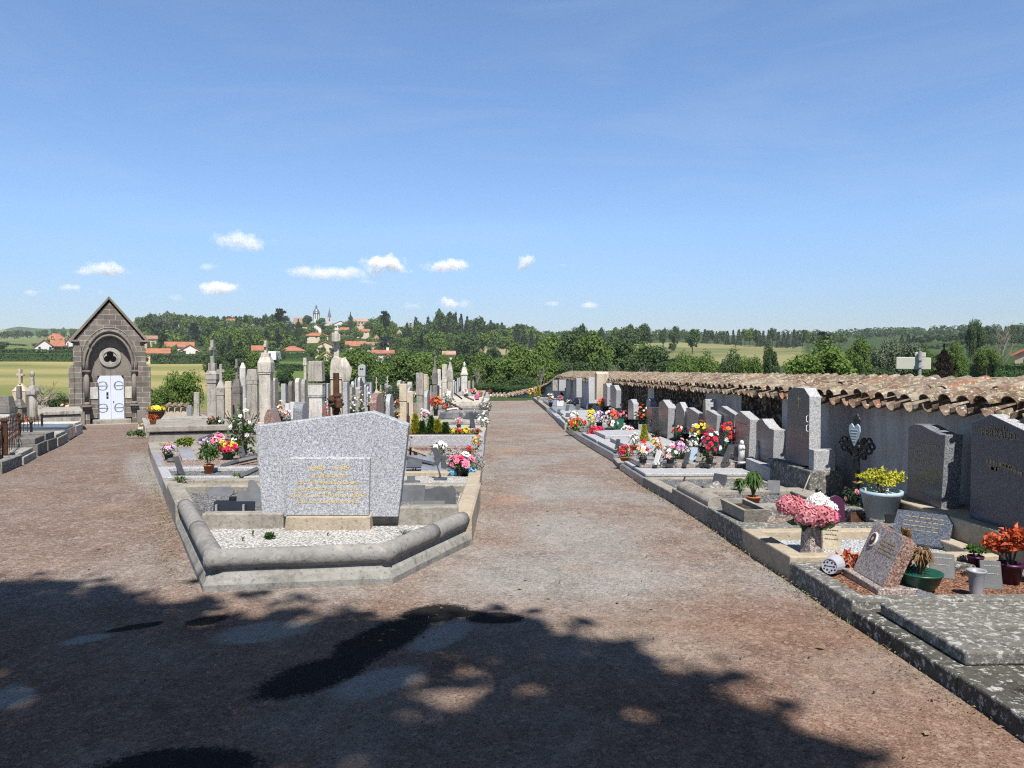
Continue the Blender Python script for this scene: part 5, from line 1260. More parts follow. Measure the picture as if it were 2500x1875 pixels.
b=gp(zh(735,158),.47); s=dep(b)/F/4.424; bouquet('wreath','dark green wreath with a few red and white flowers on the vault lid',b,190*s,75*s,['red','white'],pot=None,ph=.02,nh=8,hr=.09,lf='lf_dark',leafn=130,cat='wreath')
def zq(x,y): return (x/5.267,960+y/5.267)
b=gp(zq(1825,460)); s=dep(b)/F/5.267; bouquet('flower_box','small pale box of yellowish flowers at the path side of the vault',b,85*s,70*s,['yellow','peach'],pot='p_white',ph=.5,pr=.3,shape='box',nh=10,cat='flower pot')
b=gp(zq(1750,580)); shrub('weed_clump','green weeds growing at the kerb where the left path narrows',b,.5,.25,'lf',n=140,ls=.07,cat='weed',stem=False)
# things on the graves behind the memorial, right side
def J(x0,y0,x1,y1,cols,label,hs=.22,**k): return B(zj,x0,y0,x1,y1,hs,cols,label,**k)
t=J(1235,1010,1660,1335,['white','pink','crimson','pink'],'bouquet of white and crimson lilies with turquoise leaves on white gravel',hs=.18,nh=15,hr=.17)
q=random.Random(3); mb=MB(); s=dep(t.location)/F/6.32
for dx,dz in ((-160,90),(-120,60),(90,40),(150,110),(120,70)): leaf(mb,(dx*s*.6,-.06,dz*s*.7),(dx,-60,40),150*s,55*s,q,.1); mb.build('turquoise_leaf',M['f_blue'],t,attr=True); mb=MB()
J(960,815,1225,1020,['white','white'],'white lily bunch in a glass vase beside the leaning iron stand',hs=.24,nh=14,pot='p_grey')
J(1505,870,1600,1000,['red'],'red geranium next to the orange flower spike',hs=.24,nh=8,hr=.3)
J(1580,690,1755,1000,['orange','rusty','yellow'],'tall orange flower spike at the edge of the centre path',hs=.24,nh=26,hr=.12,flat=.5,pot=None,ph=.05)
t=J(1140,880,1500,1230,['dry','dry'],'withered grey lavender bush, left clump beside the centre path',hs=.22,pot=None,ph=.02,nh=90,hr=.05,lf='f_dry',leafn=260,cat='lavender',name='lavender_bush',rings=1)
t=J(1590,930,1790,1260,['dry','dry'],'withered grey lavender bush, right clump at the kerb of the centre path',hs=.22,pot=None,ph=.02,nh=80,hr=.06,lf='f_dry',leafn=240,cat='lavender',name='lavender_bush',rings=1)
b=gp(zj(1110,1395),.18); s=dep(b)/F/6.32; t=thing('iron_stand','dark angular iron plaque stand leaning on white gravel behind the memorial','plaque stand',b)
mb=MB(); mb.box(-100*s,100*s,-.09,.09,0,.02); mb.build('foot',M['slate'],t)
mb=MB(); mb.prism([(x*s,0,z*s) for x,z in [(-15,10),(25,10),(-40,200),(20,330),(-60,500),(-150,490),(-90,360),(-110,330),(-40,150)]],(0,.03,0)); mb.build('stand',M['slate'],t,bevel=.004)
mb=MB(); mb.prism([(x*s,.02,z*s) for x,z in [(10,170),(80,160),(70,360),(-10,380)]],(0,.05,0)); mb.build('panel',M['slate'],t,bevel=.004)
b=gp(zj(680,1320),.18); s=dep(b)/F/6.32; t=thing('grave_lectern','grey slate book plaque on two thin iron legs right of the memorial','plaque stand',b)
mb=MB(); mb.tube([(-30*s,0,0),(30*s,0,150*s)],.009); mb.build('leg',M['iron'],t); mb=MB(); mb.tube([(20*s,0,0),(60*s,0,150*s)],.009); mb.build('leg',M['iron'],t)
mb=MB(); mb.M=Matrix.Translation((20*s,0,170*s))@Matrix.Rotation(R(25),4,'X'); mb.box(-110*s,120*s,-.1,.1,-.012,.012); mb.build('panel',M['slate'],t,bevel=.004)
for p0,p1,l,mt in (((590,930),(905,1045),'pale fallen timber slat behind the memorial right side','conc_tan'),((590,1090),(1020,1190),'grey fallen slat over the white gravel grave','slate'),((1240,960),(1290,1040),'short dark stick by the lavender','wood')):
    A_=gp(zj(*p0),.25);B_=gp(zj(*p1),.23); t=thing('fallen_slat',l,'slat',(A_+B_)/2); mb=MB(); mb.tube([A_-t.location+Vector((0,0,.03)),B_-t.location+Vector((0,0,.03))],.032,4); mb.build('slat',M[mt],t)
HPl=.38
for x0,y0,x1,lf,l in ((655,400,790,'lf_yel','golden cone conifer at the left end of the granite planter'),(760,520,890,'lf','green bushy dwarf conifer second in the granite planter'),(905,430,1030,'lf','taller green dwarf conifer in the middle of the planter'),(990,490,1130,'lf_yel','golden dwarf conifer right of the tall green one'),(1115,545,1250,'lf','dark green feathery conifer right of the golden one')):
    b=gp(zj((x0+x1)/2,735),HPl); b.y=16.4; b=Vector((ony(zj((x0+x1)/2,735),16.2).x,16.2,H(-1,16.2)+HPl)); s=dep(b)/F/6.32
    top=ony(zj((x0+x1)/2,y0),16.2).z-b.z
    shrub('dwarf_conifer',l,b,(x1-x0)*s*1.1,top,lf,n=420,form='cone',ls=.085,cat='conifer')
def PLT(x0,y0,x1,cols,label,Y=16.0,hz=HPl,yb=None,**k):
    b=ony(zj((x0+x1)/2,700),Y); b.z=H(b.x,Y)+hz; s=dep(b)/F/6.32
    top=ony(zj((x0+x1)/2,y0),Y).z-b.z
    return bouquet(k.pop('name','flower_pot'),label,b,(x1-x0)*s,max(.12,top),cols,**k)
PLT(1250,595,1450,['rusty','yellow','red'],'variegated reddish shrub beside the green conifer in the planter',pot=None,ph=.02,nh=26,hr=.12,lf='lf_lime'); PLT(1420,580,1580,['yellow'],'pale yellow-green shrub near the right end of the planter',pot=None,ph=.02,nh=16,lf='lf_yel'); PLT(1590,640,1760,['rusty'],'low reddish fern at the right end of the planter',pot=None,ph=.02,nh=12,lf='lf_lime')
def PY(z,x0,y0,x1,Y,hz,cols,label,**k):
    b=ony(z((x0+x1)/2,y0),Y); top=b.z; b.z=H(b.x,Y)+hz; w_=ony(z(x1,y0),Y).x-ony(z(x0,y0),Y).x
    return bouquet(k.pop('name','flower_pot'),label,b,w_,max(.12,top-b.z),cols,**k)
PY(zj,1330,445,1450,18,.37,['pink','white'],'pink and white pot flowers on the cream tomb',nh=14)
PY(zj,1660,370,1860,19,.37,['white','white'],'white flowering bush at the corner of the cream tomb',pot=None,ph=.03,nh=20,hr=.12,lf='lf_grey')
PY(zj,790,295,955,19.2,.37,['pink','palepink','white'],'pink and white rose bouquet in a pale stone vase',nh=22,pot='gr_side',ph=.4,pr=.28,shape='vase')
PY(zj,930,110,1140,24,.3,['red','orange','coral'],'large red and orange bouquet in a tall black vase',nh=30,pot='p_black',ph=.45,pr=.22,shape='vase',hr=.15)
PY(zj,1140,215,1240,25,.3,['red','crimson'],'red flowers right of the large red and orange bouquet',nh=12)
PY(zj,1100,60,1310,30,.38,['white','dry'],'whitish dried bush in front of the tall stone pillars',pot=None,ph=.02,nh=36,hr=.09,lf='lf_grey',leafn=160)
PY(zj,1630,85,1720,33,.5,['magenta','magenta'],'magenta flower ball on the long pale tomb',nh=16,hr=.2)
PY(zj,1700,160,1900,27,.38,['dry','white'],'grey dry heather mass at the path edge far along the left block',pot=None,ph=.02,nh=60,hr=.07,lf='lf_grey',leafn=200)
PY(zj,1440,0,1560,38,.55,['palepink','white'],'pale pink flowers at the far end of the long pale tomb',nh=16); PY(zj,1560,0,1680,41,.6,['palepink','coral'],'pale coral flowers near the far end of the left block',nh=14)
PY(zj,1680,20,1770,38,.55,['orange','rusty'],'orange potted plant at the far end of the left block',nh=12,pot='terra'); PY(zj,1830,0,1900,41,.6,['red'],'small red flower pot at the far corner of the left block',nh=8,pot='terra')
PY(zj,1590,240,1660,24,.25,['yellow'],'small green and yellow plant on the orange-brown bed',nh=5,pot=None,ph=.03,lf='lf_lime')
q=random.Random(31)
for k in range(11):
    x=1130+62*k+q.uniform(-20,20); Y=20+q.uniform(.2,1.6); y=[405,360,420,370,395,380,430,390,365,410,400][k]
    b=ony(zj(x,y),Y); h_=b.z-H(b.x,Y)-.44; b.z=H(b.x,Y)+.44
    plaque(['tilted dark slate among the clutter on the old grey tomb','pale small slate among the clutter on the old grey tomb'][k%2],b,.16+.1*q.random(),max(.16,h_),['slate','slate_l'][k%2],tilt=15+q.uniform(0,25),rz=q.uniform(-1,1),group='small plaques cluttering the old grey tomb')
b=ony(zj(1620,570),17.9); b.z=H(b.x,17.9)+.37; plaque('tall dark plaque edge on the cream tomb',b,.2,.36,'slate',tilt=10,rz=R(65))
for k,(x0,y0,x1,y1,l) in enumerate(((1230,200,1440,310,'dark branch lying across the heather grave'),(1320,60,1440,150,'black leaning beam against the long pale tomb'),(1215,320,1375,300,'thin pale rod lying on the old grey tomb edge'),(1480,110,1620,170,'grey branch bundle on the tomb with scattered branches'))):
    Y=[25,31,23,30][k]; A_=ony(zj(x0,y0),Y);B_=ony(zj(x1,y1),Y-.3); t=thing('branch',l,'branch',(A_+B_)/2); mb=MB(); mb.tube([A_-t.location,B_-t.location],.035,5); mb.build('stick',M[['wood','black','white','bark'][k]],t)
PY(zc,845,1030,950,13.6,.2,['yellow'],'round yellow-leaved bush behind the right shoulder of the memorial',pot=None,ph=.02,nh=50,hr=.13,lf='lf_yel',name='yellow_bush',cat='shrub')
PY(zc,1000,1210,1045,13.4,.2,['red'],'small red flower at the memorial right edge',nh=5,hr=.3,pot='p_black')
for x0,y0,x1,Y,c,l in ((40,880,100,22,['white','palepink'],'white flowers between the wooden cross and the pale pillar'),(640,790,720,30,['yellow','orange'],'yellow sunflower spray in front of the clipped bush'),(720,820,770,29,['white'],'white flowers left of the clipped bush'),(835,880,900,24,['red','white'],'red and white flowers right of the clipped bush'),(320,830,420,26,['white','dry'],'faded white flowers at the left of the granite cluster'),(420,800,500,27,['white','peach'],'white and peach flowers below the granite cluster'),(520,800,600,29,['white','lilac'],'pale lilac flowers at the right of the granite cluster'),(330,900,420,20,['dry','white'],'grey dried bouquet left of the red granite headstone'),(430,880,530,21,['dry','dry'],'dusty dried flowers beside a pale slab, mid left block'),(540,860,600,23,['white','dry'],'withered white bouquet behind the red granite headstone')):
    PY(zc,x0,y0,x1,Y,.25,c,l,nh=14,hr=.16)
PY(zc,22,930,110,17,.25,['red','coral'],'red flowers in a low terracotta box behind the memorial',pot='terra',ph=.35,pr=.33,shape='box',nh=14)
PY(zb,1160,1165,1285,21,.35,['white','rose','peach'],'white and rose bouquet behind the red granite prism',nh=22,hr=.15); PY(zb,1250,1250,1362,18.5,.25,['coral','white'],'coral and white flowers in a black tub behind the memorial',nh=18,pot='p_black',ph=.55,pr=.42)
for x0,x1,yt,l in ((1290,1335,1182,'small white ribbed vase, left of a pair'),(1355,1398,1163,'white ribbed vase, right of a pair')):
    b=ony(zb((x0+x1)/2,yt),24); top=b.z; b.z=H(b.x,24)+.3; t=thing('white_vase',l,'vase',b); h_=top-b.z; r=.09; mb=MB(); mb.lathe([(r*.7,0),(r,h_),(r*.9,h_),(r*.85,h_*.9)],14); mb.build('vase',M['p_white'],t)
# ---------------- headstones and pillars of the left block
def lst(label,z,xl,xm,xr,yt,Y,mat,style='flat',side=None,name='headstone',wmax=1.2,depth=None,Yb=None):
    a=ony(z(xl,yt),Y);b=ony(z(xm,yt),Y)
    if depth: Y2=Y+depth
    else:
        r=ray(z(xr,yt)); Y2=b.x/r.x*r.y if abs(r.x)>1e-6 else Y+.6
        Y2=Y+max(.3,min(wmax,abs(Y2-Y)))
    zt=a.z; z0=H(b.x,Y)-.02; w_=Y2-Y; h_=zt-z0
    if style=='flat': P=[(0,1),(1,1)]
    elif style=='slope': P=[(0,1),(.35,1),(1,.9)]
    elif style=='point': P=[(0,.9),(.5,1),(1,.9)]
    elif style=='round': P=[(.5-.5*math.cos(i*math.pi/10),1-.14+.14*math.sin(i*math.pi/10)) for i in range(11)]
    elif style=='clip': P=[(0,.94),(.15,1),(.85,1),(1,.94)]
    P=[(0,0)]+P+[(1,0)]
    t=thing(name,label,'headstone',((a.x+b.x)/2,(Y+Y2)/2,z0)); mb=MB()
    mb.prism([(b.x,Y+u*w_,z0+v*h_) for u,v in P],(a.x-b.x,0,0)); n=len(P); mb.m=[0,0]+[1]*n
    mb.build('slab',[M[mat],M[side or mat]],t,origin=t.location,bevel=.01)
    mb=MB(); mb.box(a.x-.06,b.x+.06,Y-.05,Y2+.05,z0-.1,z0+h_*.12); mb.build('base',M[side or mat],t,origin=t.location,bevel=.01)
    return t
def crossmesh(mb,w,d,h,edge=False,z0=0,arm=.62,t=.26,flare=0):
    # upright of section t*w, arm across x (or across y when edge-on)
    u=w*t
    mb.box(-u/2,u/2,-d/2,d/2,z0,z0+h)
    a0=z0+h*arm-u/2;a1=z0+h*arm+u/2
    if edge: 
        mb.box(-u*.52,u*.52,-w/2,-d/2,a0,a1); mb.box(-u*.52,u*.52,d/2,w/2,a0,a1)
    else:
        mb.box(-w/2,-u/2,-d*.48,d*.48,a0,a1); mb.box(u/2,w/2,-d*.48,d*.48,a0,a1)
def pil(label,z,xl,xr,yt,Y,spec,mat,cat='grave pillar',name='stone_pillar',cap_mat=None,cross=None,depth=1.0):
    a=ony(z(xl,yt),Y);b=ony(z(xr,yt),Y); W=b.x-a.x; cx=(a.x+b.x)/2; z0=H(cx,Y)-.05; h_=a.z-z0
    t=thing(name,label,cat,(cx,Y+W*depth/2,z0))
    for (nm,f0,f1,wr,tp) in spec:
        mb=MB()
        if nm in('urn','ball'): mb.lathe([(W*wr*.3,f0*h_),(W*wr*.5,(f0+.4*(f1-f0))*h_),(W*wr*.45,(f0+.7*(f1-f0))*h_),(W*wr*.1,f1*h_)],12)
        elif nm=='column': mb.lathe([(W*wr*.5,f0*h_),(W*wr*.46,f1*h_)],16)
        elif nm=='arch':
            w2=W*wr/2; P=[(-w2,f0*h_),(w2,f0*h_)]+[(w2*math.cos(i*math.pi/10),f0*h_+(f1-f0)*h_*(.45+.55*math.sin(i*math.pi/10))) for i in range(11)]
            mb.prism([(x,-w2*depth,zz) for x,zz in P],(0,2*w2*depth,0))
        else: mb.cbox(0,0,W*wr,W*wr*depth,f0*h_,f1*h_,W*wr*tp/2,W*wr*depth*tp/2)
        mb.build(nm,M[cap_mat if cap_mat and nm in('cap','cornice','gable') else mat],t,bevel=.012,smooth=nm in('urn','column','ball'))
    if cross:
        f0,f1,cw,edge=cross; mb=MB(); crossmesh(mb,W*cw,W*.3,(f1-f0)*h_,edge,f0*h_,t=.3 if not edge else .3); mb.build('cross',M[mat],t,bevel=.012)
    return t
STD=[('plinth',0,.12,1.1,0),('shaft',.12,.6,.84,.04),('cornice',.6,.63,.95,0),('cap',.63,.74,.98,.0),('gable',.74,.8,.98,.35)]
pil('tall grey pillar with a stone cross, leftmost of the left block',zb,295,438,400,28.6,[('plinth',0,.1,1.1,0),('shaft',.1,.5,.78,.03),('cornice',.5,.54,.86,0),('frieze',.54,.6,.95,0),('cap',.6,.645,1.0,.3),('pedestal',.645,.73,.58,0)],'st_grey',cross=(.73,1,.95,True))
pil('slim grey stele at the left end of the block, beside a shrub',zb,158,230,1045,29.6,[('base',0,.1,1.1,0),('shaft',.1,1,.92,.06)],'st_grey',depth=.6)
pil('low bluish granite stele with a curved front, left end of the block',zb,75,140,1205,29.8,[('base',0,.12,1.05,0),('shaft',.12,.85,.9,0),('cap',.85,1,.9,.3)],'gr_grey',depth=.6)
pil('grey stele with a small latin cross between two taller pillars',zb,430,530,700,28.2,[('plinth',0,.1,1.1,0),('shaft',.1,.5,.9,0),('cornice',.5,.62,1,.0),('gable',.62,.74,1,.7)],'st_grey',cross=(.72,1,1.0,False))
pil('cream stele with a plain flat head in the left block',zb,540,622,910,26.5,[('base',0,.1,1.05,0),('shaft',.1,.86,.9,0),('cap',.86,1,1,.12)],'st_cream',depth=.8)
pil('dark lichened pillar with a flared stone cross on top',zb,618,730,635,27.2,[('plinth',0,.08,1.05,0),('shaft',.08,.5,.95,0),('cap',.5,.6,1,.05),('pedestal',.6,.7,.8,.35)],'st_dark',cross=(.68,1,.85,True))
pil('white marble pointed stele behind the dark lichened pillar',zb,712,802,680,31,[('base',0,.32,1,0),('cornice',.32,.4,1.05,.1),('shaft',.4,.9,.82,.1),('gable',.9,1,.8,.7)],'st_white',depth=.7)
pil('wide grey tomb stele with a heavy capped top',zb,800,945,760,29.2,[('base',0,.1,1,0),('shaft',.1,.72,.86,.0),('cornice',.72,.8,.92,.0),('cap',.8,1,1.0,.3)],'st_grey',depth=.6)
pil('tall pale pillar with a block cross, standing next to the rose bush',zb,942,1108,410,25.2,[('plinth',0,.08,1.15,.1),('shaft',.08,.62,.84,.02),('cornice',.62,.64,.92,0),('cap',.64,.75,1.0,0),('gable',.75,.82,1.0,.35),('pedestal',.82,.86,.6,.0)],'st_pale',cross=(.85,1,.62,True))
lst('grey stone stele right of the tall pale pillar',zb,1105,1160,1205,872,33,'st_grey','clip')
lst('bluish granite headstone with a slanted shoulder, centre of the left block',zb,1235,1290,1322,940,36,'gr_grey','slope',side='gr_side')
lst('dark arched headstone beside the bluish granite one',zb,1322,1365,1402,910,36.5,'st_dark','round')
lst('white painted stele with a rounded blue cap',zb,1405,1450,1492,872,37,'st_white','round')
lst('brown-grey arched headstone right of the white stele',zb,1482,1525,1560,885,36,'st_grey','round',side='st_grey')
pil('slender stone column with a small urn behind the broken white pillar',zb,1498,1552,620,38,[('base',0,.2,1.1,0),('cornice',.2,.42,1.0,.1),('shaft',.42,.86,.6,.05),('cap',.86,1,.8,.2)],'st_pale')
pil('thick white pillar with a broken lichened head behind the memorial',zb,1560,1742,660,18,[('plinth',0,.12,1.1,0),('shaft',.12,.57,.9,.0),('cornice',.57,.595,.98,0),('frieze',.595,.72,.98,0),('cornice',.72,.735,1.02,0),('cap',.76,1,.98,.1)],'st_white',cap_mat='st_grey')
# draped monument
Ym=20.5; a=ony(zb(1832,290),Ym);b=ony(zb(1975,290),Ym); W=b.x-a.x; z0=H(a.x,Ym)-.05; zz=lambda y:ony(zb(1900,y),Ym).z-z0
t=thing('draped_monument','tall pale monument with a rounded draped shoulder and a stone cross, behind the wooden cross','monument',((a.x+b.x)/2,Ym+W/2,z0))
mb=MB(); mb.cbox(0,0,W*1.15,W*1.15,0,.3); mb.build('plinth',M['st_pale'],t,bevel=.015)
mb=MB(); mb.cbox(0,0,W*.96,W*.96,.3,zz(900)); mb.build('shaft',M['st_cream'],t,bevel=.015)
mb=MB(); mb.cbox(0,0,W*1.02,W*1.02,zz(885),zz(870)); mb.cbox(0,0,W*1.02,W*1.02,zz(868),zz(765)); mb.build('cap',M['st_pale'],t,bevel=.012)
h0=zz(765);h1=zz(600); w2=W*.48; P=[(-w2,h0),(w2,h0)]+[(w2*math.cos(i*math.pi/12),h0+(h1-h0)*(.25+.75*math.sin(i*math.pi/12))) for i in range(13)]
mb=MB(); mb.prism([(x,-w2*.9,z_) for x,z_ in P],(0,w2*1.8,0)); mb.build('rounded_head',M['st_pale'],t,bevel=.015)
mb=MB(); u=W*.24; mb.box(-u,u,-u,u,h1-.05,zz(290),u*.35,u*.35); ca=zz(370); mb.box(-u*1.1,u*1.1,-W*.5,-u,ca-.1,ca+.1); mb.box(-u*1.1,u*1.1,u,W*.5,ca-.1,ca+.1); mb.lathe([(u*1.35,-.12),(u*1.35,.12)],16,(0,-W*.5,ca)); mb.build('cross',M['st_pale'],t,bevel=.02)
mb=MB(); q=random.Random(9)
for k in range(7): 
    x=W*.5+.02*k; mb.tube([(W*.5+.01,-.1+.04*k,h1-.05),(W*.56+.03*k,-.12+.04*k,h1-.35),(W*.6+.02*k,-.12+.04*k,zz(900)),(W*.55,-.1+.04*k,zz(960))],.045,6,.02)
mb.build('stone_drapery',M['st_pale'],t,smooth=True)
lst('grey ribbed stele leaning close to the right of the draped monument',zb,1990,2050,2075,920,19,'gr_grey','flat',side='gr_side')
# wooden cross
Yc=9.9; cb=ony(zb(1918,1335),Yc); top=ony(zb(1918,806),Yc); z0=H(cb.x,Yc)
t=thing('wooden_cross','rotten dark brown wooden cross wrapped at its foot, just behind the memorial','cross',(cb.x,Yc,z0))
hc=top.z-z0; w_=74/5.027*Yc/F; mb=MB(); mb.box(-w_/2,w_/2,-w_*.4,w_*.4,-.1,hc,.004,.004); mb.build('upright',M['wood'],t,bevel=.006)
zc_=ony(zb(1918,1170),Yc).z-z0; mb=MB(); mb.M=Matrix.Translation((0,0,zc_))@Matrix.Rotation(R(-72),4,'Z'); mb.box(-.3,.3,-w_*.45,w_*.45,-.055,.055); mb.build('arm',M['wood'],t,bevel=.012)
mb=MB(); q=random.Random(1)
for k in range(10): mb.blob((q.uniform(-.06,.07),q.uniform(-.1,0),zc_+q.uniform(-.02,.09)),(.05,.05,.035),9,6,.5,k)
for k in range(6): mb.tube([(q.uniform(-.06,.06),-.06,zc_+.02),(q.uniform(-.07,.09),-.08,zc_-q.uniform(.12,.25))],.012,5,.004)
mb.build('rag_wrapping',M['wood'],t,smooth=True)
# red granite prism, low grey stele
Yp=17.5; a=ony(zb(1030,1440),Yp);b=ony(zb(1200,1440),Yp); zt=ony(zb(1060,1255),Yp).z; z0=H(a.x,Yp)
t=thing('granite_prism','red-brown granite prism with a sloping face by the tall pale pillar','headstone',((a.x+b.x)/2,Yp+.2,z0)); o=t.location
mb=MB(); d_=b.x-a.x; mb.prism([(a.x,Yp,z0-.1),(a.x,Yp,z0+(zt-z0)*.8),(a.x+d_*.25,Yp,zt),(a.x+d_*.45,Yp,zt),(b.x,Yp,z0+(zt-z0)*.45),(b.x,Yp,z0-.1)],(0,.5,0)); mb.build('block',M['gr_red'],t,origin=o,bevel=.008)
lst('low ribbed grey slab with a pale speckled side behind the memorial',zb,1380,1495,1560,1172,14.5,'gr_side','round',side='gr_grey',depth=.5)
# granite cluster and others on the right side of the block (zoom C)
for k,(xl,xm,xr,yt,Y,mat,st,l) in enumerate([
 (312,330,360,742,36,'gr_grey','flat','small grey granite headstone at the left of the granite cluster'),
 (368,388,402,718,37,'gr_grey','clip','granite headstone second from the left in the granite cluster'),
 (396,412,424,668,40,'gr_blue','flat','slim granite headstone behind a wider one in the cluster'),
 (426,456,478,650,38,'gr_blue','round','widest round-shouldered granite headstone of the cluster'),
 (470,478,498,692,40,'gr_blue','slope','dark sloped headstone in front of the twin-slot tower stele'),
 (500,520,545,735,37,'gr_grey','clip','pale granite headstone below the twin-slot tower stele'),
 (528,548,560,755,35,'gr_grey','round','small round granite headstone right in the cluster'),
 (562,584,598,715,40,'gr_grey','flat','upright grey granite headstone, rightmost of the cluster'),
 (680,692,704,738,42,'st_grey','round','tiny grey stele between the two small crosses'),
 (76,96,110,720,24,'gr_grey','flat','grey granite slab left of the draped monument base'),
 (868,905,940,688,34,'st_grey','round','grey arched double stele behind the clipped bush'),
 (985,1010,1066,768,33,'gr_grey','point','low grey granite headstone with a peaked top'),
 (1215,1224,1230,645,34,'st_pale','flat','thin pale slab edge beside the tan pillar'),
 (1245,1258,1262,745,37,'st_pale','flat','small pale stele between the two grey pillars'),
 (1502,1512,1516,690,44,'st_pale','flat','thin pale stele, first of three slim ones'),
 (1520,1536,1541,700,45,'gr_side','flat','thin grey stele, second of three slim ones'),
 (1546,1562,1568,660,48,'gr_grey','flat','slim bluish granite stele, left of a close pair'),
 (1568,1584,1590,658,51,'gr_blue','flat','slim bluish granite stele, right of a close pair'),
 (1670,1695,1704,695,55,'st_grey','flat','small dark capped stele right of the white finial pillar'),
 (1720,1736,1742,697,57,'st_grey','flat','last small capped stele before the path end')]):
    lst(l,zc,xl,xm,xr,yt,Y,mat,st,side='gr_side' if mat.startswith('gr') else None)
t=pil('tall pale tower stele with two small slots near its arched top',zc,430,515,505,45,[('base',0,.1,1.1,0),('shaft',.1,.72,.86,.06),('head',.72,.86,.95,0),('arch',.86,1,.95,0)],'gr_side',depth=.8)
w_=(ony(zc(515,600),45).x-ony(zc(430,600),45).x)
for x in (-.12,.12):
    mb=MB(); zt=ony(zc(470,548),45).z-t.location.z; mb.box(x*w_-.04,x*w_+.04,-w_*.385,-w_*.375-.0,zt-.1,zt); mb.build('slot',M['black'],t)
for xl,xr,yt,l in ((605,668,650,'small cream stele topped by a cross, left of two'),(728,792,640,'small cream stele topped by a cross, next to the clipped bush')):
    pil(l,zc,xl,xr,yt,40,[('base',0,.15,1,0),('shaft',.15,.42,.8,0),('gable',.42,.62,1,.75)],'st_cream',cross=(.58,1,.55,False),depth=.7)
b=ony(zc(818,800),30); z0=H(b.x,30); top=ony(zc(818,725),30).z
shrub('clipped_bush','dark green clipped globe bush among the headstones of the left block',Vector((b.x,30,z0)),.62*1.55,top-z0,'lf_dark',n=3000,ls=.05,hollow=.9,cat='bush')
lst('red granite headstone with a rounded shoulder and brown polished face',zc,565,640,745,838,15.0,'gr_red','round',side='gr_red',wmax=1.0)
lst('speckled grey granite headstone with a swept top beside the red granite one',zc,742,790,836,848,14.2,'gr_grey','round',side='gr_light',wmax=.9)
pil('cream stone stele with a worn square head right of the clipped bush',zc,895,980,725,19.8,[('base',0,.1,1.05,0),('shaft',.1,.68,.88,0),('cap',.69,1,1.0,.04)],'st_cream',depth=.8)
t=pil('narrow cream stele with a rusty iron rod on its front, behind the planter',zc,980,1052,805,17.6,[('base',0,.08,1.1,0),('shaft',.08,.96,.95,0),('cap',.96,1,.95,.2)],'st_cream',depth=.8)
mb=MB(); mb.tube([(-.02,-.24,.05),(-.02,-.24,1.05)],.018,6); mb.tube([(-.02,-.25,.5),(-.02,-.25,.75)],.04,6); mb.build('iron_rod',M['rust'],t)
pil('dark grey square pillar with a recessed upper panel in the right part of the block',zc,1083,1166,600,23.5,[('base',0,.06,1.1,0),('shaft',.06,.6,.85,0),('cornice',.6,.62,.98,0),('cap',.62,1,1,.03)],'st_grey',depth=.9)
pil('tan stone pillar behind the dark grey square one',zc,1166,1216,615,32,[('base',0,.06,1.1,0),('shaft',.06,.6,.85,0),('cap',.6,1,1,.05)],'st_cream')
lst('round-topped bluish granite headstone in front of the dark spire',zc,1176,1212,1242,806,22.5,'gr_grey','round',side='gr_side')
pil('tallest dark stone spire pillar with a small cross block on top',zc,1262,1328,345,29.5,[('base',0,.06,1.1,0),('shaft',.06,.5,.8,0),('cornice',.5,.53,.95,0),('cap',.53,.66,.95,0),('gable',.66,.76,.95,.6),('pedestal',.76,.86,.36,.2)],'st_dark',cross=(.85,1,.6,True))
pil('white shouldered stele partly behind the dark spire',zc,1316,1372,560,35,[('base',0,.2,1.1,0),('shaft',.2,.55,.95,0),('cornice',.55,.6,1.05,0),('cap',.6,1,.8,.2)],'st_white')
pil('grey column pillar with a lichened capital, third of the tall row',zc,1378,1432,505,35,[('base',0,.06,1.1,0),('shaft',.06,.62,.92,0),('cornice',.62,.7,1,0),('cap',.7,1,1,.05)],'st_pale')
pil('tall grey pillar with a carved pointed crown, right of the grey column',zc,1432,1503,475,37,[('base',0,.06,1.1,0),('shaft',.06,.6,.82,0),('cornice',.6,.64,.95,0),('cap',.64,.78,.98,0),('gable',.78,1,1.0,.8)],'st_grey')
pil('white pillar with stepped cap and ball finial near the path end',zc,1588,1668,475,50,[('base',0,.16,1.05,0),('shaft',.16,.66,.86,.03),('cornice',.66,.7,1.02,0),('gable',.7,.86,.9,.5),('ball',.86,1,.35,0)],'st_white')
a=ony(zc(1312,740),31);b=ony(zc(1345,740),31); t=thing('dark_niche','black arched niche stone at the foot of the dark spire','headstone',((a.x+b.x)/2,31,H(a.x,31))); h_=a.z-t.location.z; w2=(b.x-a.x)/2
mb=MB(); mb.prism([(x*w2,0,z_) for x,z_ in [(-1,0),(1,0)]+[(math.cos(i*math.pi/8),h_-w2+w2*math.sin(i*math.pi/8)) for i in range(9)]],(0,.3,0)); mb.build('slab',M['gr_dark'],t,bevel=.008)

q=random.Random(55)
for k in range(22):
    x=q.uniform(300,1050) if k<16 else q.uniform(1330,1600); Y=q.uniform(30,54); w_=q.uniform(.12,.3); mt=q.choice(['gr_grey','st_grey','st_pale','gr_blue','st_white'])
    c_=ony(zc(x,760),Y); hh=q.uniform(.85,1.5); a_=ony(zc(x,760),Y); top=H(a_.x,Y)+hh; d=(a_.z-top)
    py=865-(top-1.6)/Y*F*-1 if False else 937.5
    rr=Vector((a_.x,Y,top))-CAM; zf_=rr.dot(FW); px_=1250+F*rr.dot(RT)/zf_; py_=937.5-F*rr.dot(UP)/zf_
    ww=w_*F/Y*4.608
    lst('small far headstone among the close rows of the left block',zc,(px_-780)*4.608-ww/2,(px_-780)*4.608+ww/2,(px_-780)*4.608+ww,(py_-780)*4.608,Y,mt,q.choice(['flat','round','clip','slope']),depth=q.uniform(.5,.9))['group']='small far headstones of the left block'
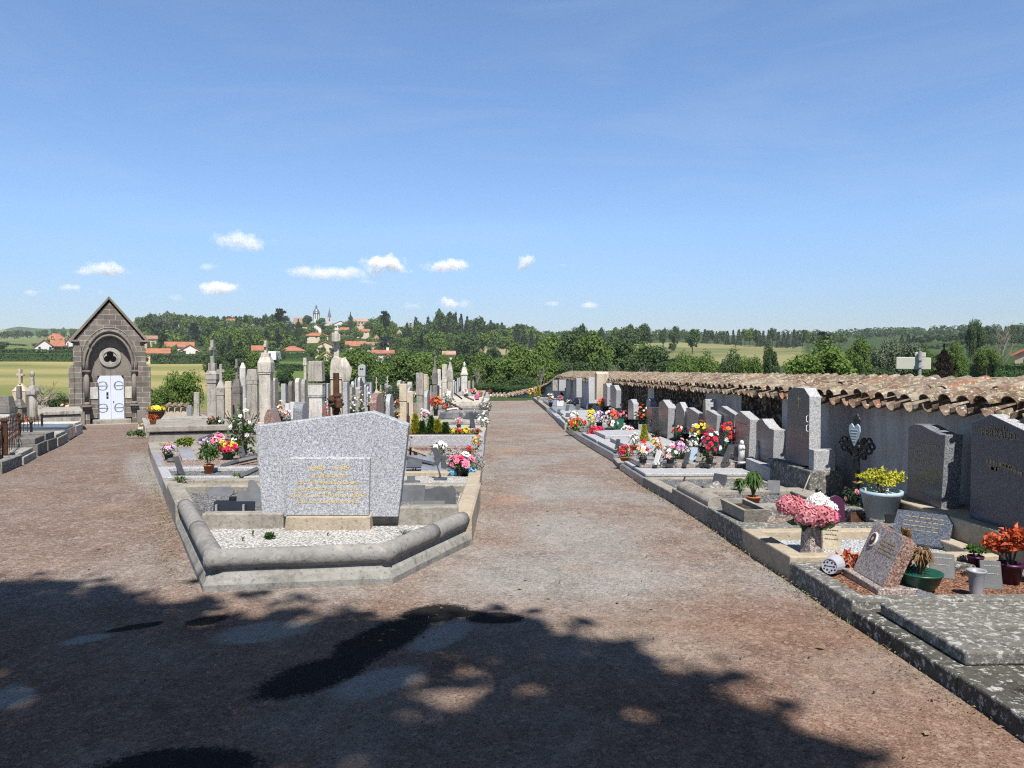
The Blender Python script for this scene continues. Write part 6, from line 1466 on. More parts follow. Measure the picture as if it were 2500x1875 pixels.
mb=MB(); q=random.Random(8)
for k in range(700):
    x=q.uniform(-9,2.3); y=q.uniform(2.5,14)
    if leftedge(max(6,y))-.1<x<-.1 and y>5.4: continue
    z=H(x,y)+.012; r=q.uniform(.003,.009); mb.tint=q.random()
    mb.add([(x-r,y,z),(x,y-r,z),(x+r,y,z),(x,y+r,z),(x,y,z+r*1.3),(x,y,z-r)],[(0,1,4),(1,2,4),(2,3,4),(3,0,4)])
tag(mb.build('loose_stones',M['gv_grey']),kind='stuff')
mb=MB()
for k in range(160):
    x=q.uniform(-7,2.2); y=q.uniform(2.5,9)
    if leftedge(max(6,y))-.1<x<-.1 and y>5.4: continue
    a=q.uniform(0,6.28); l=q.uniform(.02,.07); z=H(x,y)+.014; mb.tint=q.random(); u=Vector((math.cos(a),math.sin(a),0))*l; v_=Vector((-math.sin(a),math.cos(a),0))*l*q.choice([.08,.3])
    p=Vector((x,y,z)); mb.add([p,p+u*.5+v_+Vector((0,0,.006)),p+u,p+u*.5-v_],[(0,1,2,3)])
tag(mb.build('fallen_leaves',M['litter'],attr=True),kind='stuff')
# ---------------- funerary chapel
D_=30.0; c0=ony((272,1028),D_); az=math.atan2(c0.x,c0.y); th_=az-YAW
dz_=dep(c0); KW=dz_*math.cos(th_)/F/3.456; KH=dz_/F/3.456
zg0=H(c0.x,c0.y)
ch=thing('funerary_chapel','small dark stone Gothic chapel with a steep gable and white double door','chapel',(c0.x,c0.y,zg0),-az)
def cu(x): return (x-940)*KW
def cv(y): return (1150-y)*KH
t=NT('chapel_blocks'); v=t.coord(rand=False); sx=t.sep(v); cmb=t.new('ShaderNodeCombineXYZ'); t.l.new(t.math('ADD',sx[0],t.math('MULTIPLY',sx[1],.7)),cmb.inputs[0]); t.l.new(sx[2],cmb.inputs[1])
br=t.new('ShaderNodeTexBrick'); t.l.new(cmb.outputs[0],br.inputs[0]); br.inputs['Scale'].default_value=1; br.inputs['Brick Width'].default_value=.42; br.inputs['Row Height'].default_value=.2; br.inputs['Mortar Size'].default_value=.007; br.inputs['Mortar Smooth'].default_value=.2
br.inputs['Color1'].default_value=(.132,.117,.101,1); br.inputs['Color2'].default_value=(.208,.185,.16,1); br.inputs['Mortar'].default_value=(.42,.4,.37,1); br.inputs['Bias'].default_value=-.1
n=t.noise(v,3,5,.7); n2=t.noise(t.mapv(v,(5,5,.6)),1.2,4,.6); c=t.mix(t.ramp(n,[(.35,.6),(.6,0)]),br.outputs['Color'],(.075,.062,.052)); c=t.mix(t.ramp(n2,[(.55,0),(.75,.6)]),c,(.07,.062,.056))
o_=t.noise(v,1.3,4,.6); sz=t.math('MULTIPLY',t.ramp(o_,[(.62,0),(.66,.8)]),t.ramp(sx[0],[(.6,0),(.75,1)]))
c=t.mix(sz,c,(.34,.17,.05)); t.bump(t.noise(v,18,4,.7),.4,.01); M['ch_block']=t.fin(c,.95,.1)
M['ch_smooth']=weather('chapel_dressed',(.235,.21,.18),(.13,.116,.1),(.33,.3,.26),.15,.5,.7)
M['coping']=weather('mossy_coping',(.24,.21,.17),(.13,.115,.09),(.34,.36,.18),.75,.2,1.4,.95,.5)
M['void']=plain('dark_void',(.01,.01,.01),1,.0,.1); W2=cu(1240); He=cv(455); Ha=cv(125); Hs_=cv(640)
Wa=cu(1165); ha=cv(372); sp_=cv(640)  # outer moulding
def parch(hw,z0,zs,zap,n=10):
    # pointed arch from bottom left over the apex to bottom right
    L=[(-hw,z0)]
    for i in range(n+1):
        u=i/n; 
        x=-hw*(1-u**1.55) ; z_=zs+(zap-zs)*math.sin(u*math.pi/2)**.95
        L.append((x,z_))
    Rr=[(-x,z_) for x,z_ in L[:-1]][::-1]
    return L+Rr
def front(mb,outer,inner,y0,y1):
    n=len(inner)
    def resample(P,k):
        ls=[0]
        for a,b in zip(P,P[1:]): ls.append(ls[-1]+math.hypot(b[0]-a[0],b[1]-a[1]))
        out=[]
        for i in range(k):
            s_=ls[-1]*i/(k-1); j=0
            while j<len(P)-2 and ls[j+1]<s_: j+=1
            t_=(s_-ls[j])/max(1e-9,ls[j+1]-ls[j]); out.append((P[j][0]+(P[j+1][0]-P[j][0])*t_,P[j][1]+(P[j+1][1]-P[j][1])*t_))
        return out
    O=[];seg=n//2
    h1=resample(outer[:len(outer)//2+1],seg+1); h2=resample(outer[len(outer)//2:],n-seg); O=h1+h2[1:]
    vs=[(x,y0,z_) for x,z_ in O]+[(x,y0,z_) for x,z_ in inner]+[(x,y1,z_) for x,z_ in O]+[(x,y1,z_) for x,z_ in inner]
    fs=[]
    for i in range(n-1):
        fs+=[(i+1,i,n+i,n+i+1),(n+i+1,n+i,3*n+i,3*n+i+1),(i,i+1,2*n+i+1,2*n+i)]
    mb.add(vs,fs)
wi=cu(1118)
inner=parch(wi,0,sp_,cv(420))
outer=[(-W2,0),(-W2,He),(0,Ha),(W2,He),(W2,0)]
mb=MB(); front(mb,outer,inner,0,.34); mb.build('front_wall',M['ch_block'],ch)
mb=MB(); P=[(-W2,0),(W2,0),(W2,He),(0,Ha),(-W2,He)]; mb.prism([(x,.34,z_) for x,z_ in P],(0,2.6,0)); mb.build('nave',M['ch_block'],ch)
mb=MB(); mb.prism([(x,.335,z_) for x,z_ in parch(wi+.02,cv(745),sp_,cv(415))],(0,-.06,0)); tym=mb.build('tympanum',M['ch_smooth'],ch)
# jambs either side of the door, inside the recess
dw=cu(1052); dh=cv(745)
for s_ in (-1,1):
    mb=MB(); x0,x1=sorted((s_*dw,s_*(wi+.005))); mb.box(x0,x1,.27,.338,0,dh); mb.build('door_jamb',M['ch_block'],ch)
for hw,ap,r in ((cu(1160),368,.05),(cu(1130),405,.04)):
    P=parch(hw,cv(705),sp_,cv(ap),16); mb=MB(); mb.tube([(x,-.03,z_) for x,z_ in P],r,8); mb.build('arch_moulding',M['ch_smooth'],ch,smooth=True)
P=parch(cu(1190),cv(640),sp_+.05,cv(340),16); mb=MB(); mb.tube([(x,.0,z_) for x,z_ in P],.02,6); mb.build('arch_moulding',M['conc'],ch)
rw=thing('x','x','x',(0,0,0)); bpy.data.objects.remove(rw)
cz=cv(590); rr=cu(1035); mb=MB()
vs=[];fs=[];n=32
for (r,y) in ((rr,.275),(rr*.97,.215),(rr*.62,.2),(rr*.6,.275)):
    for k in range(n): a=6.283*k/n; vs.append((r*math.cos(a),y,cz+r*math.sin(a)))
for i in range(3):
    for k in range(n): fs.append((i*n+k,i*n+(k+1)%n,(i+1)*n+(k+1)%n,(i+1)*n+k))
mb.add(vs,fs); mb.prism([(rr*.62*math.cos(6.283*k/n),.235,cz+rr*.62*math.sin(6.283*k/n)) for k in range(n)],(0,.03,0)); ros=mb.build('rose_window',M['st_grey'],ch)
for k in range(3):
    a=math.pi/2+k*2.094; mb=MB(); c_=(rr*.3*math.cos(a),rr*.3*math.sin(a)); mb.prism([(c_[0]+rr*.3*math.cos(6.283*i/20),.228-.0015*k,cz+c_[1]+rr*.3*math.sin(6.283*i/20)) for i in range(20)],(0,.012,0)); mb.build('trefoil_opening',M['void'],ros)
# columns
for s_ in (-1,1):
    x=s_*cu(1140); z0=cv(980);z1=cv(705)
    mb=MB(); mb.lathe([(.1,z0-.04),(.11,z0+.02),(.085,z0+.08)],14,(x,.0,0)); mb.build('column_base',M['ch_smooth'],ch,smooth=True)
    mb=MB(); mb.lathe([(.08,z0+.08),(.075,z1-.12)],14,(x,.0,0)); mb.build('column',M['ch_smooth'],ch,smooth=True)
    mb=MB(); mb.lathe([(.08,z1-.12),(.09,z1-.06),(.125,z1-.02)],14,(x,.0,0)); mb.cbox(x,.0,.28,.26,z1-.02,z1+.04); mb.build('capital',M['ch_smooth'],ch)
    mb=MB(); mb.cbox(x,-.04,.3,.3,z0-.1,z0-.04); mb.build('column_sill',M['ch_smooth'],ch,bevel=.01)
    # buttress
    xa,xb=sorted((s_*(W2+.003),s_*cu(1285))); zt=cv(640)
    mb=MB(); mb.prism([(xa,-.12,0),(xb,-.12,0),(xb,-.12,zt-.15 if s_>0 else zt-.02),(xa,-.12,zt-.02 if s_>0 else zt-.15)],(0,.8,0)); mb.build('buttress',M['ch_block'],ch,bevel=.01)
    xa,xb=sorted((s_*cu(1160),s_*cu(1245))); mb=MB(); mb.box(xa,xb,-.1,-.003,0,cv(1040)); mb.build('plinth',M['ch_smooth'],ch,bevel=.012)
    xa,xb=sorted((s_*cu(1175),s_*cu(1245))); mb=MB(); mb.box(xa,xb,-.07,-.003,cv(1040),cv(510),0,.0); mb.build('pilaster',M['ch_block'],ch,bevel=.01)
    xa,xb=sorted((s_*cu(1195),s_*cu(1258))); mb=MB(); mb.box(xa,xb,-.1,.3,cv(460),cv(445)); mb.build('kneeler',M['ch_smooth'],ch,bevel=.008)
    # roof slope with coping
    e=Vector((s_*(W2+.1),0,He-.06)); a_=Vector((0,0,Ha+.1)); dr=(a_-e); up_=Vector((-dr.z*s_,0,abs(dr.x))).normalized(); 
    if up_.z<0: up_=-up_
    if up_.x*s_<0: up_.x=-up_.x
    mb=MB(); mb.prism([e+Vector((0,-.09,0)),e+up_*.1+Vector((0,-.09,0)),a_+Vector((0,-.09,.12)),a_+Vector((0,-.09,0))],(0,.3,0)); mb.build('gable_coping',M['coping'],ch,bevel=.015)
    mb=MB(); mb.prism([e+Vector((0,.22,0)),e+up_*.06+Vector((0,.22,0)),a_+Vector((0,.22,.07)),a_+Vector((0,.22,0))],(0,2.9,0)); mb.build('roof_slope',M['st_dark'],ch)
# door leaves
t=NT('plank_door'); v=t.coord(rand=False); x_=t.sep(v)[0]; f=t.math('FRACT',t.math('MULTIPLY',x_,13.0)); gm=t.ramp(f,[(.0,1),(.07,0),(.93,0),(1,1)]); c=t.mix(t.math('MULTIPLY',gm,.55),(.5,.54,.63),(.25,.27,.33)); c=t.mix(t.ramp(t.noise(v,5,4,.6),[(.5,0),(.8,.25)]),c,(.5,.5,.52)); M['plank']=t.fin(c,.5,.35)
for s_ in (-1,1):
    mb=MB(); x0,x1=sorted((s_*.004,s_*(dw-.004))); ch_=.09
    P=[(x0,.02),(x1,.02),(x1,dh-(.16 if s_>0 else 0)),(x1-(ch_ if s_>0 else 0),dh),(x0+(ch_ if s_<0 else 0),dh),(x0,dh-(.16 if s_<0 else 0))]
    mb.prism([(x,.265,z_) for x,z_ in P],(0,.05,0)); dr=mb.build('door_leaf',M['plank'],ch)
    for zc in (cv(830),cv(1018)):
        mb=MB(); xo=s_*(dw-.02); xi=s_*dw*.2; mb.tube([(xo,.255,zc),(xi,.255,zc)],.008,6)
        for e in (-1,1):
            pts=[(xo,.255,zc)]
            for i in range(15):
                a=i/14; ang=math.pi*(1.0-1.25*a); pts.append((s_*(dw*.62-dw*.36*math.cos(math.pi*a)*-1 if 0 else dw*.6+dw*.34*math.cos(math.pi*a)),.255,zc+e*(.02+.14*math.sin(math.pi*min(1,a*1.02))**.7)))
            x_e=s_*dw*.26
            pts+= [(x_e+s_*.03,.255,zc+e*.06),(x_e+s_*.06,.255,zc+e*.075),(x_e+s_*.05,.255,zc+e*.1)]
            mb.tube(pts,.006,5)
        mb.build('strap_hinge',M['slate'],dr)
    if s_<0:
        for za_,zb_ in ((885,913),(920,940)):
            mb=MB(); mb.box(cu(902),cu(919),.256,.266,cv(zb_),cv(za_)); mb.build('door_window',M['black'],dr)
    else:
        mb=MB(); mb.cbox(cu(962),.255,.03,.02,cv(975),cv(962)); mb.build('lock',M['iron'],dr)
for s_,c_ in ((-1,'st_white'),(1,'st_pale')):
    x0,x1=sorted((cu(765 if s_<0 else 1062),cu(833 if s_<0 else 1130))); mb=MB(); mb.box(x0,x1,.1,.13,cv(940),cv(840)); mb.build('wall_plaque',M[c_],ch,bevel=.02)
    mb=MB(); mb.box(x0-.0,x1,.13,.27,cv(1100),cv(800)); mb.build('recess_wall',M['ch_block'],ch)
for x0,x1,y0,y1,z0,z1 in ((cu(785),cu(1110),-.3,.26,cv(1140),cv(1112)),(cu(730),cu(1165),-.6,-.303,cv(1165),cv(1142)),(cu(680),cu(1160),-.85,-.603,cv(1195),cv(1168))):
    mb=MB(); mb.box(x0,x1,y0,y1,min(z0,z1)-.2,max(z0,z1)); mb.build('step',M['conc'],ch,bevel=.015)
mb=MB(); mb.box(-W2-.1,W2+.1,-.02,-.001,-.3,.0); mb.build('footing',M['ch_smooth'],ch)
# ---------------- graves left of the left path
LP=[gp(p) for p in [(-60,1190),(0,1160),(28,1146),(57,1136),(92,1116),(118,1102),(142,1092),(168,1076),(186,1064),(203,1057)]]
def ltomb(i,j,f0,f1,h,label,mat,depth=2.2,kerb=None,fill=None,slab=None,sh=.08,name='grave'):
    a=LP[i].lerp(LP[i+1],f0);b=LP[j].lerp(LP[min(j+1,len(LP)-1)],f1); d=(b-a); d.z=0; d.normalize(); n=Vector((-1,-.12,0)).normalized()
    return grave(label,[a,b,b+n*depth,a+n*depth],kh=h,kw=.16,km=mat,fill=fill,fh=h*.7,slab=slab,sh=sh,name=name,sin=.05)
ltomb(0,0,0,.9,.2,'dark low kerb at the left picture edge below the rusty fence','conc_black',fill='gv_grey')
fg=ltomb(1,2,.2,.9,.2,'mossy kerbed grave inside the rusty iron fence','conc_moss',fill='straw_bed',depth=2.4)
ltomb(3,3,.05,.9,.14,'grey grave with a sloping kerb right of the rusty fence','st_grey',slab='st_grey')
ltomb(4,4,.02,.9,.26,'dark raised tomb with a rounded end beside the left path','st_dark',slab='st_dark',sh=.12,depth=2.4)
ltomb(5,5,.02,.9,.25,'second dark raised tomb beside the left path, behind the rounded one','st_dark',slab='st_dark',sh=.15)
ltomb(6,6,.02,.9,.22,'low grey kerbed tomb before the bluish slab at the left path','conc',slab='st_grey')
ltomb(7,7,.02,.95,.32,'polished bluish granite slab grave at the left path','gr_blue',slab='gr_blue',sh=.06,depth=2.6)
ltomb(8,8,.02,.95,.3,'white slab grave nearest the chapel on the left','st_white',slab='st_white',depth=2.2)
def qq(x,y,Y): return ony(zq(x,y),Y)
# iron fences
def fence(label,A_,B_,h,n,mat,rings=True,rail=(.1,.82)):
    A_=Vector(A_);B_=Vector(B_); A_.z=H(A_.x,A_.y)+.15;B_.z=H(B_.x,B_.y)+.15
    t=thing('iron_fence',label,'fence',A_); d=B_-A_; hz_=Vector((0,0,h))
    for f in (0,1):
        mb=MB(); mb.tube([d*f-Vector((0,0,.3)),d*f+hz_*1.08],.03,6); mb.blob(d*f+hz_*1.1,.045,8,6,0); mb.build('post',M[mat],t)
    mb=MB()
    for r in rail: mb.tube([hz_*r,d+hz_*r],.009,5)
    mb.build('rail',M[mat],t)
    mb=MB()
    for i in range(1,n):
        p=d*(i/n); mb.tube([p,p+hz_*.96],.0075,5); mb.tube([p+hz_*.93,p+hz_*1.06],.014,5,.002)
    mb.build('picket',M[mat],t)
    if rings:
        mb=MB(); u=d.normalized()
        for i in range(n):
            c=d*((i+.5)/n); r=d.length/n*.48
            for zz_ in (.9*h,.2*h): mb.tube([c+u*(r*math.cos(k*.5236))+Vector((0,0,zz_+r*math.sin(k*.5236))) for k in range(13)],.005,4)
        mb.build('scroll',M[mat],t)
    return t
a=gp(zq(85,945),0);b=gp(zq(255,770),0); hf=(a.z+.15); hf=ony(zq(95,395),a.y).z-a.z-.15
fence('rusty iron picket fence along the left path',a,b,hf,9,'rust')
a2=gp(zq(-40,965),0); fence('rusty fence panel at the left picture edge facing the viewer',a2,a-Vector((.05,0,0)),hf,5,'rust')
c_=gp(zq(262,722),0);e_=gp(zq(408,722),0); hb=ony(zq(400,400),c_.y).z-c_.z-.15
fence('black iron fence panel behind the rusty one',c_,e_,hb,3,'iron')
f_=gp(zq(-30,610),0);g_=gp(zq(545,585),0); hb=ony(zq(545,300),g_.y).z-g_.z-.15
fence('long black iron fence with ringed top across the left graves',f_,g_,hb,12,'iron')
# monuments at the left edge
def za_p(label,x0,x1,yt,Y,spec,mat,**k): return pil(label,za,x0,x1,yt,Y,spec,mat,**k)
za_p('round grey column monument on a block, left of the chapel',210,288,710,27,[('base',0,.1,1.1,0),('column',.1,.6,.86,0),('cornice',.6,.66,1,0),('gable',.66,.76,1,.6),('pedestal',.76,.9,.36,.25),('urn',.9,1,.5,0)],'st_grey')
za_p('pinkish brick-built stele with a gable and a small cross at the left',92,210,695,28.5,[('base',0,.1,1.05,0),('shaft',.1,.62,.95,.02),('gable',.62,.76,1.05,.85)],'brick_pink' if 'brick_pink' in M else 'st_cream',cross=(.74,1,.5,False),depth=.6)
za_p('low pointed dark monument in front of the pinkish stele',85,178,840,25,[('base',0,.2,1.1,0),('shaft',.2,.55,.85,0),('gable',.55,.75,1,.7),('pedestal',.75,1,.4,.2)],'st_dark')
za_p('whitish tomb with a dark cap at the left picture edge',-40,78,925,23,[('base',0,.25,1.05,0),('shaft',.25,.6,.9,0),('cornice',.6,.75,1,0),('cap',.75,1,.85,.3)],'st_white',cap_mat='st_dark')
za_p('small carved grey cross monument on the tomb left of the chapel',420,500,1030,27,[('base',0,.55,1,0),('gable',.55,.8,1,.8)],'st_grey',cross=(.76,1,.35,False),depth=.6)
bx=gp(zq(555,490)); t=thing('box_tomb','low grey box tomb with a dark gap under its lid left of the chapel','tomb',bx,-math.atan2(bx.x,bx.y))
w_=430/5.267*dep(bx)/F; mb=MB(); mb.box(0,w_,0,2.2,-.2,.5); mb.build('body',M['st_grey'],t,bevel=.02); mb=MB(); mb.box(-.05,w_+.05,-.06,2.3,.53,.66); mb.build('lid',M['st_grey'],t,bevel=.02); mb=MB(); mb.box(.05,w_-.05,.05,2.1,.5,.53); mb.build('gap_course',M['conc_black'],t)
b=ony(zq(870,518),25); plaque('small white card plaque standing on the slab near the chapel',b,.12,.2,'p_white',tilt=5,foot=False,marks=3,mark='black')
for x,y0,y1,l,sc_ in ((228,345,205,'tuft of pale pampas-like grass among the left monuments',1),(600,585,400,'dry yellowish grass clump beside the dark tombs',1)):
    p=ony(zq(x,y0),24); h_=qq(x,y1,24).z-p.z; p.z-=.1; shrub('dry_grass_clump',l,p,.45,h_+.1,'straw',n=160,form='blade',ls=.03,cat='grass clump',stem=False)
p=ony(zq(250,400),24.5); bouquet('dead_heather','mound of brown withered heather behind the iron fence',Vector((p.x,24.5,p.z-.15)),1.1,.32,['rusty'],pot=None,ph=.02,nh=20,hr=.1,lf='lf_dry',cat='plant',leafn=160)
p=ony(za(545,1120),30); bouquet('flower_heap','heap of faded peach flowers between the left monuments and the chapel',Vector((p.x,30,H(p.x,30)+.3)),.9,.45,['peach','white'],pot=None,ph=.02,nh=20,hr=.1,cat='flowers')
# low end wall behind the left block with tiles
def lowwall(label,A_,B_,h):
    A_=Vector(A_);B_=Vector(B_); t=thing('low_wall',label,'wall',((A_+B_)/2)); d=(B_-A_).normalized(); n=Vector((d.y,-d.x,0)); o=t.location
    mb=MB(); mb.prism([A_-Vector((0,0,.4)),B_-Vector((0,0,.4)),B_+Vector((0,0,h)),A_+Vector((0,0,h))],n*-.3); mb.build('rendered_panel',M['st_cream'],t,origin=o)
    tb=MB(); q=random.Random(4); L=(B_-A_).length; s_=0
    while s_<L:
        p=A_+d*s_+Vector((0,0,h)); tile(tb,p+n*.15+Vector((0,0,.02)),p-n*.4+Vector((0,0,.14)),Vector((0,0,1)),d,.11,.09,1,q.random()); s_+=.26
    tb.build('tile_cap',M['tile'],t,origin=o,attr=True)
a=ony(za(1400,1095),33);b=ony(za(1600,1095),33); a.z=H(a.x,33);b.z=H(b.x,33); lowwall('short stretch of cream wall under clay tiles right of the chapel',a,b,max(.5,ony(za(1500,1045),33).z-a.z))
a=Vector((-28,40,H(-28,40)));b=Vector((-17.5,37,H(-17.5,37))); lowwall('low tiled boundary wall behind the left monuments',a,b,.6)
# ---------------- trees: a few crown and trunk meshes, copied for every tree
def crown(kind,n,seed,ls):
    q=random.Random(seed); mb=MB()
    if kind=='round':
        cl=[]
        for k in range(20):
            d=Vector((q.gauss(0,1),q.gauss(0,1),q.gauss(0,1))).normalized(); r=q.uniform(.45,1)
            cl.append((Vector((d.x*.34*r,d.y*.34*r,.58+d.z*.3*r)),q.uniform(.1,.19)))
        for i in range(n):
            c,r=cl[i%len(cl)]; d=Vector((q.gauss(0,1),q.gauss(0,1),q.gauss(0,1))).normalized()
            p=c+d*r*(.55+.5*q.random()); p.z=max(.06,p.z)
            leaf2(mb,p,d*.9+Vector((q.gauss(0,.45),q.gauss(0,.45),q.gauss(.35,.4))),ls*q.uniform(.6,1.4),ls*.36,q)
    elif kind=='bush':
        cl=[]
        for k in range(24):
            a=q.uniform(0,6.28); r=.36*math.sqrt(q.random()); cl.append((Vector((r*math.cos(a),r*math.sin(a),.25+q.random()*.52*(1-r*1.2))),q.uniform(.12,.22)))
        for i in range(n):
            c,r=cl[i%len(cl)]; d=Vector((q.gauss(0,1),q.gauss(0,1),q.gauss(.2,1))).normalized()
            p=c+d*r*(.5+.55*q.random()); p.z=max(.0,p.z)
            leaf2(mb,p,d*.9+Vector((q.gauss(0,.45),q.gauss(0,.45),q.gauss(.35,.4))),ls*q.uniform(.6,1.4),ls*.36,q)
    elif kind=='conifer':
        for i in range(n):
            t_=q.random()**1.2; z=.1+.9*t_; tier=.75+.25*math.sin(z*50+q.uniform(-.6,.6)); r=(1-t_)*.5*tier*(.5+.5*q.random()); a=q.uniform(0,6.28)
            leaf(mb,(r*math.cos(a),r*math.sin(a),z-.03),(math.cos(a),math.sin(a),-.25+q.gauss(0,.35)),ls*q.uniform(.6,1.3),ls*.3,q)
    elif kind=='cedar':
        for k in range(11):
            z=.3+.065*k; rr=.5*(1-.06*k)*q.uniform(.6,1); ax=q.uniform(0,6.28); o=Vector((math.cos(ax),math.sin(ax),0))*.12
            for i in range(n//11):
                a=q.uniform(0,6.28); r=rr*math.sqrt(q.random())*.85; p=o+Vector((r*math.cos(a),r*math.sin(a),z+q.gauss(0,.012)+.05*(1-r)))
                leaf(mb,p,(math.cos(a),math.sin(a),q.gauss(.2,.3)),ls*q.uniform(.6,1.3),ls*.34,q)
    elif kind=='poplar':
        for i in range(n):
            z=.06+.94*q.random(); w_=.5*math.sin(min(1,z*1.15)*math.pi)**.5*(.75+.25*math.sin(z*37)); a=q.uniform(0,6.28); r=w_*(.45+.55*q.random())
            leaf(mb,(r*math.cos(a),r*math.sin(a),z),(math.cos(a)*.5,math.sin(a)*.5,1),ls*q.uniform(.6,1.3),ls*.22,q)
    return mb
def trunkmesh(seed,bare=False):
    q=random.Random(seed); mb=MB(); mb.tube([(0,0,-.12),(.01,.0,.2),(.0,.01,.5),(.01,.0,.8)],.028,7,.008)
    for k in range(26 if bare else 7):
        z=.2+.6*q.random(); a=q.uniform(0,6.28); L=.18+.22*q.random(); e=Vector((math.cos(a)*L,math.sin(a)*L,z+L*.9))
        mb.tube([(0,0,z),Vector((math.cos(a)*L*.5,math.sin(a)*L*.5,z+L*.35)),e],.01,5,.003)
        if bare:
            for j in range(4): mb.tube([e*.7+Vector((0,0,z*.3)),e+Vector((q.gauss(0,.09),q.gauss(0,.09),q.uniform(.02,.14)))],.005,4,.002)
    return mb
PROTO={}
def proto(kind,lod):
    k=(kind,lod)
    if k not in PROTO:
        L=[]
        for s_ in range(3 if lod!='far' else 4):
            n={'near':5200,'mid':1500,'far':420}[lod]; ls={'near':.05,'mid':.085,'far':.14}[lod]
            mb=crown(kind,n,sum(map(ord,kind))+s_*7+len(lod),ls)
            o=mb.build('crown',M['t_mid'],attr=True); L.append(o.data); bpy.data.objects.remove(o)
        PROTO[k]=L
    return PROTO[k]
TR=[]
for s_ in range(3): o=trunkmesh(s_).build('trunk',M['bark']); TR.append(o.data); bpy.data.objects.remove(o)
o=trunkmesh(9,True).build('branch',M['bark_pale']); BARE=o.data; bpy.data.objects.remove(o)
MC={}
def cdata(me,mat):
    k=(me.name,mat)
    if k not in MC:
        m2=me.copy(); m2.materials.clear(); m2.materials.append(M[mat]); MC[k]=m2
    return MC[k]
qt_=random.Random(77)
def tree(label,p,w,h,kind='round',lod='mid',mat='t_mid',name='tree',cat='tree',group=None,trunk=True):
    t=thing(name,label,cat,p,qt_.uniform(0,6.28),group)
    me=cdata(qt_.choice(proto(kind,lod)),mat)
    c=bpy.data.objects.new('crown',me); col.objects.link(c); c.parent=t; c.scale=(w,w,h)
    if trunk:
        k=bpy.data.objects.new('trunk',qt_.choice(TR)); col.objects.link(k); k.parent=t; k.scale=(h*.8,h*.8,h*(.55 if kind=='bush' else .85))
    return t
def ptree(label,px,pytop,wpx,d,**k):
    p=tpix(px,d); r=ray((px,937)); cs=1/math.hypot(r.x,r.y)
    h=(pyz(pytop,d,px)-p.z)*{'round':1.1,'bush':1.2}.get(k.get('kind','round'),1.0); w=wpx*d*cs*cs/F*1.02
    if h<.6: h=.6
    p.z-=.05
    return tree(label,p,w,h,**k)
def interp(L,x):
    for (a,A),(b,B_) in zip(L,L[1:]):
        if a<=x<=b: return A+(B_-A)*(x-a)/(b-a)
    return L[-1][1] if x>L[-1][0] else L[0][1]
q=random.Random(5)
# thicket just beyond the end of the cemetery
TOP=[(830,858),(870,852),(920,862),(965,868),(1010,862),(1060,868),(1110,868),(1170,866),(1240,870),(1268,850),(1300,830),(1340,820),(1390,812),(1440,818),(1500,826),(1560,836),(1600,846),(1640,864),(1700,866),(1760,866)]
px=815
while px<1720:
    w_=q.uniform(110,165); tp=interp(TOP,px)+q.uniform(-3,9)
    ptree('dense green tree of the thicket behind the far end of the cemetery',px,tp,w_,q.uniform(80,94),lod='near',mat=q.choice(['t_mid','t_mid','t_light','t_dark']),name='thicket_tree',group='thicket trees beyond the end wall')
    px+=q.uniform(40,62)
px=830
while px<1680:
    tp=interp(TOP,px)+q.uniform(38,80)
    ptree('low green bush at the front of the thicket behind the cemetery',px,tp,q.uniform(90,130),q.uniform(68,76),kind='bush',lod='near',mat=q.choice(['t_mid','t_light','t_dark','t_dark']),name='thicket_bush',cat='bush',group='bushes at the front of the thicket')
    px+=q.uniform(50,80)
px=1120
while px<1345:
    ptree('low green bush at the front of the thicket behind the cemetery',px,935+q.uniform(-8,8),q.uniform(60,90),q.uniform(62.5,65),kind='bush',lod='near',mat=q.choice(['t_mid','t_dark']),name='thicket_bush',cat='bush',group='bushes at the front of the thicket')
    px+=q.uniform(24,36)
for px_,tp,w_ in ((1498,870,80),(1165,880,70),(1320,880,60),(1570,868,60)):
    p=tpix(px_,66); h_=pyz(tp,66,px_)-p.z; t=thing('bare_sapling','thin bare pale sapling standing in front of the thicket','tree',p,0,'bare saplings before the thicket'); o=bpy.data.objects.new('branches' if 0 else 'branch',BARE); col.objects.link(o); o.parent=t; o.scale=(h_*.3,h_*.3,h_*.75)
# vegetation left of the block and behind it
ptree('leafy bright green bush right of the chapel',445,893,105,46,kind='bush',lod='near',mat='t_light',name='bush',cat='bush')
ptree('lower green bush hugging the right side of the chapel',395,935,80,44,kind='bush',lod='near',mat='t_mid',name='bush',cat='bush')
ptree('dark bush left of the chapel behind the graves',145,962,70,40,kind='bush',lod='near',mat='t_dark',name='bush',cat='bush')
p=tpix(105,40); t=thing('bare_shrub','brownish leafless shrub between the left monuments and the dark bush','shrub',p); o=bpy.data.objects.new('branch',BARE); col.objects.link(o); o.parent=t; o.scale=(1.5,1.5,1.5)
for px_,tp,w_,d,mt,l in ((528,868,75,140,'t_dark','dark tree behind the tall pillar with a cross'),(575,850,95,150,'t_dark','broad dark tree behind the lichened pillar'),(622,858,80,150,'t_mid','dark green tree left of the white camper van'),(550,900,90,110,'t_mid','round green tree low behind the left block'),(600,905,70,105,'t_dark','dark low tree behind the white pointed stele'),(697,893,62,120,'t_dark','dark rounded tree standing alone on the bright green field'),(765,840,36,300,'t_mid','lone round tree by the cream gabled house'),(835,880,110,125,'t_mid','broad green tree behind the draped monument'),(800,905,60,115,'t_light','young green tree left of the draped monument'),(870,866,95,120,'t_mid','green tree between the monument and the tower stele')):
    ptree(l,px_,tp,w_,d,lod='near',mat=mt)
